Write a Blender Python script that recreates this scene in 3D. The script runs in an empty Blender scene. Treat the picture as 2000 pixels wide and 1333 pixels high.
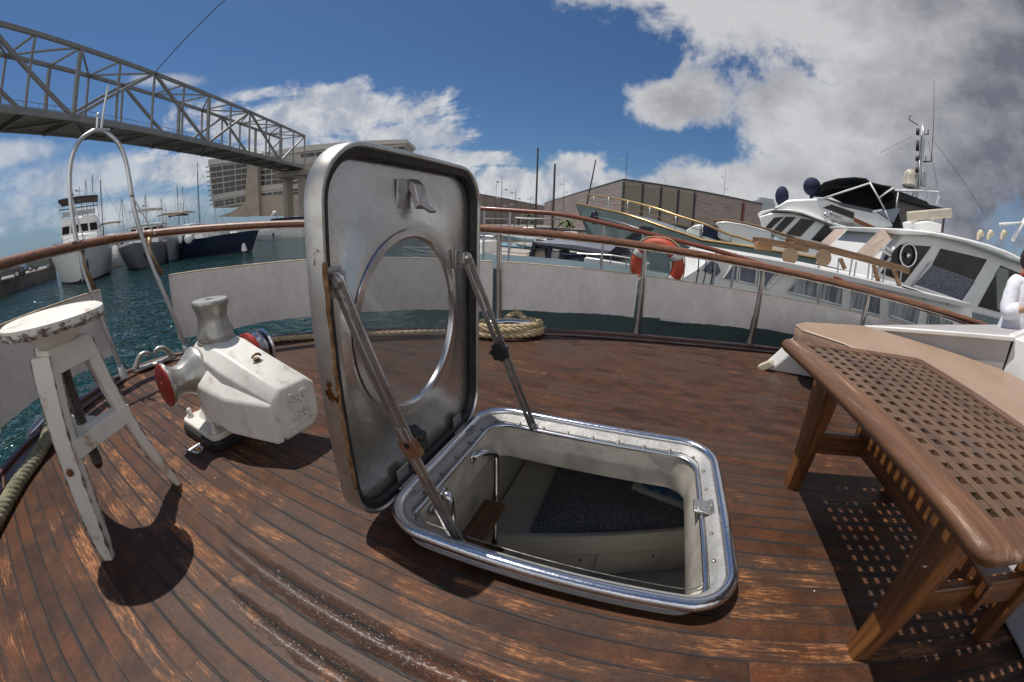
import bpy, bmesh, math, random
from mathutils import Vector, Matrix
random.seed(7)
R = math.radians
sc = bpy.context.scene
col = sc.collection

# ---------------------------------------------------------------- camera
# full-frame-filling fisheye (close to stereographic), eye 0.86 m above the foredeck.
# World: X runs aft along the deck planks, Y to the far side, Z up, deck at z = 0.
CAM_H = 0.86
F_PX, MIX = 745.0, 0.8              # focal length in pixels of a 2000 px wide frame
PITCH, ROLL, YAW = R(17.8), R(1.8), R(19.7)
def theta_of(r):
    return (1 - MIX) * 2 * math.asin(min(r / 2, 1)) + MIX * 2 * math.atan(r / 2)
_rz = Matrix.Rotation(YAW, 3, 'Z')
_f = _rz @ Vector((0, math.cos(PITCH), -math.sin(PITCH)))
_u0 = _rz @ Vector((0, math.sin(PITCH), math.cos(PITCH)))
_r0 = _rz @ Vector((1, 0, 0))
_right = _r0 * math.cos(ROLL) + _u0 * math.sin(ROLL)
_up = -_r0 * math.sin(ROLL) + _u0 * math.cos(ROLL)
EYE = Vector((0, 0, CAM_H))
cam_data = bpy.data.cameras.new('camera')
cam = bpy.data.objects.new('camera', cam_data)
col.objects.link(cam)
sc.camera = cam
m3 = Matrix((_right, _up, -_f)).transposed()
cam.matrix_world = Matrix.Translation(EYE) @ m3.to_4x4()
cam_data.type = 'PANO'
cam_data.panorama_type = 'FISHEYE_LENS_POLYNOMIAL'
cam_data.sensor_width = 22.3
cam_data.sensor_fit = 'HORIZONTAL'
cam_data.clip_start = 0.02
cam_data.clip_end = 20000
cam_data.fisheye_fov = R(200)
def _fit():                           # polynomial theta(r mm) through the lens curve
    fm = F_PX / 2000 * 22.3
    rs = [fm * 1.75 * (i + 1) / 24 for i in range(24)]
    A = [[0.0] * 5 for _ in range(4)]
    for r in rs:
        s = r / 14.0
        p = [s, s * s, s ** 3, s ** 4]
        t = theta_of(r / fm)
        for i in range(4):
            for j in range(4):
                A[i][j] += p[i] * p[j]
            A[i][4] += p[i] * t
    for i in range(4):
        k = max(range(i, 4), key=lambda q: abs(A[q][i])); A[i], A[k] = A[k], A[i]
        for j in range(4):
            if j != i:
                q = A[j][i] / A[i][i]
                A[j] = [a - q * b for a, b in zip(A[j], A[i])]
    return [A[i][4] / A[i][i] / 14.0 ** (i + 1) for i in range(4)]
K = _fit()
SGN = -1
cam_data.fisheye_polynomial_k0 = 0.0
cam_data.fisheye_polynomial_k1 = SGN * K[0]
cam_data.fisheye_polynomial_k2 = SGN * K[1]
cam_data.fisheye_polynomial_k3 = SGN * K[2]
cam_data.fisheye_polynomial_k4 = SGN * K[3]

# directions read off the photograph (survey of far things): azimuth from +Y towards +X, elevation
def ray(px, py):
    x = (px - 1000) / F_PX; y = -(py - 666.5) / F_PX
    r = math.hypot(x, y) + 1e-12; t = theta_of(r)
    return _right * (math.sin(t) * x / r) + _up * (math.sin(t) * y / r) + _f * math.cos(t)
def at(px, py, D):                    # point at horizontal distance D
    d = ray(px, py); return EYE + d * (D / math.hypot(d.x, d.y))
def gnd(px, py, z):
    d = ray(px, py); return EYE + d * ((z - CAM_H) / d.z)
def on_y(px, py, Y):
    d = ray(px, py); return EYE + d * (Y / d.y)
def on_plane(px, py, p0, n):
    d = ray(px, py); return EYE + d * ((Vector(p0) - EYE).dot(n) / d.dot(n))

# ---------------------------------------------------------------- sun and sky
SUN = Vector((-0.37, 0.05, 1.0)).normalized()
sun_el = math.asin(SUN.z)
sun_az = math.atan2(SUN.x, SUN.y)
sl = bpy.data.lights.new('sun', 'SUN'); sl.energy = 5.0; sl.angle = R(0.53); sl.color = (1, 0.95, 0.88)
so = bpy.data.objects.new('sun', sl); col.objects.link(so)
so.rotation_euler = SUN.to_track_quat('Z', 'Y').to_euler()
sc.view_settings.view_transform = 'Standard'
sc.view_settings.look = 'None'
sc.view_settings.exposure = -0.12
sc.view_settings.gamma = 1
sc.view_settings.use_curve_mapping = False
sc.cycles.max_bounces = 8
sc.cycles.transparent_max_bounces = 12
sc.cycles.sample_clamp_indirect = 6.0

world = bpy.data.worlds.new('World'); sc.world = world; world.use_nodes = True
class NT:
    """small node-graph helper"""
    def __init__(s, tree): s.t = tree; s.n = tree.nodes; s.l = tree.links
    def node(s, kind, **kw):
        o = s.n.new(kind)
        for k, v in kw.items():
            if k.startswith('i_'):
                key = k[2:]; key = int(key) if key.isdigit() else key.replace('_', ' ')
                s.put(o.inputs[key], v)
            else: setattr(o, k, v)
        return o
    def put(s, sock, v):
        if isinstance(v, bpy.types.NodeSocket): s.l.new(v, sock)
        elif isinstance(v, bpy.types.Node): s.l.new(v.outputs[0], sock)
        else:
            try: sock.default_value = v
            except Exception: sock.default_value = (*v, 1.0)
    def m(s, op, a, b=0.0, c=0.0, clamp=False):
        o = s.n.new('ShaderNodeMath'); o.operation = op; o.use_clamp = clamp
        s.put(o.inputs[0], a); s.put(o.inputs[1], b); s.put(o.inputs[2], c)
        return o.outputs[0]
    def ss(s, x, a, b):              # smoothstep
        o = s.n.new('ShaderNodeMapRange'); o.interpolation_type = 'SMOOTHSTEP'
        s.put(o.inputs[0], x); s.put(o.inputs[1], a); s.put(o.inputs[2], b)
        return o.outputs[0]
    def mix(s, f, a, b, mode='MIX'):
        o = s.n.new('ShaderNodeMix'); o.data_type = 'RGBA'; o.blend_type = mode
        s.put(o.inputs[0], f); s.put(o.inputs[6], a if not isinstance(a, tuple) else (*a[:3], 1)); s.put(o.inputs[7], b if not isinstance(b, tuple) else (*b[:3], 1))
        return o.outputs[2]
    def noise(s, vec, scale, detail=4, rough=0.55, dist=0.0):
        o = s.n.new('ShaderNodeTexNoise')
        s.put(o.inputs['Vector'], vec); s.put(o.inputs['Scale'], scale); s.put(o.inputs['Detail'], detail)
        s.put(o.inputs['Roughness'], rough); s.put(o.inputs['Distortion'], dist)
        return o.outputs[0]
    def mapv(s, vec, scale=(1, 1, 1), loc=(0, 0, 0), rot=(0, 0, 0)):
        o = s.n.new('ShaderNodeMapping'); s.put(o.inputs[0], vec)
        o.inputs['Scale'].default_value = scale; o.inputs['Location'].default_value = loc; o.inputs['Rotation'].default_value = rot
        return o.outputs[0]
def build_sky():
    g = NT(world.node_tree)
    for n in list(g.n): g.n.remove(n)
    out = g.node('ShaderNodeOutputWorld'); bg = g.node('ShaderNodeBackground')
    sky = g.node('ShaderNodeTexSky', sky_type='NISHITA', sun_disc=False, sun_elevation=sun_el, sun_rotation=sun_az,
                 air_density=1.0, dust_density=0.6, ozone_density=2.0)
    tc = g.node('ShaderNodeTexCoord'); v = tc.outputs['Generated']
    sp = g.node('ShaderNodeSeparateXYZ'); g.put(sp.inputs[0], v)
    X, Y, Z = sp.outputs
    az = g.m('MULTIPLY', g.m('ARCTAN2', X, Y), 57.2958)
    el = g.m('MULTIPLY', g.m('ARCSINE', Z), 57.2958)
    # domain with bands compressed towards the horizon
    cv = g.node('ShaderNodeCombineXYZ')
    zz = g.m('MAXIMUM', g.m('ADD', Z, 0.22), 0.05)
    g.put(cv.inputs[0], g.m('DIVIDE', X, zz)); g.put(cv.inputs[1], g.m('DIVIDE', Y, zz)); g.put(cv.inputs[2], g.m('MULTIPLY', Z, 2.0))
    warp = g.noise(v, 9.0, 4, 0.6)
    wv = g.m('MULTIPLY', g.m('SUBTRACT', warp, 0.5), 1.0)
    nbig = g.noise(v, 4.2, 10, 0.62, 0.2)
    nfine = g.noise(v, 13.0, 8, 0.62, 0.3)
    nstreak = g.noise(g.mapv(cv.outputs[0], (1.6, 2.6, 2.0), (0, 0, 0), (0, 0, R(35))), 1.5, 9, 0.66, 0.5)
    def blob(a0, e0, ra, re, power=1.0):
        dx = g.m('DIVIDE', g.m('SUBTRACT', az, a0), ra); dy = g.m('DIVIDE', g.m('SUBTRACT', el, e0), re)
        d = g.m('SQRT', g.m('ADD', g.m('MULTIPLY', dx, dx), g.m('MULTIPLY', dy, dy)))
        return g.m('SUBTRACT', 1.0, d)
    def union(lst):
        r = lst[0]
        for q in lst[1:]: r = g.m('SMOOTH_MAX', r, q, 0.25)
        return r
    # heavy cumulus over the right half
    big = union([blob(50, 26, 46, 28), blob(26, 16, 24, 11), blob(16, 6.5, 26, 6.5), blob(14, 33, 24, 10), blob(5, 17.5, 9, 4.5), blob(75, 40, 55, 40)])
    big = g.m('SUBTRACT', big, g.m('MULTIPLY', g.ss(g.m('MAXIMUM', blob(8.5, 14.5, 8, 6), blob(-3, 10.5, 6, 3.5)), -0.1, 0.9), 0.42))
    nb = g.m('ADD', g.m('MULTIPLY', g.m('SUBTRACT', nbig, 0.5), 2.1), g.m('MULTIPLY', g.m('SUBTRACT', nfine, 0.5), 1.0))
    dbig = g.ss(g.m('ADD', big, nb), -0.04, 0.42)
    # small cumulus low in the middle
    c3 = union([blob(-12, 6.5, 6.5, 4.5), blob(-20, 4.5, 8, 4), blob(-2, 3.5, 8, 3.2)])
    d3 = g.ss(g.m('ADD', c3, g.m('MULTIPLY', nb, 0.8)), 0.05, 0.35)
    # streaked fair-weather cloud to the left
    c1 = union([blob(-46, 16, 19, 4.6), blob(-56, 13.5, 13, 4.5), blob(-36, 12, 12, 3), blob(-58, 9, 20, 4), blob(-30, 9, 11, 3)])
    ns = g.m('ADD', g.m('MULTIPLY', g.m('SUBTRACT', nstreak, 0.5), 2.2), g.m('MULTIPLY', g.m('SUBTRACT', nfine, 0.5), 0.9))
    d1 = g.ss(g.m('ADD', c1, ns), 0.05, 0.55)
    c2 = union([blob(-78, 8.5, 18, 3.4), blob(-98, 6, 22, 4), blob(-72, 4, 16, 2), blob(-90, 12, 12, 1.8), blob(-68, 19.5, 6, 1.2)])
    d2 = g.m('MULTIPLY', g.ss(g.m('ADD', c2, g.m('MULTIPLY', ns, 0.55)), 0.0, 0.7), 0.75)
    # fill light for the shaded surfaces that face the viewer
    # over-bright broken cloud added low behind the viewer, unseen, as that fill
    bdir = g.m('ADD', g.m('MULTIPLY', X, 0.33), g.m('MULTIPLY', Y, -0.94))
    fill_mask = g.m('MULTIPLY', g.ss(bdir, 0.25, 0.6), g.ss(el, 48, 34))
    back = g.m('MULTIPLY', g.m('MULTIPLY', fill_mask, g.ss(nbig, 0.30, 0.48)), 0.95)
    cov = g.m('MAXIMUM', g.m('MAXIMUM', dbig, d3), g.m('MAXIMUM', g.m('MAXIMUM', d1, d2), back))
    # cloud tone: white crests, grey bellies, darker towards the right
    soft = g.noise(g.mapv(v, (1, 1, 1.5)), 4.6, 10, 0.60, 0.12)
    shade = g.m('ADD', g.m('MULTIPLY', g.m('SUBTRACT', soft, 0.5), 2.2), g.m('ADD', 0.06, g.m('MULTIPLY', g.ss(az, 14, 50), 0.78)))
    shade = g.m('ADD', shade, g.m('MULTIPLY', g.ss(dbig, 1.0, 0.4), -0.25), 0, True)
    tone = g.mix(shade, (6.6, 6.6, 6.7), (1.8, 1.85, 2.2))
    tone2 = g.mix(g.ss(nfine, 0.35, 0.65), (4.2, 4.6, 5.4), (7.2, 7.3, 7.4))
    isbig = g.ss(dbig, 0.0, 0.4)
    tone = g.mix(isbig, tone2, tone)
    tone = g.mix(fill_mask, tone, g.mix(g.ss(soft, 0.4, 0.62), (17.0, 16.6, 16.0), (9.0, 9.0, 9.2)))
    blue = g.mix(1.0, sky.outputs[0], (0.41, 0.58, 0.76), 'MULTIPLY')
    blue = g.mix(g.m('MULTIPLY', g.ss(el, 9.0, -1.0), 0.8), blue, (2.3, 3.1, 4.1))
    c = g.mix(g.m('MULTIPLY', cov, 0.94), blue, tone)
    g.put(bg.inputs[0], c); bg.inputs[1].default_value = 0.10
    g.l.new(bg.outputs[0], out.inputs[0])
build_sky()
# ---------------------------------------------------------------- materials
_mats = {}
def mat(name, base=(0.8, 0.8, 0.8), rough=0.5, metal=0.0, var=None, vscale=6.0, vamt=0.5, bump=0.0, bscale=40.0,
        stretch=(1, 1, 1), spots=None, sscale=25.0, sth=0.66, spec=0.5, trans=0.0, alpha=1.0, rvar=0.0, coat=0.0, ior=1.45):
    if name in _mats: return _mats[name]
    mt = bpy.data.materials.new(name); mt.use_nodes = True; _mats[name] = mt
    g = NT(mt.node_tree); b = g.n['Principled BSDF']
    tc = g.node('ShaderNodeTexCoord'); v = g.mapv(tc.outputs['Object'], stretch)
    n = g.noise(v, vscale, 5, 0.6, 0.3)
    c2 = var if var else tuple(x * 0.72 for x in base)
    c = g.mix(g.m('MULTIPLY', g.ss(n, 0.38, 0.68), vamt), base, c2)
    if spots:
        s = g.noise(g.mapv(tc.outputs['Object'], stretch, (3.1, 1.7, 5.2)), sscale, 6, 0.7)
        c = g.mix(g.ss(s, sth, sth + 0.05), c, spots)
    g.put(b.inputs['Base Color'], c)
    b.inputs['Metallic'].default_value = metal
    g.put(b.inputs['Roughness'], g.m('ADD', rough, g.m('MULTIPLY', g.m('SUBTRACT', n, 0.5), rvar)) if rvar else rough)
    b.inputs['Specular IOR Level'].default_value = spec
    b.inputs['IOR'].default_value = ior
    b.inputs['Transmission Weight'].default_value = trans
    b.inputs['Alpha'].default_value = alpha
    b.inputs['Coat Weight'].default_value = coat
    if bump:
        bn = g.noise(v, bscale, 4, 0.6)
        bp = g.node('ShaderNodeBump'); bp.inputs['Strength'].default_value = bump; bp.inputs['Distance'].default_value = 0.01
        g.put(bp.inputs['Height'], bn); g.l.new(bp.outputs[0], b.inputs['Normal'])
    return mt

# ---------------------------------------------------------------- mesh builder
class MB:
    def __init__(s): s.v = []; s.f = []; s.mi = []; s.cur = 0
    def add(s, vs, fs):
        o = len(s.v); s.v += [tuple(x) for x in vs]
        for f in fs: s.f.append(tuple(i + o for i in f)); s.mi.append(s.cur)
        return s
    def box(s, c, size, rot=None, M=None):
        x, y, z = [q / 2 for q in size]
        vs = [Vector((a * x, b * y, d * z)) for a in (-1, 1) for b in (-1, 1) for d in (-1, 1)]
        if rot is not None: vs = [rot @ q for q in vs]
        vs = [q + Vector(c) for q in vs]
        if M is not None: vs = [M @ q for q in vs]
        return s.add(vs, [(0, 1, 3, 2), (4, 6, 7, 5), (0, 4, 5, 1), (2, 3, 7, 6), (0, 2, 6, 4), (1, 5, 7, 3)])
    def beam(s, p, q, w, h, up=(0, 0, 1), w2=None, h2=None):
        p, q = Vector(p), Vector(q); d = (q - p).normalized(); up = Vector(up)
        a = d.cross(up)
        if a.length < 1e-4: a = d.cross(Vector((1, 0, 0)))
        a.normalize(); b = a.cross(d)
        w2 = w if w2 is None else w2; h2 = h if h2 is None else h2
        vs = []
        for P, W, H in ((p, w, h), (q, w2, h2)):
            vs += [P + a * (i * W / 2) + b * (j * H / 2) for i, j in ((-1, -1), (1, -1), (1, 1), (-1, 1))]
        return s.add(vs, [(3, 2, 1, 0), (4, 5, 6, 7), (0, 1, 5, 4), (1, 2, 6, 5), (2, 3, 7, 6), (3, 0, 4, 7)])
    def tube(s, pts, r, n=10, closed=False, caps=True):
        pts = [Vector(p) for p in pts]; k = len(pts)
        rs = r if isinstance(r, (list, tuple)) else [r] * k
        ts = []
        for i in range(k):
            a = pts[(i - 1) % k] if (closed or i > 0) else pts[i]
            b = pts[(i + 1) % k] if (closed or i < k - 1) else pts[i]
            ts.append((b - a).normalized())
        u = ts[0].orthogonal().normalized(); rings = []
        for i in range(k):
            u = (u - ts[i] * u.dot(ts[i]))
            if u.length < 1e-6: u = ts[i].orthogonal()
            u.normalize(); w = ts[i].cross(u)
            rings.append([pts[i] + (u * math.cos(2 * math.pi * j / n) + w * math.sin(2 * math.pi * j / n)) * rs[i] for j in range(n)])
        return s.loft(rings, closed, caps)
    def loft(s, rings, closed=False, caps=True, ring_closed=True):
        n = len(rings[0]); k = len(rings); vs = [p for r_ in rings for p in r_]; fs = []
        for i in range(k if closed else k - 1):
            a, b = i * n, ((i + 1) % k) * n
            for j in range(n if ring_closed else n - 1):
                j2 = (j + 1) % n; fs.append((a + j, a + j2, b + j2, b + j))
        if caps and not closed and ring_closed:
            fs.append(tuple(range(n - 1, -1, -1))); fs.append(tuple((k - 1) * n + j for j in range(n)))
        return s.add(vs, fs)
    def lathe(s, prof, p0=(0, 0, 0), axis=(0, 0, 1), n=24, caps=True):
        p0 = Vector(p0); ax = Vector(axis).normalized(); u = ax.orthogonal().normalized(); w = ax.cross(u)
        rings = [[p0 + ax * h + (u * math.cos(2 * math.pi * j / n) + w * math.sin(2 * math.pi * j / n)) * r for j in range(n)] for r, h in prof]
        return s.loft(rings, False, caps)
    def cyl(s, p, q, r, r2=None, n=16): return s.tube([p, q], [r, r if r2 is None else r2], n)
    def sphere(s, c, r, n=12, sq=(1, 1, 1)):
        k = n // 2; c = Vector(c)
        rings = [[c + Vector((r * sq[0] * math.sin(math.pi * (i + .02) / (k + .04)) * math.cos(2 * math.pi * j / n), r * sq[1] * math.sin(math.pi * (i + .02) / (k + .04)) * math.sin(2 * math.pi * j / n), r * sq[2] * math.cos(math.pi * (i + .02) / (k + .04)))) for j in range(n)] for i in range(k + 1)]
        return s.loft(rings)
    def prism(s, poly, vec):
        n = len(poly); a = [Vector(p) for p in poly]; b = [p + Vector(vec) for p in a]
        return s.add(a + b, [tuple(range(n - 1, -1, -1)), tuple(range(n, 2 * n))] + [(i, (i + 1) % n, (i + 1) % n + n, i + n) for i in range(n)])
    def build(s, name, material=None, parent=None, smooth=False, bevel=0.0, seg=2, sub=0, auto=None, origin=None):
        me = bpy.data.meshes.new(name)
        base = Vector(origin) if origin is not None else None
        pm = parent_world(parent) if parent is not None else (Matrix.Translation(base) if base is not None else Matrix.Identity(4))
        inv = pm.inverted()
        me.from_pydata([inv @ Vector(p) for p in s.v], [], s.f)
        ms = material if isinstance(material, (list, tuple)) else [material]
        for q in ms:
            if q: me.materials.append(q)
        if len(ms) > 1:
            for p, k in zip(me.polygons, s.mi): p.material_index = k
        bm = bmesh.new(); bm.from_mesh(me); bmesh.ops.recalc_face_normals(bm, faces=bm.faces); bm.to_mesh(me); bm.free()
        o = bpy.data.objects.new(name, me); col.objects.link(o)
        if parent is not None: o.parent = parent
        elif base is not None: o.location = base
        if bevel:
            md = o.modifiers.new('bevel', 'BEVEL'); md.width = bevel; md.segments = seg; md.limit_method = 'ANGLE'; md.angle_limit = R(35)
        if sub:
            md = o.modifiers.new('sub', 'SUBSURF'); md.levels = sub; md.render_levels = sub
        if smooth or bevel or sub:
            for p in me.polygons: p.use_smooth = True
            if smooth != 'all' and not sub: smooth_by_angle(me, R(auto or 40))
        return o
def smooth_by_angle(me, ang):
    bm = bmesh.new(); bm.from_mesh(me)
    for e in bm.edges:
        if len(e.link_faces) == 2 and e.calc_face_angle(0) > ang: e.smooth = False
    bm.to_mesh(me); bm.free()
def parent_world(p):
    M = Matrix.Identity(4)
    while p is not None:
        M = (Matrix.Translation(p.location) @ p.rotation_euler.to_matrix().to_4x4()) @ M
        p = p.parent
    return M
def tag(o, label=None, cat=None, group=None, kind=None):
    if label: o['label'] = label
    if cat: o['category'] = cat
    if group: o['group'] = group
    if kind: o['kind'] = kind
    return o
def empty(name, loc, label, cat, group=None, rz=0.0):
    o = bpy.data.objects.new(name, None); col.objects.link(o); o.location = loc; o.rotation_euler = (0, 0, rz)
    o.empty_display_size = 0.1
    return tag(o, label, cat, group)
def rrect(x0, x1, y0, y1, r, n=7):
    pts = []
    for cx, cy, a0 in ((x1 - r, y1 - r, 0), (x0 + r, y1 - r, 90), (x0 + r, y0 + r, 180), (x1 - r, y0 + r, 270)):
        for i in range(n + 1):
            a = R(a0 + 90 * i / n); pts.append((cx + r * math.cos(a), cy + r * math.sin(a)))
    return pts
def curve_pts(pts, n=8, closed=False):      # Catmull-Rom
    P = [Vector(p) for p in pts]; k = len(P); out = []
    for i in range(k if closed else k - 1):
        p0 = P[(i - 1) % k] if closed or i > 0 else P[i] * 2 - P[i + 1]
        p1 = P[i]; p2 = P[(i + 1) % k]
        p3 = P[(i + 2) % k] if closed or i < k - 2 else P[i + 1] * 2 - P[i]
        for j in range(n):
            t = j / n
            out.append(0.5 * ((2 * p1) + (p2 - p0) * t + (2 * p0 - 5 * p1 + 4 * p2 - p3) * t * t + (3 * p1 - p0 - 3 * p2 + p3) * t ** 3))
    if not closed: out.append(P[-1])
    return out
def rope_mesh(mb, pts, r, pitch=None, strands=3, n=6):
    """a laid rope: strands twisted round a centre line"""
    P = [Vector(p) for p in pts]; pitch = pitch or r * 6.5
    # resample
    L = [0]
    for a, b in zip(P, P[1:]): L.append(L[-1] + (b - a).length)
    step = pitch / 9; N = max(4, int(L[-1] / step)); Q = []; k = 0
    for i in range(N + 1):
        s = L[-1] * i / N
        while k < len(L) - 2 and L[k + 1] < s: k += 1
        t = (s - L[k]) / max(1e-9, L[k + 1] - L[k]); Q.append(P[k].lerp(P[k + 1], t))
    frames = []; u = None
    for i in range(N + 1):
        t = (Q[min(i + 1, N)] - Q[max(i - 1, 0)]).normalized()
        if u is None: u = t.orthogonal().normalized()
        u = (u - t * u.dot(t)).normalized(); frames.append((u, t.cross(u)))
    for k in range(strands):
        c = []
        for i in range(N + 1):
            a = 2 * math.pi * (k / strands + (L[-1] * i / N) / pitch)
            u_, w_ = frames[i]; c.append(Q[i] + (u_ * math.cos(a) + w_ * math.sin(a)) * r * 0.5)
        mb.tube(c, r * 0.56, n)
    return mb
def rusty_white(name, base=(0.62, 0.60, 0.55), chip=(0.10, 0.06, 0.04), rust=(0.28, 0.11, 0.03), amount=0.66, rough=0.45, stretch=(1, 1, 1), scale=30):
    if name in _mats: return _mats[name]
    mt = bpy.data.materials.new(name); mt.use_nodes = True; _mats[name] = mt
    g = NT(mt.node_tree); b = g.n['Principled BSDF']; tc = g.node('ShaderNodeTexCoord'); v = g.mapv(tc.outputs['Object'], stretch)
    n1 = g.noise(v, scale, 7, 0.7); n2 = g.noise(v, 7.0, 4, 0.6); n3 = g.noise(v, scale * 2.5, 4, 0.6)
    c = g.mix(g.m('MULTIPLY', g.ss(n2, 0.35, 0.7), 0.35), base, tuple(x * 0.7 for x in base))
    c = g.mix(g.m('MULTIPLY', g.ss(g.m('ADD', n2, g.m('MULTIPLY', n1, 0.4)), amount + 0.04, amount + 0.2), 0.75), c, rust)
    c = g.mix(g.ss(g.m('ADD', n1, g.m('MULTIPLY', n2, 0.25)), amount + 0.13, amount + 0.16), c, chip)
    g.put(b.inputs['Base Color'], c); b.inputs['Roughness'].default_value = rough
    bp = g.node('ShaderNodeBump'); bp.inputs['Strength'].default_value = 0.3; bp.inputs['Distance'].default_value = 0.004
    g.put(bp.inputs['Height'], g.m('ADD', n1, g.m('MULTIPLY', n3, 0.4))); g.l.new(bp.outputs[0], b.inputs['Normal'])
    return mt
def wood(name, dark, light, worn, rough=0.45, axis='Y', scale=1.0, coat=0.0, wornth=0.6):
    if name in _mats: return _mats[name]
    mt = bpy.data.materials.new(name); mt.use_nodes = True; _mats[name] = mt
    g = NT(mt.node_tree); b = g.n['Principled BSDF']; tc = g.node('ShaderNodeTexCoord')
    st = {'X': (2, 26, 26), 'Y': (26, 2, 26), 'Z': (26, 26, 2)}[axis]
    v = g.mapv(tc.outputs['Object'], tuple(q * scale for q in st))
    n1 = g.noise(v, 1.6, 7, 0.65, 0.6); n2 = g.noise(v, 5.0, 5, 0.7); n3 = g.noise(g.mapv(tc.outputs['Object'], tuple(q * scale / 9 for q in st)), 6.0, 9, 0.74, 0.4)
    c = g.mix(g.ss(n1, 0.32, 0.68), dark, light)
    c = g.mix(g.m('MULTIPLY', g.ss(n2, 0.5, 0.75), 0.5), c, tuple(q * 0.35 for q in dark))
    c = g.mix(g.m('MULTIPLY', g.ss(n3, wornth, wornth + 0.08), 0.7), c, worn)
    g.put(b.inputs['Base Color'], c); b.inputs['Coat Weight'].default_value = coat
    g.put(b.inputs['Roughness'], g.m('ADD', rough, g.m('MULTIPLY', n3, 0.2)))
    bp = g.node('ShaderNodeBump'); bp.inputs['Strength'].default_value = 0.35; bp.inputs['Distance'].default_value = 0.003
    g.put(bp.inputs['Height'], n2); g.l.new(bp.outputs[0], b.inputs['Normal'])
    return mt
M_chrome = mat('polished steel', (0.62, 0.62, 0.63), 0.22, 1.0, (0.42, 0.42, 0.44), 9, 0.5, rvar=0.2)
M_alu = mat('brushed aluminium', (0.60, 0.60, 0.60), 0.36, 1.0, (0.40, 0.40, 0.42), 14, 0.6, 0.25, 120, rvar=0.25)
M_alu_d = mat('weathered aluminium', (0.50, 0.49, 0.48), 0.42, 1.0, (0.26, 0.24, 0.22), 11, 0.8, 0.3, 90, rvar=0.3, spots=(0.22, 0.12, 0.06), sscale=22, sth=0.68)
M_cast = mat('cast aluminium', (0.46, 0.45, 0.42), 0.42, 0.75, (0.26, 0.24, 0.21), 12, 0.7, 0.08, 60, rvar=0.3)
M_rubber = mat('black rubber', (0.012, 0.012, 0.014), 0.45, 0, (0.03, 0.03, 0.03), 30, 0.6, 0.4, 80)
M_red = mat('faded red paint', (0.27, 0.022, 0.013), 0.45, 0, (0.15, 0.012, 0.009), 14, 0.6, 0.15, 50)
M_white = mat('white gelcoat', (0.72, 0.71, 0.68), 0.3, 0, (0.58, 0.57, 0.54), 5, 0.5, coat=0.2)
M_screw = mat('tarnished screw', (0.42, 0.40, 0.36), 0.4, 1.0, (0.12, 0.10, 0.08), 60, 0.8)
M_wl = rusty_white('chipped white enamel', (0.66, 0.64, 0.59), (0.20, 0.15, 0.10), (0.44, 0.36, 0.26), 0.73, 0.42, (2.6, 2.6, 1.0), scale=22)
M_stool = rusty_white('worn white paint', (0.74, 0.71, 0.64), (0.05, 0.035, 0.03), (0.34, 0.15, 0.05), 0.74, 0.5, scale=26)
M_canvas = rusty_white('dirty white canvas', (0.66, 0.635, 0.615), (0.22, 0.18, 0.16), (0.48, 0.45, 0.42), 0.80, 0.6, (3.0, 3.0, 1.6), 10)
M_teakrail = wood('varnished teak rail', (0.10, 0.035, 0.016), (0.24, 0.095, 0.04), (0.33, 0.19, 0.10), 0.35, 'X', 1.0, 0.3, 0.62)
# water (temporary)
def build_water():
    mt = bpy.data.materials.new('harbour water'); mt.use_nodes = True
    g = NT(mt.node_tree); b = g.n['Principled BSDF']; tc = g.node('ShaderNodeTexCoord'); P = tc.outputs['Object']
    n = g.noise(P, 0.05, 4, 0.6)
    c = g.mix(g.ss(n, 0.4, 0.62), (0.004, 0.026, 0.020), (0.005, 0.028, 0.028))
    g.put(b.inputs['Base Color'], c); b.inputs['Roughness'].default_value = 0.04; b.inputs['IOR'].default_value = 1.33
    w1 = g.noise(g.mapv(P, (1, 1.6, 1), rot=(0, 0, 0.6)), 1.3, 2, 0.45, 1.6); w2 = g.noise(g.mapv(P, (1.3, 1, 1)), 0.5, 2, 0.4, 0.8)
    bp = g.node('ShaderNodeBump'); bp.inputs['Strength'].default_value = 0.9; bp.inputs['Distance'].default_value = 0.28
    g.put(bp.inputs['Height'], g.m('ADD', g.m('MULTIPLY', w1, 1.0), w2)); g.l.new(bp.outputs[0], b.inputs['Normal'])
    mb = MB(); S = 6000
    mb.add([(-S, -S, WZ), (S, -S, WZ), (S, S, WZ), (-S, S, WZ)], [(0, 1, 2, 3)])
    tag(mb.build('water', mt), kind='structure')
WZ = -1.45
build_water()
# ---------------------------------------------------------------- own foredeck
YC = 0.87                                    # centre line
_far = [(-3.03, 0.87), (-3.01, 1.02), (-2.93, 1.22), (-2.77, 1.46), (-2.55, 1.76), (-2.34, 1.97), (-1.9, 2.28), (-1.45, 2.52), (-1.0, 2.72),
        (-0.6, 2.88), (-0.19, 2.98), (0.22, 3.06), (0.65, 3.13), (1.07, 3.19), (1.7, 3.26), (2.6, 3.32), (3.6, 3.36), (6.0, 3.4)]
edge_far = [(p.x, p.y) for p in curve_pts([(x, y, 0) for x, y in _far], 4)]
edge_near = [(x, 2 * YC - y) for x, y in edge_far]
def edge_y(x, off=0.0, side=1):
    for (a, b), (c, d) in zip(edge_far, edge_far[1:]):
        if a <= x <= c:
            y = b + (d - b) * (x - a) / max(1e-9, c - a) + off
            return y if side > 0 else 2 * YC - y
    return edge_far[-1][1] + off
def offset_edge(off):                       # hull outline from aft far side round the bow to aft near side
    pl = list(reversed(edge_far)) + edge_near[1:]
    out = []
    for i, (x, y) in enumerate(pl):
        a = pl[max(i - 1, 0)]; b = pl[min(i + 1, len(pl) - 1)]
        tx, ty = b[0] - a[0], b[1] - a[1]; L = math.hypot(tx, ty)
        out.append((x + ty / L * off, y - tx / L * off))
    return out
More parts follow.
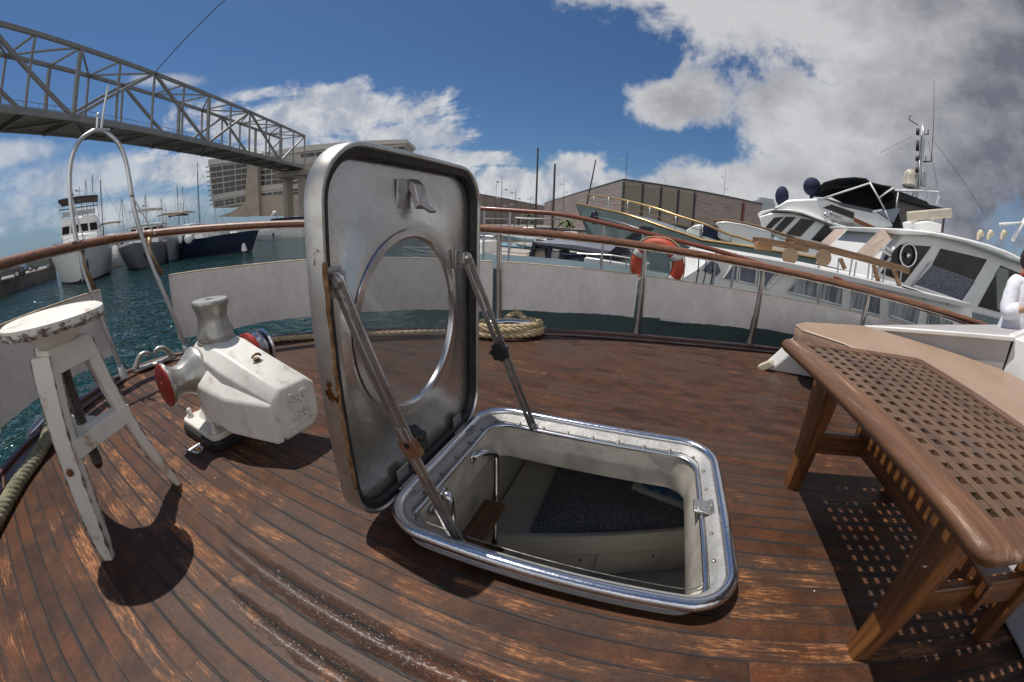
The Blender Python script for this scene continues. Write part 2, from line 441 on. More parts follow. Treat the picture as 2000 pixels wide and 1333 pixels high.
def deck_material():
    mt = bpy.data.materials.new('weathered teak deck'); mt.use_nodes = True
    g = NT(mt.node_tree); b = g.n['Principled BSDF']; tc = g.node('ShaderNodeTexCoord'); P = tc.outputs['Object']
    sp = g.node('ShaderNodeSeparateXYZ'); g.put(sp.inputs[0], P); X, Y, Z = sp.outputs
    W = 0.0615
    yw = g.m('ADD', g.m('DIVIDE', Y, W), 200.55)
    idx = g.m('FLOOR', yw); fr = g.m('FRACT', yw)
    wn = g.node('ShaderNodeTexWhiteNoise', noise_dimensions='1D'); g.put(wn.inputs['W'], idx)
    rnd = wn.outputs['Value']
    # butt joints, staggered per plank
    xs = g.m('ADD', g.m('DIVIDE', X, 3.3), g.m('MULTIPLY', rnd, 7.0)); xi = g.m('FLOOR', xs); xf = g.m('FRACT', xs)
    wn2 = g.node('ShaderNodeTexWhiteNoise', noise_dimensions='2D')
    cv = g.node('ShaderNodeCombineXYZ'); g.put(cv.inputs[0], xi); g.put(cv.inputs[1], idx); g.put(wn2.inputs['Vector'], cv.outputs[0])
    rnd2 = wn2.outputs['Value']
    wob = g.m('MULTIPLY', g.m('SUBTRACT', g.noise(g.mapv(P, (4, 30, 1)), 2.5, 5, 0.65), 0.5), 0.16)
    d = g.m('ABSOLUTE', g.m('SUBTRACT', g.m('ADD', fr, wob), 0.5))
    patch = g.noise(P, 2.3, 6, 0.65, 0.5)
    seam = g.m('MULTIPLY', g.ss(g.m('ADD', d, g.m('MULTIPLY', g.m('SUBTRACT', g.noise(g.mapv(P, (9, 40, 1)), 3.0, 5, 0.7), 0.5), 0.05)), 0.415, 0.485), g.m('ADD', 0.22, g.m('MULTIPLY', g.m('MULTIPLY', g.ss(g.m('ADD', patch, g.m('MULTIPLY', rnd, 0.12)), 0.40, 0.64), g.m('ADD', 0.3, g.m('MULTIPLY', g.ss(Y, 1.7, 0.8), 0.7))), 0.75)))
    butt = g.m('MULTIPLY', g.ss(g.m('ABSOLUTE', g.m('SUBTRACT', xf, 0.5)), 0.4986, 0.4992), 0.35)
    seam = g.m('MAXIMUM', seam, butt)
    # per plank shift so grain does not continue across
    cvo = g.node('ShaderNodeCombineXYZ'); g.put(cvo.inputs[0], g.m('ADD', X, g.m('MULTIPLY', rnd2, 31.0))); g.put(cvo.inputs[1], Y); g.put(cvo.inputs[2], g.m('MULTIPLY', rnd2, 9.0))
    G = cvo.outputs[0]
    streak = g.noise(g.mapv(G, (1.0, 18, 1)), 4.5, 9, 0.72, 0.5)
    grain = g.noise(g.mapv(G, (6, 120, 1)), 3.0, 6, 0.7, 0.2)
    blotch = g.noise(G, 5.5, 7, 0.65, 0.4)
    broad = g.noise(P, 1.1, 5, 0.6, 0.2)
    fleck = g.noise(g.mapv(G, (7, 58, 1)), 3.0, 9, 0.78, 0.7)
    brown = g.mix(g.ss(blotch, 0.35, 0.62), (0.038, 0.016, 0.008), (0.108, 0.045, 0.021))
    grey = g.mix(g.ss(grain, 0.3, 0.7), (0.072, 0.041, 0.027), (0.135, 0.080, 0.054))
    c = g.mix(g.ss(g.m('ADD', broad, g.m('MULTIPLY', g.m('SUBTRACT', rnd2, 0.5), 0.25)), 0.42, 0.62), brown, grey)
    c = g.mix(g.m('MULTIPLY', rnd2, 0.55), c, (0.050, 0.022, 0.013))
    tint = g.noise(G, 3.1, 5, 0.6, 0.6)
    c = g.mix(g.m('MULTIPLY', g.m('MULTIPLY', g.ss(tint, 0.50, 0.68), g.ss(Y, 2.0, 0.7)), 0.55), c, (0.150, 0.046, 0.014))
    smear = g.noise(g.mapv(G, (1.6, 14, 1), (4, 2, 1)), 3.2, 8, 0.74, 0.7)
    c = g.mix(g.m('MULTIPLY', g.ss(smear, 0.52, 0.68), 0.5), c, (0.046, 0.040, 0.037))
    mott = g.noise(g.mapv(G, (30, 55, 1)), 3.0, 7, 0.8, 0.4)
    c = g.mix(g.m('MULTIPLY', g.ss(mott, 0.62, 0.38), 0.55), c, (0.022, 0.013, 0.010))
    # bare orange wood where the coating has worn off, streaky
    wear = g.m('ADD', g.m('MULTIPLY', streak, 0.55), g.m('ADD', g.m('MULTIPLY', blotch, 0.45), g.m('MULTIPLY', g.m('SUBTRACT', rnd2, 0.5), 0.16)))
    nearb = g.m('MULTIPLY', g.ss(Y, 1.55, 0.25), 0.085)
    wear = g.m('ADD', wear, nearb)
    wmask = g.m('MULTIPLY', g.ss(g.m('ADD', wear, g.m('MULTIPLY', g.m('SUBTRACT', patch, 0.5), -0.22)), 0.592, 0.69), g.ss(fleck, 0.40, 0.60))
    orange = g.mix(g.ss(fleck, 0.4, 0.68), (0.24, 0.080, 0.022), (0.48, 0.225, 0.095))
    c = g.mix(g.m('MULTIPLY', wmask, 0.9), c, orange)
    # dark bleed beside seams
    side = g.ss(g.m('ADD', d, g.m('MULTIPLY', g.m('SUBTRACT', streak, 0.5), 0.9)), 0.30, 0.52)
    c = g.mix(g.m('MULTIPLY', side, g.m('ADD', 0.25, g.m('MULTIPLY', g.ss(patch, 0.42, 0.6), 0.55))), c, (0.030, 0.025, 0.024))
    speck = g.node('ShaderNodeTexVoronoi'); g.put(speck.inputs['Vector'], P); speck.inputs['Scale'].default_value = 13
    sm = g.m('MULTIPLY', g.m('LESS_THAN', speck.outputs['Distance'], 0.035), g.m('GREATER_THAN', broad, 0.5))
    c = g.mix(g.m('MULTIPLY', sm, 0.8), c, (0.6, 0.58, 0.55))
    c = g.mix(g.m('MULTIPLY', seam, 0.93), c, (0.020, 0.020, 0.021))
    g.put(b.inputs['Base Color'], c)
    # wet streak left on the planks beside the hatch
    def wetspot(x0, y0, rx, ry):
        dx = g.m('DIVIDE', g.m('SUBTRACT', X, x0), rx); dy = g.m('DIVIDE', g.m('SUBTRACT', Y, y0), ry)
        return g.m('SUBTRACT', 1.0, g.m('SQRT', g.m('ADD', g.m('MULTIPLY', dx, dx), g.m('MULTIPLY', dy, dy))))
    wet = g.m('MAXIMUM', g.m('MAXIMUM', wetspot(-0.50, 0.322, 0.66, 0.050), wetspot(-0.42, 0.205, 0.55, 0.040)), wetspot(0.83, 0.72, 0.10, 0.09))
    wetm = g.ss(g.m('ADD', wet, g.m('MULTIPLY', g.m('SUBTRACT', g.noise(g.mapv(P, (5, 16, 1)), 2.5, 6, 0.7), 0.5), 1.3)), 0.05, 0.4)
    wetm = g.m('MULTIPLY', wetm, g.ss(g.noise(g.mapv(P, (26, 70, 1)), 3.0, 5, 0.75), 0.40, 0.60))
    r0 = g.m('ADD', 0.36, g.m('MULTIPLY', grain, 0.22))
    r0 = g.m('SUBTRACT', r0, g.m('MULTIPLY', g.ss(broad, 0.3, 0.6), 0.03))
    rr = g.m('ADD', g.m('MULTIPLY', r0, g.m('SUBTRACT', 1.0, wetm)), g.m('MULTIPLY', wetm, 0.27))
    g.put(b.inputs['Roughness'], rr)
    g.put(b.inputs['Specular IOR Level'], g.m('ADD', 0.20, g.m('MULTIPLY', wetm, 0.3)))
    cup = g.m('MULTIPLY', g.m('POWER', g.m('MULTIPLY', d, 2.0), 2.0), 0.2)
    dryk = g.m('SUBTRACT', 1.0, g.m('MULTIPLY', wetm, 0.8))
    h = g.m('ADD', g.m('MULTIPLY', g.m('MULTIPLY', grain, dryk), 0.35), g.m('ADD', g.m('MULTIPLY', g.m('MULTIPLY', fleck, dryk), 0.35), g.m('MULTIPLY', g.m('SUBTRACT', 1.0, seam), 1.1)))
    h = g.m('ADD', h, cup)
    h = g.m('ADD', h, g.m('MULTIPLY', g.m('MULTIPLY', wetm, g.noise(g.mapv(P, (60, 160, 1)), 2.0, 3, 0.7)), 0.5))
    h = g.m('ADD', h, g.m('MULTIPLY', wetm, g.m('MULTIPLY', g.m('SUBTRACT', g.m('FRACT', g.m('DIVIDE', g.m('SUBTRACT', Y, 0.282), 0.0615)), 0.5), 3.4)))
    c = g.mix(g.m('MULTIPLY', wetm, 0.35), c, (0.030, 0.016, 0.010)); g.put(b.inputs['Base Color'], c)
    bp = g.node('ShaderNodeBump'); bp.inputs['Strength'].default_value = 0.55; bp.inputs['Distance'].default_value = 0.0035
    g.put(bp.inputs['Height'], h); g.l.new(bp.outputs[0], b.inputs['Normal'])
    return mt
HX0, HX1, HY0, HY1 = -0.61, 0.365, 0.62, 1.405
def build_deck():
    me = bpy.data.meshes.new('deck'); bm = bmesh.new()
    outer = [bm.verts.new((x, y, 0)) for x, y in offset_edge(0.0)]
    hole = [bm.verts.new((x, y, 0)) for x, y in rrect(HX0 + 0.03, HX1 - 0.03, HY0 + 0.03, HY1 - 0.03, 0.11)]
    es = []
    for loop in (outer, hole):
        for a, b in zip(loop, loop[1:] + loop[:1]): es.append(bm.edges.new((a, b)))
    bmesh.ops.triangle_fill(bm, use_beauty=True, edges=es)
    # side skirt of the hull edge and of the hatch cut-out
    for loop, dz in ((outer, -0.05), (hole, -0.05)):
        low = [bm.verts.new((v.co.x, v.co.y, dz)) for v in loop]
        k = len(loop)
        for i in range(k):
            j = (i + 1) % k
            bm.faces.new((loop[i], loop[j], low[j], low[i]))
    bmesh.ops.recalc_face_normals(bm, faces=bm.faces)
    up = [f for f in bm.faces if abs(f.normal.z) > 0.9 and f.normal.z < 0]
    if up: bmesh.ops.reverse_faces(bm, faces=up)
    bm.to_mesh(me); bm.free()
    me.materials.append(deck_material())
    o = bpy.data.objects.new('deck', me); col.objects.link(o)
    tag(o, kind='structure'); return o
build_deck()
def sweep_edge(section, name, material, **kw):
    mb = MB(); rings = []
    outl = [offset_edge(o) for o, z in section]
    for i in range(len(outl[0])):
        rings.append([Vector((outl[k][i][0], outl[k][i][1], section[k][1])) for k in range(len(section))])
    mb.loft(rings)
    return mb.build(name, material, **kw)
M_margin = wood('dark margin plank', (0.055, 0.024, 0.016), (0.12, 0.05, 0.03), (0.16, 0.10, 0.07), 0.3, 'X', 1.0, 0.3, 0.66)
hull_root = empty('boat_hull', (-2.6, YC, -1.4), 'hull edge of the teak decked boat, dark toe rail round the bow', 'boat hull')
sweep_edge([(-0.075, 0.004), (-0.075, 0.012), (0.0, 0.012), (0.0, 0.004)], 'margin_plank', M_margin, parent=hull_root, bevel=0.003)
sweep_edge([(0.001, -0.03), (0.001, 0.028), (0.035, 0.034), (0.045, -0.03)], 'toe_rail', wood('oiled toe rail', (0.05, 0.02, 0.013), (0.11, 0.04, 0.025), (0.17, 0.12, 0.09), 0.3, 'X', 1, 0.4, 0.66), parent=hull_root, bevel=0.006)
sweep_edge([(-0.06, -0.052), (0.04, -0.031), (0.045, -0.20), (-0.10, -1.45), (-0.16, -1.45)], 'topsides', M_white, parent=hull_root, smooth=True)
# ---------------------------------------------------------------- deck hatch
M_liner = mat('cream inner liner', (0.58, 0.54, 0.47), 0.3, 0, (0.30, 0.27, 0.22), 6, 0.7, 0.2, 20, coat=0.3)
M_glass = bpy.data.materials.new('scratched acrylic'); M_glass.use_nodes = True
def _glass():
    g = NT(M_glass.node_tree); b = g.n['Principled BSDF']; tc = g.node('ShaderNodeTexCoord')
    out = [n for n in g.n if n.type == 'OUTPUT_MATERIAL'][0]
    tr = g.node('ShaderNodeBsdfTransparent'); tr.inputs[0].default_value = (0.86, 0.87, 0.87, 1)
    df = g.node('ShaderNodeBsdfDiffuse'); df.inputs[0].default_value = (0.35, 0.36, 0.37, 1)
    gl = g.node('ShaderNodeBsdfGlossy'); gl.inputs['Roughness'].default_value = 0.03
    n = g.noise(tc.outputs['Object'], 7, 7, 0.7, 0.8); s = g.noise(g.mapv(tc.outputs['Object'], (40, 90, 5), rot=(0.5, 0.3, 0.7)), 4, 4, 0.7)
    f = g.m('ADD', g.m('MULTIPLY', g.ss(n, 0.45, 0.75), 0.10), g.m('MULTIPLY', g.ss(s, 0.66, 0.74), 0.22))
    m1 = g.node('ShaderNodeMixShader'); g.put(m1.inputs[0], g.m('ADD', f, 0.12)); g.l.new(tr.outputs[0], m1.inputs[1]); g.l.new(df.outputs[0], m1.inputs[2])
    geo_ = g.node('ShaderNodeNewGeometry'); fr0 = g.node('ShaderNodeFresnel'); fr0.inputs[0].default_value = 1.45; fr = g.m('MULTIPLY', fr0.outputs[0], g.m('SUBTRACT', 1.0, geo_.outputs['Backfacing']))
    m2 = g.node('ShaderNodeMixShader'); g.l.new(fr, m2.inputs[0]); g.l.new(m1.outputs[0], m2.inputs[1]); g.l.new(gl.outputs[0], m2.inputs[2])
    g.l.new(m2.outputs[0], out.inputs[0]); g.n.remove(b)
_glass()
hatch = empty('deck_hatch', ((HX0 + HX1) / 2, (HY0 + HY1) / 2, 0), 'open polished aluminium deck hatch, its lid with round window raised over the opening', 'deck hatch')
def rr3(x0, x1, y0, y1, r, z, n=9): return [Vector((x, y, z)) for x, y in rrect(x0, x1, y0, y1, r, n)]
# coaming: outer wall, outer bead, sloping flange, inner bead
mb = MB()
O = (HX0, HX1, HY0, HY1); I = (-0.535, 0.285, 0.628, 1.315)
def ring(off, z, base='O', rO=0.135, rI=0.085):
    B, r, s = (O, rO, -1) if base == 'O' else (I, rI, 1)
    return rr3(B[0] - off * 1, B[1] + off * 1, B[2] - off, B[3] + off, r + off, z)
wm = MB(); wm.loft([ring(-0.016, 0.002), ring(-0.014, 0.05), ring(-0.020, 0.052), ring(-0.022, 0.002)], closed=True); wm.build('shade_wall', M_rubber, hatch, smooth=True)  # coaming wall coloured black to stand for the shadow under the bead
mb.loft([ring(-0.012, 0.050), ring(-0.012, 0.056), ring(-0.034, 0.052), ring(-0.040, 0.046), ring(0.022, 0.034, 'I'), ring(0.022, 0.026, 'I'), ring(-0.040, 0.036)], closed=True)
mb.build('coaming', mat('dull flange alloy', (0.34, 0.335, 0.325), 0.55, 0.35, (0.22, 0.215, 0.205), 12, 0.7, 0.3, 80, rvar=0.2), hatch, smooth=True)
mb = MB(); mb.tube(ring(-0.002, 0.056), 0.0185, 12, closed=True); mb.build('outer_bead', mat('bright bead', (0.66, 0.66, 0.68), 0.2, 1.0, (0.5, 0.5, 0.53), 8, 0.5, 0.1, 60), hatch, smooth='all')
mb = MB(); mb.tube(ring(0.010, 0.036, 'I'), 0.0085, 10, closed=True); mb.build('inner_bead', M_chrome, hatch, smooth='all')
mb = MB(); mb.tube([p + Vector((0, 0, 0.0)) for p in ring(-0.062, 0.041)], 0.0016, 5, closed=True); mb.build('flange_joint', M_screw, hatch, smooth='all')
# liner below the flange
mb = MB()
I_keep = I; I = (-0.535, 0.285, 0.665, 1.315)
mb.loft([ring(0.006, 0.030, 'I'), ring(0.0, -0.03, 'I'), ring(-0.008, -0.10, 'I'), ring(0.0, -0.115, 'I'), ring(0.02, -0.112, 'I'), ring(0.03, -0.05, 'I'), ring(0.018, 0.026, 'I')], closed=True)
mb.build('liner', M_liner, hatch, smooth=True); I = I_keep
# screws on the flange
def flange_z(f): return 0.046 - f * 0.011
pts = []
for f, cnt in ((0.35, 7), (0.62, 7)):
    for i in range(cnt):
        t = (i + 0.5) / cnt
        pts.append((O[0] + 0.12 + t * (O[1] - O[0] - 0.24), O[3] - 0.04 - f * 0.045, flange_z(f)))
for i in range(5):
    t = (i + 0.5) / 5
    pts.append((O[1] - 0.045, O[2] + 0.12 + t * 0.55, 0.044)); pts.append((O[0] + 0.045, O[2] + 0.12 + t * 0.55, 0.044))
for i in range(3): pts.append((O[0] + 0.062, O[2] + 0.20 + i * 0.17, 0.041))
pts += [(O[0] + 0.075, O[2] + 0.075, 0.044), (O[0] + 0.08, O[3] - 0.085, 0.044), (O[1] - 0.08, O[3] - 0.085, 0.044), (O[1] - 0.075, O[2] + 0.075, 0.044)]
pts = pts[:30]
first = None
for p in pts:
    if first is None:
        mb = MB(); mb.lathe([(0.0065, -0.002), (0.0062, 0.0022), (0.004, 0.0034), (0.0005, 0.0036)], p, n=10)
        mb.box((p[0], p[1], p[2] + 0.0036), (0.009, 0.0014, 0.0008)); mb.box((p[0], p[1], p[2] + 0.0034), (0.0014, 0.009, 0.0008))
        first = mb.build('screw', M_screw, hatch, smooth=True); fp = Vector(p)
    else:
        c = first.copy(); col.objects.link(c); c.parent = hatch; c.location = Vector(p) - fp
# strike plate for the latch, on the aft flange
mb = MB(); mb.box((0.305, 1.02, 0.048), (0.075, 0.062, 0.010)); mb.box((0.283, 1.02, 0.040), (0.008, 0.05, 0.030)); mb.box((0.322, 1.02, 0.062), (0.012, 0.034, 0.020))
mb.build('strike_plate', M_alu_d, hatch, bevel=0.002)
# hinges
for y in (0.80, 1.18):
    mb = MB(); mb.cyl((-0.634, y - 0.045, 0.052), (-0.634, y + 0.045, 0.052), 0.010, n=12); mb.box((-0.60, y, 0.066), (0.06, 0.06, 0.006)); mb.box((-0.645, y, 0.085), (0.006, 0.06, 0.06))
    mb.build('hinge', M_alu_d, hatch, bevel=0.001)

# lid, upright on its forward hinges.  Local (u = world Y, w = world Z), depth along X
LX0, LX1 = -0.685, -0.625
LY0, LY1, LZ0, LZ1 = 0.562, 1.352, 0.035, 1.052
lid = bpy.data.objects.new('lid', None)
def lrect(off, x, r=0.145, n=9): return [Vector((x, y, z)) for y, z in rrect(LY0 + off, LY1 - off, LZ0 + off, LZ1 - off, max(0.02, r - off), n)]
CY, CZ, GR = 0.918, 0.562, 0.273
GB = (0.955, 1.0)
def circ(r, x, n=72): return [Vector((x, CY + r * GB[0] * math.cos(2 * math.pi * i / n), CZ + r * math.sin(2 * math.pi * i / n))) for i in range(n)]
def lid_rim_to_circle(off, x0, x1, r, steps):
    """rings morphing from the rounded rectangle to the circle"""
    n = 96
    def rect_at(a):
        p = lrect(off, x0, n=24); best = None
        # polar intersection
        d = Vector((0, math.cos(a), math.sin(a))); c = Vector((x0, CY, CZ)); m = None
        for i in range(len(p)):
            q, s = p[i], p[(i + 1) % len(p)]
            ex, ey = s.y - q.y, s.z - q.z; den = d.y * ey - d.z * ex
            if abs(den) < 1e-12: continue
            t = ((q.y - c.y) * ey - (q.z - c.z) * ex) / den; uu = ((q.y - c.y) * d.z - (q.z - c.z) * d.y) / den
            if t > 0 and -1e-6 <= uu <= 1 + 1e-6 and (m is None or t < m): m = t
        return c + d * m
    out = []
    R0 = [rect_at(2 * math.pi * i / n) for i in range(n)]
    for f, dx in steps:
        rg = []
        for i in range(n):
            a = 2 * math.pi * i / n
            C_ = Vector((x0, CY + r * GB[0] * math.cos(a), CZ + r * math.sin(a)))
            q = R0[i].lerp(C_, f); q.x = x0 + dx; rg.append(q)
        out.append(rg)
    return out
mb = MB()
# rolled rim (outer band)
mb.loft([lrect(0.010, LX0), lrect(0.0, LX0 + 0.008), lrect(0.0, LX1 - 0.006), lrect(0.005, LX1), lrect(0.012, LX1), lrect(0.016, LX1 - 0.006), lrect(0.016, LX0 + 0.016), lrect(0.02, LX0)], closed=True)
rim_m = mat('lid rim', (0.56, 0.55, 0.53), 0.36, 0.9, (0.40, 0.37, 0.32), 9, 0.7, 0.06, 50, rvar=0.2, spots=(0.17, 0.07, 0.02), sscale=13, sth=0.62)
lid = mb.build('lid', rim_m, hatch, smooth=True)
mb = MB()
inner = lid_rim_to_circle(0.024, LX0 + 0.020, 0, GR, [(0.0, 0.0), (0.25, 0.0), (0.50, 0.001), (0.66, 0.006), (0.82, 0.016), (0.93, 0.020), (1.0, 0.021)])
back = lid_rim_to_circle(0.018, LX0 + 0.004, 0, GR, [(1.0, 0.018), (0.6, 0.002), (0.0, 0.0)])
mb.loft(inner + back, closed=True)
pan_m = mat('dull steel pan', (0.72, 0.71, 0.69), 0.27, 0.92, (0.55, 0.53, 0.505), 3.5, 0.7, 0.12, 45, rvar=0.22, spots=(0.20, 0.13, 0.09), sscale=34, sth=0.72)
mb.build('lid_pan', pan_m, lid, smooth=True)
# rubber gasket inside the rim
mb = MB(); mb.loft([lrect(0.0165, LX1 - 0.008), lrect(0.0165, LX0 + 0.030), lrect(0.034, LX0 + 0.026), lrect(0.040, LX0 + 0.034), lrect(0.034, LX1 - 0.012)], closed=True)
mb.build('gasket', M_rubber, lid, smooth=True)
# rusty bead of old sealant on the near edge of the rim
mb = MB()
rnd = random.Random(3)
seal = [Vector((LX1 + 0.001, LY0 + 0.006 + rnd.uniform(-0.002, 0.002), 0.20 + 0.58 * i / 26)) for i in range(27)]
mb.tube(seal, [rnd.uniform(0.0025, 0.0065) for _ in seal], 6); mb.build('rust_streak', mat('rusty sealant', (0.16, 0.07, 0.025), 0.7, 0, (0.36, 0.22, 0.10), 40, 0.9, 0.6, 120), lid, smooth='all')
# window ring and pane
mb = MB(); x = LX0 + 0.040
mb.loft([circ(GR + 0.006, x), circ(GR + 0.002, x + 0.006), circ(GR - 0.018, x + 0.007), circ(GR - 0.024, x + 0.002), circ(GR - 0.024, x - 0.010), circ(GR + 0.006, x - 0.010)], closed=True)
mb.build('window_ring', M_chrome, lid, smooth=True)
mb = MB(); a = circ(GR - 0.020, x - 0.006); b_ = circ(GR - 0.020, x - 0.001); mb.loft([a, b_]); mb.build('window_glass', M_glass, lid)
# catch near the top of the lid
mb = MB(); cy, cz = 0.925, 0.945; x = LX0 + 0.022
mb.box((x + 0.004, cy - 0.022, cz - 0.008), (0.008, 0.062, 0.082))
mb.prism([(x + 0.008, cy - 0.004, cz + 0.038), (x + 0.030, cy - 0.004, cz + 0.020), (x + 0.046, cy - 0.004, cz - 0.040), (x + 0.030, cy - 0.004, cz - 0.052), (x + 0.022, cy - 0.004, cz - 0.018), (x + 0.008, cy - 0.004, cz + 0.006)], (0, 0.052, 0))
mb.prism([(x + 0.040, cy - 0.002, cz - 0.040), (x + 0.048, cy - 0.002, cz - 0.034), (x + 0.064, cy + 0.03, cz - 0.056), (x + 0.056, cy + 0.03, cz - 0.064)], (0, 0.034, 0.0))
mb.build('latch', M_alu_d, lid, bevel=0.003)
# telescopic stays
def stay(p_top, p_bot, knob_t, side, clamp):
    p, q = Vector(p_top), Vector(p_bot); d = (q - p).normalized()
    a = Vector((0, 1, 0)); a = (a - d * a.dot(d)).normalized(); b = d.cross(a)          # a = thickness, b = width
    km = p + (q - p) * knob_t
    def slotted(s, e, w, th, off, slot0, slot1):
        m_ = MB(); L = (e - s).length; o = a * off
        A0 = s + o; 
        for u0, u1, v0, v1 in ((0, L, -w / 2, -w * 0.07), (0, L, w * 0.07, w / 2), (0, L * slot0, -w * 0.07, w * 0.07), (L * slot1, L, -w * 0.07, w * 0.07)):
            c = [A0 + d * uu + b * vv + a * tt for uu in (u0, u1) for vv in (v0, v1) for tt in (-th / 2, th / 2)]
            m_.add(c, [(0, 1, 3, 2), (4, 6, 7, 5), (0, 4, 5, 1), (2, 3, 7, 6), (0, 2, 6, 4), (1, 5, 7, 3)])
        return m_
    m_ = slotted(p, km + d * 0.03, 0.042, 0.006, 0.0, 0.10, 0.94)
    m_.lathe([(0.019, -0.0045), (0.022, 0), (0.019, 0.0045)], p - d * 0.002, a, 18)
    st = m_.build('stay', M_alu_d, hatch, bevel=0.0012)
    m_ = slotted(km - d * 0.05, q, 0.036, 0.005, -0.0062 * side, 0.25, 0.86)
    m_.lathe([(0.013, -0.0035), (0.013, 0.0035)], q - a * 0.0062 * side, a, 16); m_.build('lower_arm', M_alu_d, st, bevel=0.001)
    m_ = MB(); m_.lathe([(0.011, -0.010), (0.011, 0.012), (0.006, 0.015)], p, a * side, 14); m_.build('pivot', M_chrome, st, smooth=True); m_ = MB(); m_.lathe([(0.007, -0.012), (0.007, 0.012)], q, a, 12); m_.build('pivot', M_chrome, st, smooth=True)
    # fluted black clamping knob
    m_ = MB(); ks = []
    for r_, h in ((0.028, 0.010), (0.034, 0.016), (0.035, 0.030), (0.030, 0.037), (0.004, 0.038)):
        ks.append([km - a * side * -h + (d * math.cos(t) + b * math.sin(t)) * r_ * (1 + (0.11 * math.cos(7 * t) if r_ > 0.01 else 0)) for t in [2 * math.pi * i / 56 for i in range(56)]])
    m_.loft(ks); m_.lathe([(0.008, -0.012), (0.008, 0.012)], km, a * side, 12); m_.build('knob', M_rubber, st, smooth=True)
    m_ = MB(); m_.box((0, 0, 0), (0.048, 0.022, 0.050), rot=Matrix((b, a, d)).transposed()); m_.v = [tuple(Vector(v) + km + d * 0.012) for v in m_.v]
    m_.build('clamp', mat('rust-browned clamp', (0.26, 0.13, 0.07), 0.4, 0.6, (0.36, 0.24, 0.15), 40, 0.8, 0.3, 90) if clamp else M_alu_d, st, bevel=0.002)
    # brackets
    m_ = MB(); m_.box(p + Vector((-0.012, 0.012 * side, 0.0)), (0.028, 0.024, 0.042)); m_.box(p + Vector((-0.026, 0.012 * side, -0.005)), (0.008, 0.05, 0.07)); m_.build('upper_bracket', M_alu_d, st, bevel=0.003)
    return st
s1 = stay((-0.605, 0.585, 0.738), (-0.366, 0.672, 0.010), 0.53, 1, True)
s1['label'] = 'nearer slotted hatch stay with rust brown clamp'
s2 = stay((-0.610, 1.205, 0.730), (-0.372, 1.318, 0.052), 0.50, -1, False)
s2['label'] = 'farther slotted hatch stay with round black knob'
mb = MB()   # bracket arm reaching from the liner to the near stay
mb.tube(curve_pts([(-0.528, 0.78, -0.005), (-0.50, 0.765, 0.0), (-0.45, 0.72, -0.004), (-0.41, 0.690, 0.0), (-0.372, 0.684, 0.008)], 5), [0.013] * 6 + [0.011] * 15, 10)
mb.lathe([(0.020, 0), (0.020, 0.008)], (-0.533, 0.78, -0.005), (1, 0, 0), 14)
mb.build('stay_arm', M_alu_d, hatch, smooth='all')
mb = MB(); mb.box((-0.372, 1.335, 0.047), (0.036, 0.022, 0.020)); mb.build('stay_foot', M_alu_d, hatch, bevel=0.003)

# ---------------------------------------------------------------- cabin under the hatch
M_cab = mat('cream cabin panel', (0.62, 0.59, 0.53), 0.4, 0, (0.52, 0.48, 0.41), 3, 0.6, 0.1, 30)
cab = MB()
x0, x1, y0, y1, z0, z1 = -0.62, 1.9, 0.1, 2.7, -0.98, -0.10
T = 0.02
cab.box(((x0 + x1) / 2, (y0 + y1) / 2, z0 - T / 2), (x1 - x0 + .1, y1 - y0 + .1, T))
cab.box((x0 - T / 2, (y0 + y1) / 2, (z0 + z1) / 2), (T, y1 - y0, z1 - z0)); cab.box((x1 + T / 2, (y0 + y1) / 2, z0 + 0.25), (T, y1 - y0, 0.5))
cab.box(((x0 + x1) / 2, y0 - T / 2, (z0 + z1) / 2), (x1 - x0, T, z1 - z0)); cab.box(((x0 + x1) / 2, y1 + T / 2, (z0 + z1) / 2), (x1 - x0, T, z1 - z0))
# ceiling round the opening
cab.box(((x0 - 0.55) / 2, (y0 + y1) / 2, z1 - 0.006), (abs(x0 + 0.55), y1 - y0, 0.012)); cab.box(((0.30 + x1) / 2, (y0 + y1) / 2, z1 - 0.006), (x1 - 0.30, y1 - y0, 0.012))
cab.box((-0.125, (y0 + 0.69) / 2, z1 - 0.006), (0.85, 0.69 - y0, 0.012)); cab.box((-0.125, (1.33 + y1) / 2, z1 - 0.006), (0.85, y1 - 1.33, 0.012))
o = cab.build('cabin_shell', M_cab, hull_root)
berth = empty('cabin_berth', (0.5, 1.9, -0.98), 'cream panelled berth front seen down through the deck hatch', 'berth')
def bfy(x, o=0.0): return 1.335 + (x + 0.39) * 0.36 + o
mb = MB(); mb.prism([(-0.61, bfy(-0.61, .03), -0.979), (1.88, bfy(1.88, .03), -0.979), (1.88, 2.68, -0.979), (-0.61, 2.68, -0.979)], (0, 0, 0.31)); mb.build('berth_base', M_cab, berth, bevel=0.006)
mb = MB(); mb.prism([(-0.61, bfy(-0.61), -0.76), (1.88, bfy(1.88), -0.76), (1.88, bfy(1.88, .03), -0.76), (-0.61, bfy(-0.61, .03), -0.76)], (0, 0, 0.15)); mb.build('berth_rail', M_cab, berth, bevel=0.008)
for k, xx in enumerate((-0.22, 0.17, 0.56)):
    mb = MB(); mb.prism([(xx - 0.18, bfy(xx - .18, .018), -0.965), (xx + 0.18, bfy(xx + .18, .018), -0.965), (xx + 0.18, bfy(xx + .18, .03), -0.965), (xx - 0.18, bfy(xx - .18, .03), -0.965)], (0, 0, 0.19)); d_ = mb.build('locker_door', M_cab, berth, bevel=0.004)
    mb = MB(); mb.sphere((xx + 0.13, bfy(xx + .13, .014), -0.82), 0.009, 8); mb.build('door_knob', M_screw, d_, smooth='all')
M_quilt = bpy.data.materials.new('dark blue woven cover'); M_quilt.use_nodes = True
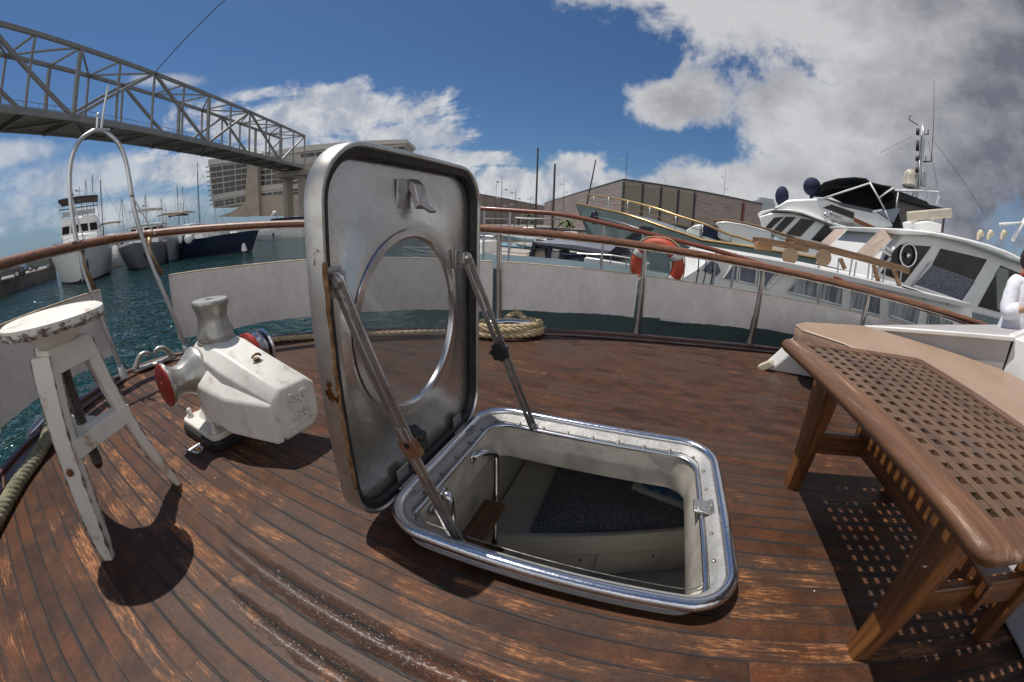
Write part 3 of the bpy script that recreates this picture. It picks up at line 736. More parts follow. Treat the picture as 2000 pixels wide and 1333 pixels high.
def _quilt():
    g = NT(M_quilt.node_tree); b = g.n['Principled BSDF']; tc = g.node('ShaderNodeTexCoord')
    v = g.node('ShaderNodeTexVoronoi', feature='F1'); g.put(v.inputs['Vector'], g.mapv(tc.outputs['Object'], (1, 1.3, 1))); v.inputs['Scale'].default_value = 120
    c = g.mix(g.ss(v.outputs['Distance'], 0.2, 0.5), (0.34, 0.36, 0.39), (0.095, 0.11, 0.135)); g.put(b.inputs['Base Color'], c); b.inputs['Roughness'].default_value = 0.9
    bp = g.node('ShaderNodeBump'); bp.inputs['Strength'].default_value = 0.3; g.put(bp.inputs['Height'], g.noise(tc.outputs['Object'], 6, 4)); g.l.new(bp.outputs[0], b.inputs['Normal'])
_quilt()
quilt_top = -0.60
mb = MB(); ny = 26; rings = []
for i in range(ny + 1):
    x = -0.40 + 2.1 * i / ny; rg = []
    for j in range(19):
        v = j / 18; y = bfy(x, .035) + (2.62 - bfy(x, .035)) * v
        e_ = min(1, v / 0.10, (1 - v) / 0.06, (i + 0.3) / 2.2); z = quilt_top - 0.055 + 0.075 * math.sqrt(max(0, e_)) + 0.006 * math.sin(7 * x + 5 * y) + 0.005 * math.sin(17 * x - 9 * y)
        rg.append(Vector((x + (0.03 * (1 - e_) if i < 3 else 0), y, z)))
    rings.append(rg + [Vector((q.x, q.y, quilt_top - 0.08)) for q in reversed(rg)])
mb.loft(rings)
tag(mb.build('mattress', M_quilt, smooth=True, auto=60, origin=(0.5, 1.9, -0.65)), 'dark blue speckled mattress lying on the berth below the hatch', 'mattress')
mb = MB(); mb.box((0.30, 1.90, quilt_top + 0.030), (0.36, 0.20, 0.03), rot=Matrix.Rotation(R(-18), 3, 'Z'))
pl = mb.build('towel', mat('pale folded cloth', (0.55, 0.57, 0.58), 0.9, 0, (0.42, 0.45, 0.48), 20, 0.6, 0.3, 60), origin=(0.30, 1.9, quilt_top + 0.03), bevel=0.012, seg=3)
tag(pl, 'pale folded cloth with a blue patch lying on the dark mattress', 'folded cloth')
mb = MB(); mb.box((0.30, 1.89, quilt_top + 0.048), (0.26, 0.12, 0.006), rot=Matrix.Rotation(R(-18), 3, 'Z')); mb.build('blue_patch', mat('bright blue cloth', (0.01, 0.14, 0.36), 0.8, 0, (0.35, 0.45, 0.5), 30, 0.7), pl, bevel=0.002)
lad = empty('companion_ladder', (-0.5, 1.1, -0.98), 'steel ladder with ribbed teak treads hanging under the hatch', 'ladder')
for y, nm in ((1.235, 1), (0.84, -1)):
    mb = MB(); mb.tube(curve_pts([(-0.535, y - 0.14 * nm if nm > 0 else y + 0.02, 0.0), (-0.510, y - 0.10 if nm > 0 else y + 0.01, 0.002), (-0.500, y - 0.02 if nm > 0 else y, -0.05), (-0.50, y, -0.13), (-0.50, y, -0.6), (-0.50, y, -0.975)], 5), 0.0155, 10)
    mb.lathe([(0.024, 0), (0.024, 0.006)], (-0.537, y - 0.14 if nm > 0 else y + 0.02, 0.0), (1, 0, 0), 14); mb.build('side_tube', M_chrome, lad, smooth='all')
M_tread = wood('teak tread', (0.10, 0.05, 0.022), (0.22, 0.11, 0.05), (0.28, 0.19, 0.12), 0.5, 'Y', 1.0, 0, 0.62)
for z in (-0.33, -0.62, -0.88):
    mb = MB(); mb.box((-0.495, 1.04, z), (0.10, 0.37, 0.028))
    for k in range(5): mb.box((-0.535 + k * 0.02, 1.04, z + 0.016), (0.010, 0.36, 0.006))
    mb.build('tread', M_tread, lad, bevel=0.003)
# ---------------------------------------------------------------- windlass
wl = empty('anchor_windlass', (-1.55, 0.74, 0), 'chipped white anchor windlass with upright drum and red capped side drums', 'windlass')
AX = -1.60; AY = 0.775; AZ = 0.305
def rbox(mb, c, sx, sy, z0, z1, r, n=5):
    mb.loft([[Vector((x, y, z)) for x, y in rrect(c[0] - sx / 2, c[0] + sx / 2, c[1] - sy / 2, c[1] + sy / 2, r, n)] for z in (z0, z1)])
mb = MB(); rbox(mb, (-1.635, 0.70), 0.34, 0.25, 0.001, 0.045, 0.05); mb.build('base_gasket', M_rubber, wl, bevel=0.008)
mb = MB(); rbox(mb, (-1.635, 0.70), 0.32, 0.225, 0.045, 0.072, 0.035)
mb.loft([[Vector((x, y, z)) for x, y in rrect(-1.66 - s, -1.66 + s * 1.3, 0.73 - t, 0.73 + t, min(s, t) * 0.5, 5)] for z, s, t in ((0.07, 0.10, 0.085), (0.10, 0.07, 0.07), (0.17, 0.065, 0.068), (0.24, 0.07, 0.075))])
mb.build('base_flange', M_wl, wl, bevel=0.006)
for x, y in ((-1.765, 0.625), (-1.515, 0.622), (-1.765, 0.785), (-1.515, 0.785)):
    mb = MB(); mb.lathe([(0.019, 0), (0.019, 0.009), (0.013, 0.012), (0.013, 0.034), (0.008, 0.041), (0.001, 0.042)], (x, y, 0.072), n=6); mb.build('bolt', M_wl, wl, smooth=True, auto=30)
# gearbox: loft of rounded sections running aft, sloping down
def sec(x, y0, y1, z0, z1, ch, chb=None):
    chb = ch if chb is None else chb
    return [Vector((x, y0 + chb, z0)), Vector((x, y1 - chb, z0)), Vector((x, y1, z0 + chb)), Vector((x, y1, z1 - ch)), Vector((x, y1 - ch, z1)), Vector((x, y0 + ch, z1)), Vector((x, y0, z1 - ch)), Vector((x, y0, z0 + chb))]
mb = MB()
mb.loft([sec(-1.70, 0.70, 0.85, 0.15, 0.40, 0.03), sec(-1.66, 0.665, 0.885, 0.13, 0.425, 0.035), sec(-1.50, 0.655, 0.895, 0.125, 0.415, 0.045), sec(-1.42, 0.66, 0.90, 0.12, 0.395, 0.05), sec(-1.18, 0.72, 0.945, 0.070, 0.292, 0.042), sec(-1.168, 0.735, 0.93, 0.085, 0.278, 0.036)])
hs = mb.build('gearbox', M_wl, wl, bevel=0.007, seg=3)
mb = MB()   # lower flared side cheek
mb.loft([[Vector((x, y, z)) for y, z in pts] for x, pts in (
    (-1.60, ((0.62, 0.17), (0.66, 0.14), (0.66, 0.30), (0.62, 0.27))),
    (-1.50, ((0.595, 0.155), (0.66, 0.13), (0.66, 0.345), (0.60, 0.29))),
    (-1.36, ((0.625, 0.11), (0.69, 0.10), (0.69, 0.31), (0.63, 0.255))),
    (-1.173, ((0.712, 0.078), (0.75, 0.070), (0.75, 0.262), (0.714, 0.238))))])
mb.build('side_cheek', M_wl, hs, bevel=0.010, seg=3)
# small rusty lifting eye on the slope
mb = MB(); mb.tube([(-1.34, 0.80 + 0.02 * math.cos(a), 0.375 + 0.012 * math.sin(a)) for a in [math.pi * i / 8 for i in range(9)]], 0.005, 6); mb.lathe([(0.016, -0.006), (0.014, 0.004)], (-1.34, 0.80, 0.364), (0.4, 0, 1), 12)
mb.build('filler_cap', mat('rusty cap', (0.10, 0.06, 0.04), 0.6, 0.5, (0.25, 0.12, 0.05), 60, 0.9), hs, smooth=True)
# embossed lettering on the end face
def letters(txt, size, origin, right, up, depth, material, parent, name='lettering', bold=0.0):
    cu = bpy.data.curves.new(name, 'FONT'); cu.body = txt; cu.size = size; cu.extrude = depth; cu.align_x = 'CENTER'; cu.align_y = 'CENTER'; cu.offset = bold
    o = bpy.data.objects.new(name, cu); r_ = Vector(right).normalized(); u_ = Vector(up).normalized(); n_ = r_.cross(u_)
    M = Matrix((r_, u_, n_)).transposed().to_4x4(); M.translation = Vector(origin)
    col.objects.link(o)
    dg = bpy.context.evaluated_depsgraph_get(); me = bpy.data.meshes.new_from_object(o.evaluated_get(dg)); bpy.data.objects.remove(o)
    me.transform(parent_world(parent).inverted() @ M); me.materials.clear(); me.materials.append(material)
    ob = bpy.data.objects.new(name, me); col.objects.link(ob); ob.parent = parent; return ob
FX = -1.166
for txt, size, y, z in (('S·G', 0.066, 0.84, 0.228), ('S.p.A.', 0.028, 0.85, 0.182), ('1000 W', 0.024, 0.84, 0.152)):
    letters(txt, size, (FX, y, z), (0, 1, 0.0), (0, 0, 1), 0.007, M_wl, hs, bold=0.0022)
mb = MB(); mb.box((FX, 0.875, 0.128), (0.006, 0.075, 0.007)); mb.box((FX, 0.80, 0.120), (0.006, 0.05, 0.005)); mb.build('emboss_bar', M_wl, hs, bevel=0.001)
# upright capstan drum
prof = [(0.086, 0.0), (0.088, 0.012), (0.086, 0.028), (0.078, 0.032), (0.078, 0.040), (0.083, 0.044), (0.080, 0.060), (0.066, 0.095), (0.062, 0.120), (0.066, 0.150), (0.078, 0.180), (0.080, 0.190), (0.076, 0.196), (0.020, 0.198), (0.018, 0.190), (0.001, 0.190)]
n = 48; p0 = Vector((AX - 0.015, AY, 0.395)); mb = MB(); rings = []
for r_, h in prof:
    rib = 0.05 if 0.05 < h < 0.185 and r_ > 0.05 else 0
    rings.append([p0 + Vector((math.cos(2 * math.pi * j / n) * r_ * (1 + rib * (1 if j % 8 in (0, 1) else 0)), math.sin(2 * math.pi * j / n) * r_ * (1 + rib * (1 if j % 8 in (0, 1) else 0)), h)) for j in range(n)])
mb.loft(rings); mb.build('capstan_drum', M_cast, wl, smooth=True, auto=50)
mb = MB(); mb.lathe([(0.095, -0.05), (0.096, -0.01), (0.090, 0.0)], p0, n=32); mb.build('drum_collar', M_wl, wl, smooth=True)
# horizontal drum, near side, with red end cap
prof = [(0.108, 0.0), (0.112, 0.010), (0.106, 0.026), (0.080, 0.055), (0.060, 0.090), (0.058, 0.115), (0.070, 0.145), (0.088, 0.158), (0.088, 0.170)]
p1 = Vector((AX - 0.02, 0.672, AZ)); rings = []
for r_, h in reversed(prof):
    rings.append([p1 + Vector((math.cos(2 * math.pi * j / n) * r_ * (1 + (0.05 if 0.03 < h < 0.15 and j % 8 in (0, 1) else 0)), -h, math.sin(2 * math.pi * j / n) * r_ * (1 + (0.05 if 0.03 < h < 0.15 and j % 8 in (0, 1) else 0)))) for j in range(n)])
mb = MB(); mb.loft(rings); dr = mb.build('side_drum', M_cast, wl, smooth=True, auto=50)
mb = MB(); mb.lathe([(0.088, 0), (0.088, 0.006), (0.080, 0.010), (0.02, 0.012), (0.018, 0.016), (0.001, 0.016)], p1 + Vector((0, -0.170, 0)), (0, -1, 0), 40); mb.build('end_cap', M_red, dr, smooth=True)
# chain gypsy, far side
p2 = Vector((AX + 0.0, 0.905, AZ + 0.01)); mb = MB()
mb.lathe([(0.03, 0.03), (0.04, 0), (0.04, 0.02), (0.078, 0.026), (0.080, 0.034), (0.055, 0.046), (0.055, 0.056), (0.080, 0.068), (0.079, 0.078), (0.03, 0.080)], p2, (0, 1, 0), 40)
gy = mb.build('chain_gypsy', M_chrome, wl, smooth=True)
mb = MB(); mb.lathe([(0.080, 0.0), (0.090, 0.006), (0.090, 0.030), (0.084, 0.034), (0.03, 0.036)], p2 + Vector((0, 0.000, 0)), (0, 1, 0), 36); mb.build('brake_ring', M_red, gy, smooth=True)
mb = MB(); mb.lathe([(0.082, 0.0), (0.088, 0.006), (0.088, 0.012), (0.070, 0.014), (0.070, 0.004)], p2 + Vector((0, 0.095, 0)), (0, 1, 0), 40); mb.lathe([(0.02, 0.078), (0.02, 0.10)], p2, (0, 1, 0), 12); mb.build('guard_ring', M_chrome, gy, smooth=True)
# shackle left by the windlass base
mb = MB(); c = gnd(385, 882, 0.0)
mb.tube(curve_pts([(c.x - 0.02, c.y - 0.02, 0.008), (c.x + 0.02, c.y - 0.022, 0.016), (c.x + 0.035, c.y, 0.008), (c.x + 0.02, c.y + 0.02, 0.008), (c.x - 0.02, c.y + 0.02, 0.014)], 5), 0.0055, 8)
mb.cyl((c.x - 0.022, c.y - 0.035, 0.009), (c.x - 0.022, c.y + 0.03, 0.014), 0.005, n=8); mb.box((c.x - 0.022, c.y - 0.036, 0.010), (0.012, 0.01, 0.012))
tag(mb.build('shackle', M_chrome, smooth=True, origin=(c.x, c.y, 0.0)), 'small steel shackle lying on the deck by the windlass base', 'shackle')

# ---------------------------------------------------------------- stool
SX, SY, SZ = -1.40, 0.118, 0.700
st = empty('wooden_stool', (SX, SY, 0), 'worn white wooden stool with round seat on a threaded steel spindle', 'stool')
n = 56; rnd = random.Random(5); mb = MB(); rings = []
jit = [rnd.uniform(-1, 1) for _ in range(n)]
for r_, h in ((0.125, -0.034), (0.158, -0.030), (0.168, -0.012), (0.165, 0.004), (0.154, 0.010), (0.10, 0.008), (0.04, 0.004), (0.001, 0.003)):
    rings.append([Vector((SX + r_ * math.cos(2 * math.pi * j / n) * (1 + 0.006 * jit[j] * (h < 0)), SY + r_ * math.sin(2 * math.pi * j / n) * (1 + 0.006 * jit[j] * (h < 0)), SZ + h)) for j in range(n)])
mb.loft(rings); seat = mb.build('seat', M_stool, st, smooth=True)
mb = MB(); n = 90; rings = []
for dr, h in ((0.0, -0.024), (0.0016, -0.020), (0.0018, -0.006), (0.0, -0.002)):
    rings.append([Vector((SX + (0.1655 + dr + 0.0012 * math.sin(17 * a) + 0.001 * math.sin(31 * a)) * math.cos(a), SY + (0.1655 + dr + 0.0012 * math.sin(17 * a)) * math.sin(a), SZ + h + 0.0022 * math.sin(9 * a) * math.sin(5 * a + 1) + 0.0015 * math.sin(37 * a) - 0.001)) for a in [2 * math.pi * j / n for j in range(n)]])
mb.loft(rings, caps=False); mb.build('worn_edge', mat('bare seat edge', (0.12, 0.075, 0.055), 0.8, 0, (0.56, 0.53, 0.47), 60, 1.0, 0.8, 120), seat, smooth='all')
mb = MB(); mb.lathe([(0.060, 0.0), (0.085, 0.025), (0.090, 0.040)], (SX, SY, SZ - 0.074), n=28); mb.build('seat_hub', M_stool, seat, smooth=True)
mb = MB()   # threaded spindle
prof = []; z = 0.235
while z < SZ - 0.05: prof += [(0.0155, z), (0.0185, z + 0.002), (0.0185, z + 0.0035), (0.0155, z + 0.0055)]; z += 0.007
mb.lathe([(0.008, 0.215), (0.015, 0.222)] + prof, (SX, SY, 0), n=16); mb.build('spindle', mat('oily steel thread', (0.12, 0.10, 0.09), 0.45, 0.8, (0.05, 0.04, 0.04), 30, 0.7), st, smooth=True, auto=60)
feet = [Vector((-1.255, -0.005, 0)), Vector((-1.425, 0.362, 0)), Vector((-1.67, 0.02, 0))]
tops = [Vector((SX, SY, 0.615)) + (f - Vector((SX, SY, 0))).normalized() * 0.085 for f in feet]
for i, (f, t) in enumerate(zip(feet, tops)):
    t = Vector(t); tg = (f - Vector((SX, SY, 0))).normalized(); mb = MB(); rr = []
    for k in range(9):
        u = k / 8; p = t.lerp(f, u); w = 0.074 - 0.022 * u; h = 0.044 - 0.014 * u
        p = p + tg * (-0.010 * math.sin(math.pi * u)); s_ = Vector((-tg.y, tg.x, 0))
        wv = [rnd.uniform(-0.0015, 0.0015) for _ in range(4)]
        rr.append([p + s_ * (w / 2 + wv[0]) + tg * (h / 2), p - s_ * (w / 2 + wv[1]) + tg * (h / 2), p - s_ * (w / 2 + wv[2]) - tg * (h / 2), p + s_ * (w / 2 + wv[3]) - tg * (h / 2)])
    rr[-1] = [Vector((q.x, q.y, max(0.001, q.z))) for q in rr[-1]]; rr[-1] = [q.lerp(f, 0.35) for q in rr[-1]]; rr[-1] = [Vector((q.x, q.y, 0.001)) for q in rr[-1]]
    mb.loft(rr); lg = mb.build('leg', M_stool, st, bevel=0.004)
    for e_, r0_ in ((0, 0.0042), (3, 0.0034), (1, 0.0026)):
        mb = MB(); cp_ = curve_pts([q_[e_] for q_ in rr], 8); mb.tube([p_ + Vector((0, 0, 0.001)) for p_ in cp_], [max(0.0003, r0_ * (0.25 + 1.6 * (0.5 + 0.5 * math.sin(k * 0.9 + i)) * (0.5 + 0.5 * math.sin(k * 0.37 + e_)) * (0.35 + k / len(cp_)))) for k in range(len(cp_))], 6); mb.build('bare_edge', mat('bare seat edge'), lg, smooth='all')
    if i == 0:
        mb = MB(); q = t.lerp(f, 0.52) + Vector((-tg.y, tg.x, 0)) * -0.004; mb.lathe([(0.012, -0.003), (0.010, 0.004), (0.001, 0.005)], q + tg * 0.016, tg, 14); mb.build('rusty_bolt', mat('rust', (0.22, 0.085, 0.025), 0.8, 0, (0.10, 0.04, 0.02), 60, 0.8, 0.5, 120), lg, smooth=True)
# top spider and lower nut board between the legs
def tri_board(z, reach, th, w, name):
    mb = MB(); c = Vector((SX, SY, z)); ps = []
    for f, t in zip(feet, tops):
        u = (0.615 - z) / 0.615; p = Vector(t).lerp(f, u); p.z = z; ps.append(p)
    mb.beam(ps[0], ps[1], w, th); m_ = (ps[0] + ps[1]) / 2; mb.beam(c + (c - ps[2]) * 0.3, ps[2], w, th - 0.002)
    mb.lathe([(0.05, -th / 2 - 0.001), (0.05, th / 2 + 0.001)], c, n=20)
    return mb.build(name, M_stool, st, bevel=0.003)
tri_board(0.592, 0, 0.072, 0.066, 'top_board'); tri_board(0.345, 0, 0.056, 0.060, 'lower_board')
# ---------------------------------------------------------------- grating bench / table
BZ = 0.54; BX0, BX1, BY0, BY1 = 0.545, 1.215, 0.35, 1.43
bt = empty('grating_table', ((BX0 + BX1) / 2, (BY0 + BY1) / 2, 0), 'low teak table with a cross lattice grating top and rounded border', 'table')
M_gr = wood('worn teak lattice', (0.066, 0.036, 0.020), (0.155, 0.086, 0.046), (0.085, 0.062, 0.050), 0.5, 'Y', 0.8, 0.15, 0.55)
M_bord = wood('worn teak border', (0.078, 0.034, 0.016), (0.165, 0.076, 0.034), (0.40, 0.26, 0.155), 0.42, 'Y', 0.7, 0.12, 0.555)
M_leg = wood('oiled teak leg', (0.085, 0.032, 0.010), (0.25, 0.098, 0.027), (0.07, 0.028, 0.012), 0.4, 'Z', 0.8, 0.2, 0.6)
TH = 0.038; bw = 0.078
mb = MB(); r = 0.05
def brect(off, z): return [Vector((x, y, z)) for x, y in rrect(BX0 + off, BX1 - off, BY0 + off, BY1 - off, max(0.012, r - off), 7)]
mb.loft([brect(0.010, BZ - TH), brect(0.0, BZ - TH + 0.012), brect(0.0, BZ - 0.014), brect(0.010, BZ - 0.003), brect(0.022, BZ), brect(bw, BZ), brect(bw, BZ - TH)], closed=True)
mb.build('border', M_bord, bt, smooth=True, auto=50)
gx0, gx1, gy0, gy1 = BX0 + bw - 0.004, BX1 - bw + 0.004, BY0 + bw - 0.004, BY1 - bw + 0.004
NX, NY = 11, 19; hole = 0.47
mb = MB(); px = (gx1 - gx0) / NX; py = (gy1 - gy0) / NY
for i in range(NX + 1):
    x = gx0 + i * px; w = px * (1 - hole)
    mb.box((x, (gy0 + gy1) / 2, BZ - 0.012), (w, gy1 - gy0, 0.020))
for j in range(NY + 1):
    y = gy0 + j * py; w = py * (1 - hole)
    mb.box(((gx0 + gx1) / 2, y, BZ - 0.0128), (gx1 - gx0, w, 0.0196))
mb.build('grating', M_gr, bt)
LXa, LXb, LYa, LYb = 0.715, 1.20, 0.56, 1.285
def leg(x, y, sx):
    mb = MB(); rr = []
    for u, w, d_, dx, dy in ((0, 0.070, 0.125, 0.0, 0.0), (0.18, 0.068, 0.110, 0.0, 0.0), (0.45, 0.064, 0.082, 0.0, 0.0), (0.8, 0.060, 0.062, 0, 0), (1.0, 0.058, 0.054, 0.0, 0)):
        z = (BZ - TH) * (1 - u) + 0.001; xx = x; yy = y
        rr.append([Vector((a, b, z)) for a, b in rrect(xx - w / 2, xx + w / 2, yy - d_ / 2, yy + d_ / 2, 0.008, 2)])
    mb.loft(rr); return mb.build('leg', M_leg, bt, smooth=True, auto=40)
for x, sx in ((LXa, 1), (LXb, -1)):
    for y in (LYa, LYb): leg(x - (0.0 if sx > 0 else 0), y, sx)
M_str = wood('oiled teak rail', (0.09, 0.034, 0.011), (0.24, 0.096, 0.03), (0.08, 0.033, 0.014), 0.35, 'X', 0.8, 0.2, 0.6)
for y in (LYa, LYb):
    mb = MB(); mb.box(((LXa + LXb) / 2, y, 0.205), (LXb - LXa, 0.034, 0.085)); mb.build('cross_rail', M_str, bt, bevel=0.006)
mb = MB(); mb.box(((LXa + LXb) / 2 - 0.01, (LYa + LYb) / 2, 0.225), (0.024, LYb - LYa + 0.10, 0.095)); mb.build('stretcher', wood('oiled teak plank', (0.09, 0.034, 0.011), (0.24, 0.096, 0.03), (0.08, 0.033, 0.014), 0.3, 'Y', 0.8, 0.2, 0.6), bt, bevel=0.004)
for y in (BY0 + 0.16, BY1 - 0.16):
    mb = MB(); mb.box(((BX0 + BX1) / 2, y, BZ - TH - 0.012), (BX1 - BX0 - 0.12, 0.05, 0.026)); mb.build('batten', M_str, bt, bevel=0.003)

bt.rotation_euler = (0, 0, R(2.0))
# ---------------------------------------------------------------- coach roof and sun pad
cr = empty('coach_roof', (2.4, 1.6, 0), 'white coach roof with sloping corner wing, rising from the deck behind the table', 'coach roof')
M_roof = mat('off white moulding', (0.52, 0.51, 0.50), 0.35, 0, (0.42, 0.41, 0.39), 4, 0.5, 0.1, 20)
mb = MB()
bot = [(1.345, -1.25), (1.345, 2.46), (1.30, 2.655), (2.0, 3.02), (6.0, 3.02), (6.0, -1.25)]
top = [(1.40, -1.2), (1.40, 2.40), (1.33, 2.60), (2.0, 2.95), (6.0, 2.95), (6.0, -1.2)]
mb.loft([[Vector((x, y, 0.004)) for x, y in bot], [Vector((x, y, 0.235)) for x, y in top]])
mb.build('roof_block', M_roof, cr, bevel=0.015, seg=3)
mb = MB()   # wing running down to the deck at the forward corner
mb.loft([[Vector(p) for p in ((0.905, 2.72, 0.003), (0.985, 2.665, 0.003), (1.33, 2.635, 0.003), (1.36, 2.76, 0.003))],
         [Vector(p) for p in ((0.955, 2.72, 0.055), (1.03, 2.665, 0.055), (1.33, 2.630, 0.055), (1.36, 2.74, 0.055))],
         [Vector(p) for p in ((1.10, 2.69, 0.262), (1.17, 2.62, 0.262), (1.40, 2.60, 0.262), (1.42, 2.72, 0.262))]])
mb.build('corner_wing', M_white, cr, bevel=0.012, seg=3)
mb = MB(); mb.box((0.955, 2.692, 0.028), (0.11, 0.085, 0.05), rot=Matrix.Rotation(R(-30), 3, 'Z') @ Matrix.Rotation(R(-38), 3, 'Y')); mb.build('foot_plate', mat('yellowed gelcoat', (0.60, 0.56, 0.42), 0.35), cr, bevel=0.008)
# raised trunk whose raked front starts at nothing on the far side
w0, w1 = Vector((1.846, 2.99, 0)), Vector((2.745, 2.298, 0)); bk = Vector((0.9, 1.0, 0)).normalized()
mb = MB(); e = w0 + bk * 0.3; f_ = w1 + Vector((1.6, 0.9, 0))
mb.add([(w0.x, w0.y, 0.24), (w1.x, w1.y, 0.24), (f_.x, f_.y, 0.24), (e.x, e.y, 0.24), (w0.x, w0.y, 0.352), (w1.x, w1.y, 0.585), (f_.x, f_.y, 0.70), (e.x, e.y, 0.352)],
       [(0, 3, 2, 1), (4, 5, 6, 7), (0, 1, 5, 4), (1, 2, 6, 5), (2, 3, 7, 6), (3, 0, 4, 7)])
mb.build('raised_trunk', mat('grey trunk panel', (0.40, 0.385, 0.38), 0.4, 0, (0.33, 0.32, 0.31), 5, 0.5), cr, bevel=0.004)  # panel in a plain grey of its own
mb = MB(); mb.beam((w0.x - 0.01, w0.y, 0.357), (w1.x + 0.02, w1.y - 0.02, 0.598), 0.05, 0.034); mb.beam((w1.x, w1.y, 0.60), (f_.x, f_.y, 0.716), 0.05, 0.034); mb.build('moulding', M_white, cr, bevel=0.008)
mb = MB(); mb.loft([[Vector(p) for p in ((2.745, 2.292, 0.24), (2.80, 2.20, 0.24), (3.3, 1.6, 0.24), (4.4, 3.2, 0.24))], [Vector(p) for p in ((2.78, 2.296, 0.60), (2.84, 2.20, 0.61), (3.35, 1.6, 0.66), (4.4, 3.2, 0.72))]])
mb.build('trunk_front', M_white, cr, bevel=0.01)
M_pad = mat('tan vinyl', (0.33, 0.225, 0.155), 0.42, 0, (0.27, 0.18, 0.125), 4, 0.6, 0.12, 14)
pad = MB(); z0, z1 = 0.24, 0.375
prm = [(1.37, -1.1), (1.36, 1.95), (1.26, 2.24), (1.055, 2.44), (1.065, 2.60), (1.20, 2.74), (1.80, 2.985), (2.72, 2.28), (2.9, 1.5), (2.9, -1.1)]
cxp, cyp = 1.9, 1.9
def pin(off): return [(x + (off if x < cxp else -off), y + (off if y < 0 else (-off if y > 2.5 else 0))) for x, y in prm]
pad.loft([[Vector((x, y, z)) for x, y in pin(o_)] for o_, z in ((0.012, z0), (0, z0 + 0.02), (0, z1 - 0.02), (0.012, z1))])
sp_ = pad.build('sun_pad', M_pad, bevel=0.012, seg=3, origin=(2.0, 1.2, 0.24)); tag(sp_, 'tan vinyl sun pad spread over the white coach roof', 'sun pad')
mb = MB(); mb.tube([Vector((x, y, z1 - 0.010)) for x, y in pin(0.004)], 0.0045, 6, closed=True); mb.build('piping', mat('pale piping', (0.45, 0.36, 0.27), 0.5), sp_, smooth='all')
# ---------------------------------------------------------------- guard rail round the bow
def rail_z(x): return 0.905 - 0.058 * (x + 3.0) * (1 if x < 1.2 else 1.0)
gr = empty('guard_rail', (-1.0, YC, 0), 'varnished teak topped guard rail with steel stanchions and white canvas panels round the foredeck', 'guard rail')
xs = [3.6, 3.2, 2.6, 2.1, 1.6, 1.1, 0.7, 0.22, -0.2, -0.6, -1.0, -1.45, -1.9, -2.3, -2.6, -2.8, -2.93, -3.0]
def railpt(x, side, off=0.02, z=None):
    return Vector((x - (0.0 if x > -2.7 else 0.03), edge_y(x, off, side), rail_z(x) if z is None else z))
line = [railpt(x, 1) for x in xs] + [Vector((-3.06, 1.02, rail_z(-3.05))), Vector((-3.075, YC, rail_z(-3.05))), Vector((-3.06, 2 * YC - 1.02, rail_z(-3.05)))] + [railpt(x, -1) for x in reversed(xs)]
cl = curve_pts(line, 4); mb = MB(); rings = []
for i, p in enumerate(cl):
    a = cl[max(0, i - 1)]; b = cl[min(len(cl) - 1, i + 1)]; t = (b - a).normalized(); s = Vector((t.y, -t.x, 0)).normalized()
    w, h = 0.044, 0.030
    rings.append([p + s * (w * math.cos(q)) * (1 if abs(math.cos(q)) < 0.99 else 0.98) + Vector((0, 0, h * math.sin(q) * (1.15 if math.sin(q) > 0 else 0.8))) for q in [2 * math.pi * j / 14 for j in range(14)]])
mb.loft(rings); hr = mb.build('hand_rail', M_teakrail, gr, smooth='all')
mb = MB(); rings = []
for i, p in enumerate(cl):
    a = cl[max(0, i - 1)]; b = cl[min(len(cl) - 1, i + 1)]; t = (b - a).normalized(); s = Vector((t.y, -t.x, 0)).normalized()
    rings.append([p + s * u + Vector((0, 0, v)) for u, v in ((-0.016, -0.020), (0.016, -0.020), (0.016, -0.031), (-0.016, -0.031))])
mb.loft(rings); mb.build('rail_strip', M_alu_d, gr)
M_stan = mat('weathered stanchion', (0.50, 0.48, 0.46), 0.36, 0.85, (0.30, 0.24, 0.18), 8, 0.6, 0.2, 60, rvar=0.2)
M_brass = mat('tarnished stanchion', (0.30, 0.20, 0.11), 0.4, 0.8, (0.42, 0.34, 0.26), 18, 0.8, 0.2, 60)
stx = [(-2.92, 1), (-2.2, 1), (-1.10, 1), (-0.03, 1), (0.95, 1), (2.0, 1), (2.9, 1), (-2.92, -1), (-2.3, -1), (-1.3, -1), (-0.2, -1), (1.0, -1)]
for x, sd in stx:
    if x == -2.92: continue
    y0 = edge_y(x, 0.055, sd); y1 = edge_y(x, 0.02, sd); zt = rail_z(x) - 0.02
    mb = MB(); mb.tube([(x, y0, -0.06), (x, y0, 0.02), (x, y0, 0.10), (x, y1, zt)], [0.024, 0.024, 0.0145, 0.0135], 12)
    mb.lathe([(0.034, 0), (0.034, 0.008), (0.022, 0.02)], (x, y0, -0.004), n=14); mb.box((x, (y1), zt + 0.002), (0.07, 0.028, 0.006))
    s_ = mb.build('stanchion', M_stan, gr, smooth=True)
    mb = MB(); mb.tube([(x + 0.030, y0 - 0.004 * sd, 0.035), (x + 0.022, y1 + (y0 - y1) * .4, 0.45), (x + 0.016, y1, zt)], 0.0075, 8); mb.build('stay_rod', M_stan, s_, smooth='all')
# gate posts at the stem: tarnished uprights carrying the teak rail
for y, yb in ((1.00, 1.14), (0.52, 0.63)):
    mb = MB(); mb.tube([(-2.955, y * .55 + yb * .45, 0.62), (-2.985, y, 0.80), (-3.0, y + 0.012, 0.885)], 0.0155, 12); mb.build('gate_post', M_brass, gr, smooth='all')
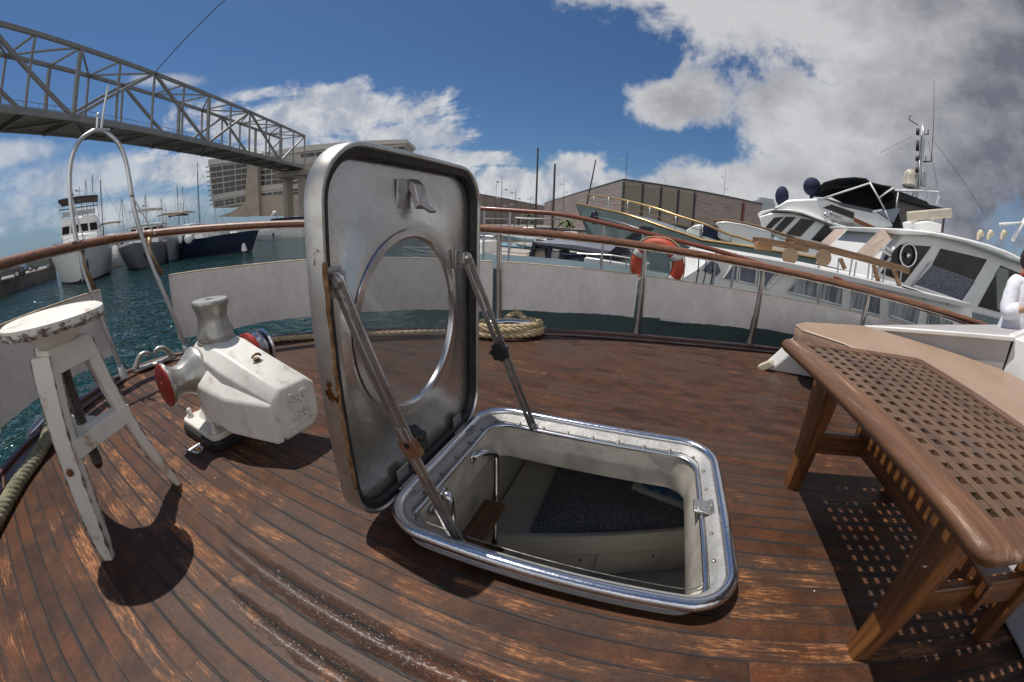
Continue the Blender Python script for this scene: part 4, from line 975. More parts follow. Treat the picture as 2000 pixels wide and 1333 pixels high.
# canvas panels laced between the stanchions
rnd = random.Random(11)
def edge_at(s):       # point and outward normal on the far outline, s metres aft from the gate
    acc = 0.0; pl_ = [(-2.965, 1.12)] + [q for q in edge_far if q[1] > 1.14]
    for a, b in zip(pl_, pl_[1:]):
        L = math.dist(a, b)
        if acc + L >= s: t = (s - acc) / L; break
        acc += L
    else: t = 1
    x, y = a[0] + (b[0] - a[0]) * t, a[1] + (b[1] - a[1]) * t; return x, y, -(b[1] - a[1]) / L, (b[0] - a[0]) / L
def s_of(x):
    s = 0.0
    while edge_at(s)[0] < x: s += 0.01
    return s
def panel(xa, xb, sd, z_top, z_bot, lab=None, n=30):
    mb = MB(); rows = 10; grid = []; ph = rnd.uniform(0, 6)
    sa, sb_ = (0.0 if xa < -2.8 else s_of(xa)), s_of(xb)
    for i in range(n + 1):
        u = i / n; ex, ey, nx_, ny_ = edge_at(sa + (sb_ - sa) * u); c = []
        for j in range(rows + 1):
            v = j / rows
            z = (z_bot[0] + (z_bot[1] - z_bot[0]) * u) * (1 - v) + (z_top[0] + (z_top[1] - z_top[0]) * u) * v
            if j == 0: z += 0.005 * math.sin(9 * u + ph) + rnd.uniform(-0.003, 0.003)
            off = 0.060 - 0.03 * v + 0.007 * math.sin(5 * u * math.pi + ph) * math.sin(v * math.pi) + 0.003 * math.sin(23 * u + 3 * v)
            yy = ey + ny_ * off; c.append(Vector((ex + nx_ * off, yy if sd > 0 else 2 * YC - yy, z)))
        grid.append(c)
    back = [[p + Vector((0.0, 0.004 * sd, 0)) for p in c] for c in grid]
    rings = [c + list(reversed(b)) for c, b in zip(grid, back)]
    mb.loft(rings); o = mb.build('canvas_panel', M_canvas, gr, smooth=True, auto=50)
    mb = MB(); mb.tube([c[-1] + Vector((0, 0.002 * sd, 0.003)) for c in grid], 0.0055, 6); mb.build('bolt_rope', mat('cream bolt rope', (0.52, 0.47, 0.36), 0.6, 0, (0.35, 0.24, 0.12), 16, 0.8), o, smooth='all')
    return o
def zt(x): return 0.575 - 0.062 * (x + 0.0) if x > -1 else 0.64
def zb(x): return 0.155 - 0.02 * x
panel(-2.885, -2.22, 1, (0.600, 0.595), (0.115, 0.16))
for a, b in ((-2.18, -1.13), (-1.07, -0.06), (0.0, 0.925), (0.98, 1.97), (2.03, 2.87)):
    panel(a, b, 1, (0.6 - 0.045 * (a + 2.2), 0.6 - 0.045 * (b + 2.2)), (0.165, 0.16 - 0.01 * max(0, b)))
for a, b in ((-2.90, -2.33), (-2.27, -1.33), (-1.27, -0.23), (-0.17, 0.97)):
    panel(a, b, -1, (0.6, 0.6), (0.16, 0.16))
# steel boarding hoop over the gate
hp = empty('pulpit_hoop', (-2.95, 0.88, 0), 'tall steel hoop arching over the gap in the rail at the stem', 'hoop')
pts = [(-2.955, 0.635, 0.01), (-2.965, 0.60, 0.30), (-2.985, 0.53, 0.72), (-2.99, 0.49, 1.00), (-2.99, 0.478, 1.35), (-3.0, 0.53, 1.53), (-3.03, 0.63, 1.612), (-3.045, 0.685, 1.622), (-3.045, 0.74, 1.61), (-3.02, 0.83, 1.52), (-3.01, 0.882, 1.37), (-2.995, 0.925, 1.05), (-2.985, 0.985, 0.78), (-2.94, 1.10, 0.30), (-2.925, 1.145, 0.01)]
mb = MB(); cp = curve_pts(pts, 6); mb.tube(cp, 0.0165, 14); mb.lathe([(0.038, -0.008), (0.036, 0.01), (0.022, 0.07), (0.018, 0.10)], (-2.955, 0.635, 0.0), (-0.03, -0.11, 1), 16); mb.lathe([(0.038, -0.008), (0.036, 0.01), (0.022, 0.07), (0.018, 0.10)], (-2.925, 1.145, 0.0), (-0.03, -0.15, 1), 16)
M_tube = mat('hoop steel', (0.60, 0.60, 0.60), 0.3, 0.85, (0.46, 0.44, 0.42), 7, 0.6, rvar=0.15)
mb.build('hoop_tube', M_tube, hp, smooth='all')
mb = MB(); top = Vector((-3.045, 0.70, 1.63)); mb.box(top + Vector((0, 0, 0.0)), (0.035, 0.12, 0.016)); mb.tube([top, top + Vector((0, 0.03, 0.30))], [0.010, 0.008], 10); mb.tube([top + Vector((0, -0.03, 0)), top + Vector((0, -0.028, 0.09))], 0.008, 8); mb.sphere(top + Vector((0, -0.028, 0.10)), 0.014, 10)
mb.build('mast_fitting', M_tube, hp, smooth=True)
for y0, z0, y1, z1 in ((0.484, 1.22, 0.55, 0.905), (0.905, 1.18, 1.05, 0.90)):
    mb = MB(); mb.tube([(-2.992, y0, z0), (-2.97, y1, z1)], 0.006, 8); mb.sphere((-2.988, y0, z0), 0.016, 8); mb.build('brace_wire', M_tube, hp, smooth=True)
mb = MB(); mb.lathe([(0.018, 0), (0.018, 0.01)], (-2.98, 0.955, 1.0), n=10)

# ---------------------------------------------------------------- bow fittings and ropes
def chock(c, ang, name_label, s=1.0):
    """open fairlead with two curled horns"""
    m = Matrix.Translation(Vector(c)) @ Matrix.Rotation(ang, 4, 'Z')
    mb = MB()
    mb.loft([[m @ Vector((x * s, y * s, z)) for x, y in rrect(-0.17 + i * .01, 0.17 - i * .01, -0.035 + i * .004, 0.035 - i * .004, 0.03, 4)] for i, z in ((0, 0.002), (0, 0.014), (1, 0.02))])
    for sg in (-1, 1):
        p = [m @ Vector((sg * a * s, b * s, z * s)) for a, b, z in ((0.16, 0, 0.012), (0.135, 0, 0.045), (0.105, 0.0, 0.085), (0.065, 0.0, 0.105), (0.030, 0, 0.094), (0.026, 0, 0.070))]
        mb.tube(curve_pts(p, 5), [0.024] * 6 + [0.021] * 8 + [0.017] * 7 + [0.013] * 5, 10)
    o = mb.build('bow_fairlead', M_cast, smooth='all', origin=c); tag(o, name_label, 'fairlead'); return o
c1 = gnd(293, 712, 0.0)
chock((-2.975, 0.885, 0.012), R(90), 'cast aluminium two horned fairlead on the stem between the hoop legs')
pc = gnd(78, 868, 0.0)
def cleat(c, ang, label, s=1.0):
    m = Matrix.Translation(Vector(c)) @ Matrix.Rotation(ang, 4, 'Z') @ Matrix.Scale(s, 4); mb = MB()
    mb.loft([[m @ Vector((x, y, z)) for x, y in rrect(-0.07, 0.07, -0.03, 0.03, 0.02, 4)] for z in (0.001, 0.012)])
    for sg in (-1, 1): mb.tube([m @ Vector((sg * 0.035, 0, 0.01)), m @ Vector((sg * 0.04, 0, 0.075))], 0.018, 10)
    rr = []
    for i in range(17):
        u = -1 + i / 8; r_ = 0.024 * math.sqrt(max(0.02, 1 - u ** 4)); rr.append([m @ Vector((u * 0.155, r_ * 1.15 * math.cos(a), 0.085 - 0.012 * abs(u) + r_ * 0.75 * math.sin(a))) for a in [2 * math.pi * k / 12 for k in range(12)]])
    mb.loft(rr); o = mb.build('mooring_cleat', M_chrome, smooth=True, origin=c); tag(o, label, 'cleat'); return o
cleat((-0.98, 2.80 - 0.13, 0.004), R(25), 'polished horn cleat on the far deck edge holding the coiled rope', 1.25)
cleat((-2.53, -0.02 + 0.02, 0.002), R(-45), 'steel horn cleat at the near deck edge behind the stool with thick rope on it', 1.0)
M_rope = mat('cream laid rope', (0.46, 0.37, 0.23), 0.85, 0, (0.30, 0.22, 0.12), 30, 0.7, 0.5, 200)
M_rope2 = mat('mossy grey rope', (0.27, 0.25, 0.17), 0.9, 0, (0.10, 0.11, 0.06), 26, 0.8, 0.5, 200)
mb = MB(); cx, cy = -0.985, 2.62; pts = []
for k in range(4):
    for i in range(24):
        a = 2 * math.pi * i / 24 + 0.4 * k; ra = 0.255 + 0.02 * math.sin(2 * k + 1) ; rb = 0.115 + 0.012 * math.cos(3 * k)
        pts.append((cx + 0.02 * math.sin(k * 2) + ra * math.cos(a) * math.cos(0.45) - rb * math.sin(a) * math.sin(0.45), cy + ra * math.cos(a) * math.sin(0.45) + rb * math.sin(a) * math.cos(0.45), 0.026 + k * 0.021 + i / 24 * 0.021))
lz = pts[-1]
pts += [(cx + 0.10, cy + 0.10, 0.13), (cx + 0.02, cy + 0.16, 0.155), (cx - 0.05, cy + 0.10, 0.11)]
rope_mesh(mb, curve_pts(pts, 2), 0.0235); rc = mb.build('rope_coil', M_rope, smooth='all', origin=(cx, cy, 0)); tag(rc, 'coil of thick cream three strand rope heaped round the far cleat', 'rope')
mb = MB(); pl_ = [(-2.62, 1.58, 0.03), (-2.45, 1.78, 0.024), (-2.25, 1.93, 0.024), (-1.95, 2.13, 0.024), (-1.6, 2.33, 0.026), (-1.4, 2.43, 0.026), (-1.24, 2.50, 0.03)]
rope_mesh(mb, curve_pts(pl_, 6), 0.0225); tag(mb.build('mooring_rope', M_rope, smooth='all', origin=(-1.9, 2.1, 0)), 'cream rope laid along the far deck edge behind the raised lid', 'rope')
ra = [gnd(92, 835, 0.06), gnd(88, 858, 0.05), gnd(65, 895, 0.045), gnd(38, 930, 0.045), gnd(12, 972, 0.045), gnd(-22, 1030, 0.045), gnd(-60, 1090, 0.045)]
mb = MB(); rope_mesh(mb, curve_pts([p_ - Vector((0, 0, 0.012)) for p_ in ra], 6), 0.035, pitch=0.13, strands=4, n=8)
tag(mb.build('mooring_rope', M_rope2, smooth='all', origin=tuple(ra[3])), 'very thick mossy plaited rope lying along the near deck edge beside the stool', 'rope')
mb = MB(); rp = [(-2.955, 1.24, 0.03), (-2.95, 1.18, 0.10), (-2.98, 1.14, 0.13), (-3.03, 1.16, 0.06), (-3.06, 1.2, -0.1)]
tag(mb.tube(curve_pts(rp, 5), 0.006, 6).build('thin_line', M_rope, smooth='all', origin=(-2.95, 1.2, 0)), 'thin pale line looped at the foot of the far hoop leg', 'line')
# ================================================================ harbour
CR = {'A': (1460, 320, 6.667), 'B': (1700, 220, 5.333), 'C': (1640, 420, 6.06), 'D': (1340, 430, 5.556), 'E': (1100, 360, 6.25), 'F': (90, 370, 7.015), 'G': (310, 370, 6.897), 'H': (900, 330, 3.333), 'T': (0, 0, 3.0303), 'N': (930, 360, 7.407), 'J': (380, 260, 4.545)}
def c(k, x, y): a = CR[k]; return (a[0] + x / a[2], a[1] + y / a[2])
class Wall:
    """a vertical reference plane in the world used to take off real positions of the boats alongside"""
    def __init__(s, p0, d):
        s.p0 = Vector((p0[0], p0[1], 0)); s.d = Vector((d[0], d[1], 0)).normalized(); n = Vector((s.d.y, -s.d.x, 0))
        s.out = n if n.dot(EYE - s.p0) > 0 else -n      # towards the viewer's side
    def p(s, px, off=0.0): return on_plane(px[0], px[1], s.p0 + s.out * off, s.out)
def slab(w, pxs, depth, off=0.0):
    """solid of real thickness: outline on the plane, extruded away from it"""
    mb = MB(); mb.prism([w.p(q, off) for q in pxs], -w.out * depth); return mb
def slab_part(w, pxs, depth, name, m, parent, off=0.0, bevel=0.0): return slab(w, pxs, depth, off).build(name, m, parent, bevel=bevel)
def bar(w, a, b, r, off=0.0, off2=None, n=6):
    return (w.p(a, off), w.p(b, off if off2 is None else off2), r)
def bars(lst, name, m, parent=None, n=6, **kw):
    mb = MB()
    for a, b, r in lst: mb.cyl(a, b, r, n=n)
    return mb.build(name, m, parent, smooth='all', **kw)
def line_px(w, pxs, r, off=0.0, n=8): 
    mb = MB(); mb.tube(curve_pts([w.p(q, off) for q in pxs], 4), r, n); return mb
M_yw = mat('yacht white', (0.84, 0.83, 0.80), 0.28, 0, (0.70, 0.69, 0.66), 1.2, 0.5, coat=0.3)
M_yg = mat('yacht grey shade', (0.42, 0.42, 0.42), 0.35, 0, (0.35, 0.35, 0.35), 1.2, 0.5)  # plain mid grey paint
M_win = mat('tinted window', (0.016, 0.013, 0.012), 0.09, 0, (0.04, 0.034, 0.03), 2.0, 0.6, spec=0.28)
M_navy = mat('navy hull', (0.012, 0.018, 0.045), 0.2, 0, (0.01, 0.014, 0.03), 0.7, 0.4, coat=0.4)
M_boot = mat('dark boot top', (0.008, 0.012, 0.025), 0.3)
M_bluec = mat('blue canvas', (0.009, 0.015, 0.045), 0.8, 0, (0.01, 0.016, 0.05), 4, 0.6)
M_navyc = mat('dark canvas', (0.016, 0.02, 0.022), 0.8, 0, (0.03, 0.032, 0.03), 3, 0.6)
M_tan = mat('tan canvas', (0.36, 0.28, 0.235), 0.75, 0, (0.30, 0.23, 0.19), 4, 0.6)
M_beige = mat('beige canvas', (0.34, 0.27, 0.20), 0.8, 0, (0.26, 0.2, 0.15), 4, 0.6)
M_steel = mat('mast alloy', (0.42, 0.42, 0.42), 0.35, 0.6, (0.3, 0.3, 0.3), 4, 0.5)
M_dark = mat('dark mast', (0.045, 0.035, 0.035), 0.6, 0, (0.08, 0.06, 0.055), 5, 0.6)
M_bronze = mat('gilt bronze rail', (0.50, 0.32, 0.14), 0.3, 0.6, (0.35, 0.2, 0.09), 5, 0.6)
M_ggreen = mat('grey green hull', (0.27, 0.33, 0.31), 0.22, 0, (0.20, 0.25, 0.24), 1.2, 0.7, coat=0.3)
M_conc = mat('weathered concrete', (0.36, 0.305, 0.25), 0.9, 0, (0.28, 0.24, 0.20), 0.25, 0.8, 0.3, 3)
M_concq = mat('quay concrete', (0.24, 0.22, 0.19), 0.9, 0, (0.15, 0.14, 0.12), 0.8, 0.8, 0.3, 3)
M_teakd = wood('weathered outdoor teak', (0.12, 0.065, 0.035), (0.25, 0.145, 0.075), (0.30, 0.22, 0.16), 0.6, 'X', 0.5, 0, 0.6)

# ---------------------------------------------------------------- boats built from a few real dimensions
def hull_mb(M, L, B, zb, zs, rake=1.2, fl=0.80, n=16, base=0.0):
    rings = []
    for i in range(n + 1):
        s = i / n; t = max(0.0, (s - 0.42) / 0.58)
        hb = B / 2 * (1 - t ** 2.3) + 0.015; hw = B / 2 * fl * (1 - min(1, t * 1.04) ** 1.6) + 0.012
        zd = zs + (zb - zs) * s ** 1.8; xd = -L / 2 + (L + rake) * s; xw = -L / 2 + L * s
        pts = []
        for u in (0, 0.35, 0.75, 1.0):
            y = hb + (hw - hb) * u ** 1.3; x = xd + (xw - xd) * u; z = zd + (base - 0.35 - zd) * u; pts.append((x, y, z))
        ring = pts + [(x, -y, z) for x, y, z in reversed(pts)]
        rings.append([M @ Vector(p) for p in ring])
    mb = MB(); mb.loft(rings); return mb
def band_mb(M, L, B, z0, z1, fl=0.80, grow=0.02, n=16):
    """boot top: a strip round the hull just above the water"""
    rings = []
    for i in range(n + 1):
        s = i / n; t = max(0.0, (s - 0.42) / 0.58); hw = B / 2 * (fl + 0.03) * (1 - min(1, t * 1.03) ** 1.7) + 0.02 + grow
        x = -L / 2 - grow + (L + 2 * grow + 0.12) * s
        rings.append([M @ Vector(p) for p in ((x, hw, z0), (x, hw + 0.02, z1), (x, -hw - 0.02, z1), (x, -hw, z0))])
    mb = MB(); mb.loft(rings); return mb
def house_mb(M, x0, x1, w0, w1, z0, z1, rf=0.5, rb=0.1, inw=0.12):
    """deckhouse: raked front at x1, tapering plan"""
    b = [(x0, -w0 / 2), (x1, -w1 / 2), (x1 + 0.10 * w1, 0), (x1, w1 / 2), (x0, w0 / 2)]
    t = [(x0 + rb, -w0 / 2 + inw), (x1 - rf, -w1 / 2 + inw), (x1 + 0.10 * w1 - rf, 0), (x1 - rf, w1 / 2 - inw), (x0 + rb, w0 / 2 - inw)]
    mb = MB(); mb.loft([[M @ Vector((x, y, z0)) for x, y in b], [M @ Vector((x, y, z1)) for x, y in t]]); return mb, b, t
def windows(M, b, t, z0, z1, v0, v1, counts, m, parent, gap=0.10):
    """glazed openings as panes standing on the house walls; counts per wall edge of the plan polygon"""
    for e, k in counts.items():
        B0, B1, T0, T1 = [Vector((*q, 0)) for q in (b[e], b[(e + 1) % len(b)], t[e], t[(e + 1) % len(t)])]
        def P(u, v): 
            lo = B0.lerp(B1, u); hi = T0.lerp(T1, u); q = lo.lerp(hi, v); q.z = z0 + (z1 - z0) * v; return q
        nrm = (P(1, 0) - P(0, 0)).cross(P(0, 1) - P(0, 0)).normalized()
        cc = Vector((sum(q[0] for q in b) / len(b), sum(q[1] for q in b) / len(b), (z0 + z1) / 2))
        if nrm.dot(P(.5, .5) - cc) < 0: nrm = -nrm
        for i in range(k):
            u0, u1 = (i + gap) / k, (i + 1 - gap) / k
            q = [P(u0, v0), P(u1, v0), P(u1, v1), P(u0, v1)]
            mb = MB(); mb.add([M @ (p + nrm * 0.012) for p in q] + [M @ (p - nrm * 0.02) for p in q], [(0, 1, 2, 3), (7, 6, 5, 4), (0, 4, 5, 1), (1, 5, 6, 2), (2, 6, 7, 3), (3, 7, 4, 0)])
            mb.build('window', m, parent)
def rail_mb(M, L, B, zb, zs, h, rake, s0=0.45, n=14, r=0.02):
    mb = MB(); tops = {1: [], -1: []}
    for sd in (1, -1):
        for i in range(n + 1):
            s = s0 + (1 - s0) * i / n; t = max(0.0, (s - 0.42) / 0.58); hb = (B / 2 * (1 - t ** 2.3) + 0.015) * 0.96
            zd = zs + (zb - zs) * s ** 1.8; x = -L / 2 + (L + rake) * s; p = M @ Vector((x, sd * hb, zd)); q = M @ Vector((x, sd * hb, zd + h))
            tops[sd].append(q)
            if i % 2 == 0: mb.cyl(p, q, r * 0.8, n=5)
        mb.tube(tops[sd], r, 6); mb.tube([Vector((a.x, a.y, a.z - h * 0.45)) for a in tops[sd]], r * 0.6, 5)
    return mb
def place(az, D, heading, z=None):
    a = R(az); return Matrix.Translation((D * math.sin(a), D * math.cos(a), WZ if z is None else z)) @ Matrix.Rotation(R(heading), 4, 'Z')
def head_to(az, D, turn=0.0):           # heading whose bow points at the viewer, plus a turn
    a = R(az); return math.degrees(math.atan2(-math.cos(a), -math.sin(a))) + turn

def yacht(az, D, turn, L, B, zb, zs, label, hullm, spec, group=None, rake=1.2, boot=M_boot, cat='motor yacht', bs=0.35, name='motor_yacht'):
    M = place(az, D, head_to(az, D, turn)); M = M @ Matrix.Translation((-L / 2, 0, 0))       # bow stands at the given place
    r_ = empty(name, M.translation, label, cat, group)
    hull_mb(M, L, B, zb, zs, rake).build('hull', hullm, r_, smooth=True)
    band_mb(M, L, B, -0.3, bs).build('boot_top', boot, r_)
    for it in spec:
        k = it[0]
        if k == 'house':
            _, x0, x1, w0, w1, z0, z1, rf, v0, v1, counts, hm = it
            mb, b, t = house_mb(M, x0, x1, w0, w1, z0, z1, rf); h = mb.build('deckhouse', hm, r_, bevel=0.05)
            windows(M, b, t, z0, z1, v0, v1, counts, M_win, h)
        elif k == 'top':
            _, x0, x1, w, z, th, mt_, legs = it
            mb = MB(); rr = []
            for i in range(7):
                u = i / 6; x = x0 + (x1 - x0) * u; zz = z + 0.10 * math.sin(math.pi * u)
                rr.append([M @ Vector((x, y, zz + dz + 0.10 * (1 - (2 * y / w) ** 2))) for y, dz in [(-w / 2, 0), (-w / 4, 0), (0, 0), (w / 4, 0), (w / 2, 0), (w / 2, th), (w / 4, th), (0, th), (-w / 4, th), (-w / 2, th)]])
            mb.loft(rr); tp = mb.build('canopy', mt_, r_, smooth=True)
            for x in (x0 + 0.1, x1 - 0.1):
                for y in (-w / 2 + 0.05, w / 2 - 0.05): mb = MB(); mb.cyl(M @ Vector((x, y, z + 0.03)), M @ Vector((x * 0.6 + (x0 + x1) * 0.2, y, legs)), 0.02, n=5); mb.build('canopy_leg', M_steel, r_)
        elif k == 'rail': rail_mb(M, L, B, zb, zs, it[1], rake, it[2] if len(it) > 2 else 0.45).build('guard_rail', M_steel, r_, smooth='all')
        elif k == 'box':
            _, nm, cpos, size, mt_ = it; mb = MB(); mb.box(cpos, size, M=M); mb.build(nm, mt_, r_, bevel=0.03)
        elif k == 'mast':
            _, x, y, z0, z1 = it; mb = MB(); mb.tube([M @ Vector((x, y, z0)), M @ Vector((x, y, z1))], [0.05, 0.03], 8); mb.box((x, y, z0 + (z1 - z0) * 0.6), (0.05, 0.8, 0.06), M=M); mb.sphere(M @ Vector((x, y - 0.3, z0 + (z1 - z0) * 0.6 + 0.12)), 0.14, 10); mb.build('signal_mast', M_steel, r_, smooth=True)
        elif k == 'dome': mb = MB(); mb.sphere(M @ Vector(it[1]), it[2], 14); mb.build('radar_dome', M_yw, r_, smooth='all')
        elif k == 'oval':
            _, x, y, z, sx, sz, mt_, nm = it; mb = MB(); sd = 1 if y > 0 else -1
            mb.loft([[M @ Vector((x + sx * math.cos(a) - 0.15 * sx * 0, y + dd * sd, z + sz * math.sin(a))) for a in [2 * math.pi * j / 18 for j in range(18)]] for dd in (-0.06, 0.015)]); mb.build(nm, mt_, r_, smooth=True)
        elif k == 'whip': mb = MB(); mb.tube([M @ Vector(it[1]), M @ Vector(it[2])], 0.014, 5); mb.build('whip_aerial', M_yw, r_)
    return r_, M
G1 = 'motor yachts moored bow to us along the left pontoon'
b1, Mb1 = yacht(-80.5, 37, -3, 15, 6.0, 2.95, 2.3, 'tall white flybridge yacht with brown canopy, leftmost at the pontoon', M_yw,
    [('house', -5.5, 2.2, 4.3, 3.4, 2.3, 3.9, 0.9, 0.1, 0.35, {0: 3}, M_yw), ('house', -5.5, 0.9, 4.3, 3.7, 3.85, 4.95, 0.45, 0.22, 0.85, {1: 2, 2: 2, 0: 3, 3: 3}, M_yw),
     ('house', -5.2, 0.5, 4.1, 3.5, 4.95, 5.45, 0.15, 0, 0, {}, M_yw), ('box', 'wind_screen', (0.2, 0, 5.85), (0.05, 3.2, 0.42), M_yg), ('top', -4.2, -0.1, 3.9, 7.0, 0.28, mat('brown canopy', (0.07, 0.045, 0.04), 0.8), 5.4),
     ('box', 'canopy_valance', (-0.05, 0, 6.35), (0.06, 3.8, 0.09), M_navyc), ('rail', 0.6, 0.55), ('dome', (-2.2, 0, 7.45), 0.28), ('mast', -2.2, 0.1, 7.3, 8.6), ('whip', (-3, -1.9, 5.2), (-3.3, -2.3, 10.5)),
     ('box', 'anchor_pocket', (6.85, 0.62, 1.35), (0.9, 0.10, 0.75), M_boot), ('box', 'fender', (0.4, -2.55, 3.15), (0.35, 0.35, 0.6), M_navyc), ('box', 'fender', (0.4, 2.55, 3.15), (0.35, 0.35, 0.6), M_navyc), ('box', 'deck_panel', (3.2, 0, 2.95), (2.2, 2.6, 0.35), M_yw)], G1)
b2, Mb2 = yacht(-73.1, 41, -10, 13, 5.8, 2.35, 1.7, 'grey lilac hulled pilothouse yacht, second from the left at the pontoon', mat('grey lilac hull', (0.26, 0.25, 0.28), 0.3, 0, (0.2, 0.2, 0.22), 1, 0.5, coat=0.3),
    [('house', -4.5, 1.8, 3.8, 3.2, 1.9, 2.9, 0.3, 0, 0, {}, M_yw), ('house', -4.2, 1.2, 3.6, 3.1, 2.85, 3.85, 0.25, 0.25, 0.85, {1: 2, 2: 2, 0: 4, 3: 4}, M_yw), ('top', -4.2, 1.4, 3.9, 3.88, 0.12, M_yw, 3.8),
     ('top', -3.6, -0.4, 3.4, 5.5, 0.12, M_yg, 3.9), ('rail', 0.7, 0.5), ('mast', -1.8, 0, 3.9, 7.4), ('whip', (-2.5, 1.2, 4), (-2.6, 1.3, 9)), ('box', 'rubbing_strake', (0, 2.3, 1.8), (9, 0.08, 0.14), mat('faded red trim', (0.28, 0.07, 0.05), 0.5)), ('box', 'fender', (3.2, 1.75, 1.6), (0.28, 0.28, 0.8), M_yw), ('box', 'fender', (1.6, 2.3, 1.6), (0.28, 0.28, 0.8), M_yw)], G1)
b2b, _ = yacht(-69.0, 45, -6, 12, 3.2, 2.3, 1.9, 'pale grey yacht with tall oval hull windows, beside the navy hulled yacht', mat('pale grey hull', (0.40, 0.44, 0.44), 0.3, 0, (0.34, 0.37, 0.37), 1, 0.5, coat=0.3),
    [('oval', 4.9, -1.02, 1.25, 0.30, 0.62, M_win, 'hull_window'), ('oval', 4.2, -1.28, 1.25, 0.30, 0.62, M_win, 'hull_window'), ('oval', 4.9, 1.02, 1.25, 0.30, 0.62, M_win, 'hull_window'), ('oval', 4.2, 1.28, 1.25, 0.30, 0.62, M_win, 'hull_window'),
     ('house', -4.5, 0.5, 3.0, 2.6, 1.9, 2.7, 0.8, 0.2, 0.8, {1: 1, 2: 1, 0: 3, 3: 3}, M_yw), ('rail', 0.6, 0.5)], G1, boot=mat('blue boot top', (0.02, 0.10, 0.20), 0.4))
b3, Mb3 = yacht(-58.0, 44, 60, 13.5, 4.4, 2.25, 1.75, 'navy hulled yacht with white windowed deckhouse and beige canopy', M_navy,
    [('house', -4.4, 1.0, 3.3, 2.7, 1.8, 2.6, 0.9, 0, 0, {}, M_yg), ('house', -4.2, 0.3, 3.1, 2.6, 2.55, 3.35, 0.7, 0.15, 0.88, {1: 2, 2: 2, 0: 5, 3: 5}, M_yw), ('top', -4.4, 0.1, 3.3, 3.37, 0.10, M_yw, 3.3), ('top', -4.4, -1.0, 2.8, 4.8, 0.10, M_beige, 3.4),
     ('rail', 0.65, 0.4), ('box', 'deck_trunk', (2.6, 0, 2.25), (2.4, 1.9, 0.42), M_yw), ('mast', -4.3, 0, 3.4, 6.0), ('whip', (-3.6, -1.2, 3.4), (-3.6, -1.2, 9.6))], G1)
yacht(-75.6, 64, 4, 13, 4.4, 2.5, 2.0, 'white yacht with pale flybridge seen between the first two pontoon yachts', M_yw,
    [('house', -4.5, 1.8, 3.9, 3.1, 2.0, 3.3, 0.7, 0.25, 0.85, {1: 2, 2: 2, 0: 3, 3: 3}, M_yw), ('house', -4.2, 0.6, 3.5, 2.8, 3.3, 4.2, 0.3, 0.2, 0.8, {1: 1, 2: 1}, M_yw), ('top', -3.4, -0.4, 3.2, 5.8, 0.12, M_beige, 4.2), ('rail', 0.7, 0.5), ('whip', (-3, 1.2, 4), (-3.2, 1.4, 9))], G1)
yacht(-66.3, 62, 8, 13, 4.2, 2.4, 1.9, 'white flybridge yacht with dark arch, half hidden behind the navy hulled yacht', M_yw,
    [('house', -4.5, 1.8, 3.7, 3.0, 1.9, 3.2, 0.7, 0.25, 0.85, {1: 2, 2: 2, 0: 3, 3: 3}, M_yw), ('house', -4.2, 0.4, 3.4, 2.8, 3.2, 3.9, 0.3, 0, 0, {}, M_yw), ('top', -3.6, -0.6, 3.2, 5.6, 0.12, M_navyc, 3.9), ('rail', 0.7, 0.5), ('mast', -2.4, 0, 4.0, 7.6), ('whip', (-3, 1.2, 4), (-3.2, 1.4, 10))], G1)
mb = MB(); p = at(368, 467, 42.5); mb.sphere(p, 0.42, 14, (1, 1, 1.15)); mb.cyl(p + Vector((0, 0, 0.4)), p + Vector((0, 0, 0.9)), 0.03, n=6)
tag(mb.build('ball_fender', M_yw, smooth='all', origin=tuple(p)), 'round white ball fender hanging beside the navy hull', 'fender')
for px, lab, m_ in ((352, 'slim white fender hanging at the left end of the navy hull', M_yw), (361, 'slim blue fender between the white one and the ball fender', M_bluec)):
    p = at(px, 467, 42.8); mb = MB(); mb.sphere(p, 0.2, 10, (1, 1, 2.4)); mb.cyl(p + Vector((0, 0, 0.4)), p + Vector((0, 0, 1.1)), 0.02, n=5); tag(mb.build('long_fender', m_, smooth='all', origin=tuple(p)), lab, 'fender', 'slim fenders on the navy yacht')
mb = MB(); p = at(289, 498, 38); p.z = WZ
mb.sphere(p + Vector((0, 0, 1.3)), 0.55, 12, (0.7, 0.7, 1)); mb.cyl(p + Vector((0, 0, 1.6)), p + Vector((0, 0, 2.9)), 0.05, n=6)
tag(mb.build('dark_fender', M_rubber, smooth='all', origin=tuple(p)), 'big black ball fender hung at the bow of the grey pilothouse yacht', 'fender')
# mooring pile with white cap
p = at(477, 488, 44); p.z = WZ; pr = empty('mooring_pile', p, 'white mooring post on a dark pile off the navy bow', 'mooring post')
mb = MB(); mb.cyl(p + Vector((0, 0, -1)), p + Vector((0, 0, 0.15)), 0.42, n=14); mb.build('pile', M_boot, pr, smooth=True)
mb = MB(); mb.lathe([(0.34, 0.12), (0.32, 0.35), (0.20, 0.9), (0.14, 1.35), (0.05, 1.4)], p, n=14); mb.build('post', M_yw, pr, smooth=True)
mb = MB(); mb.lathe([(0.15, 1.1), (0.16, 1.3)], p, n=12); mb.build('red_ring', M_red, pr)

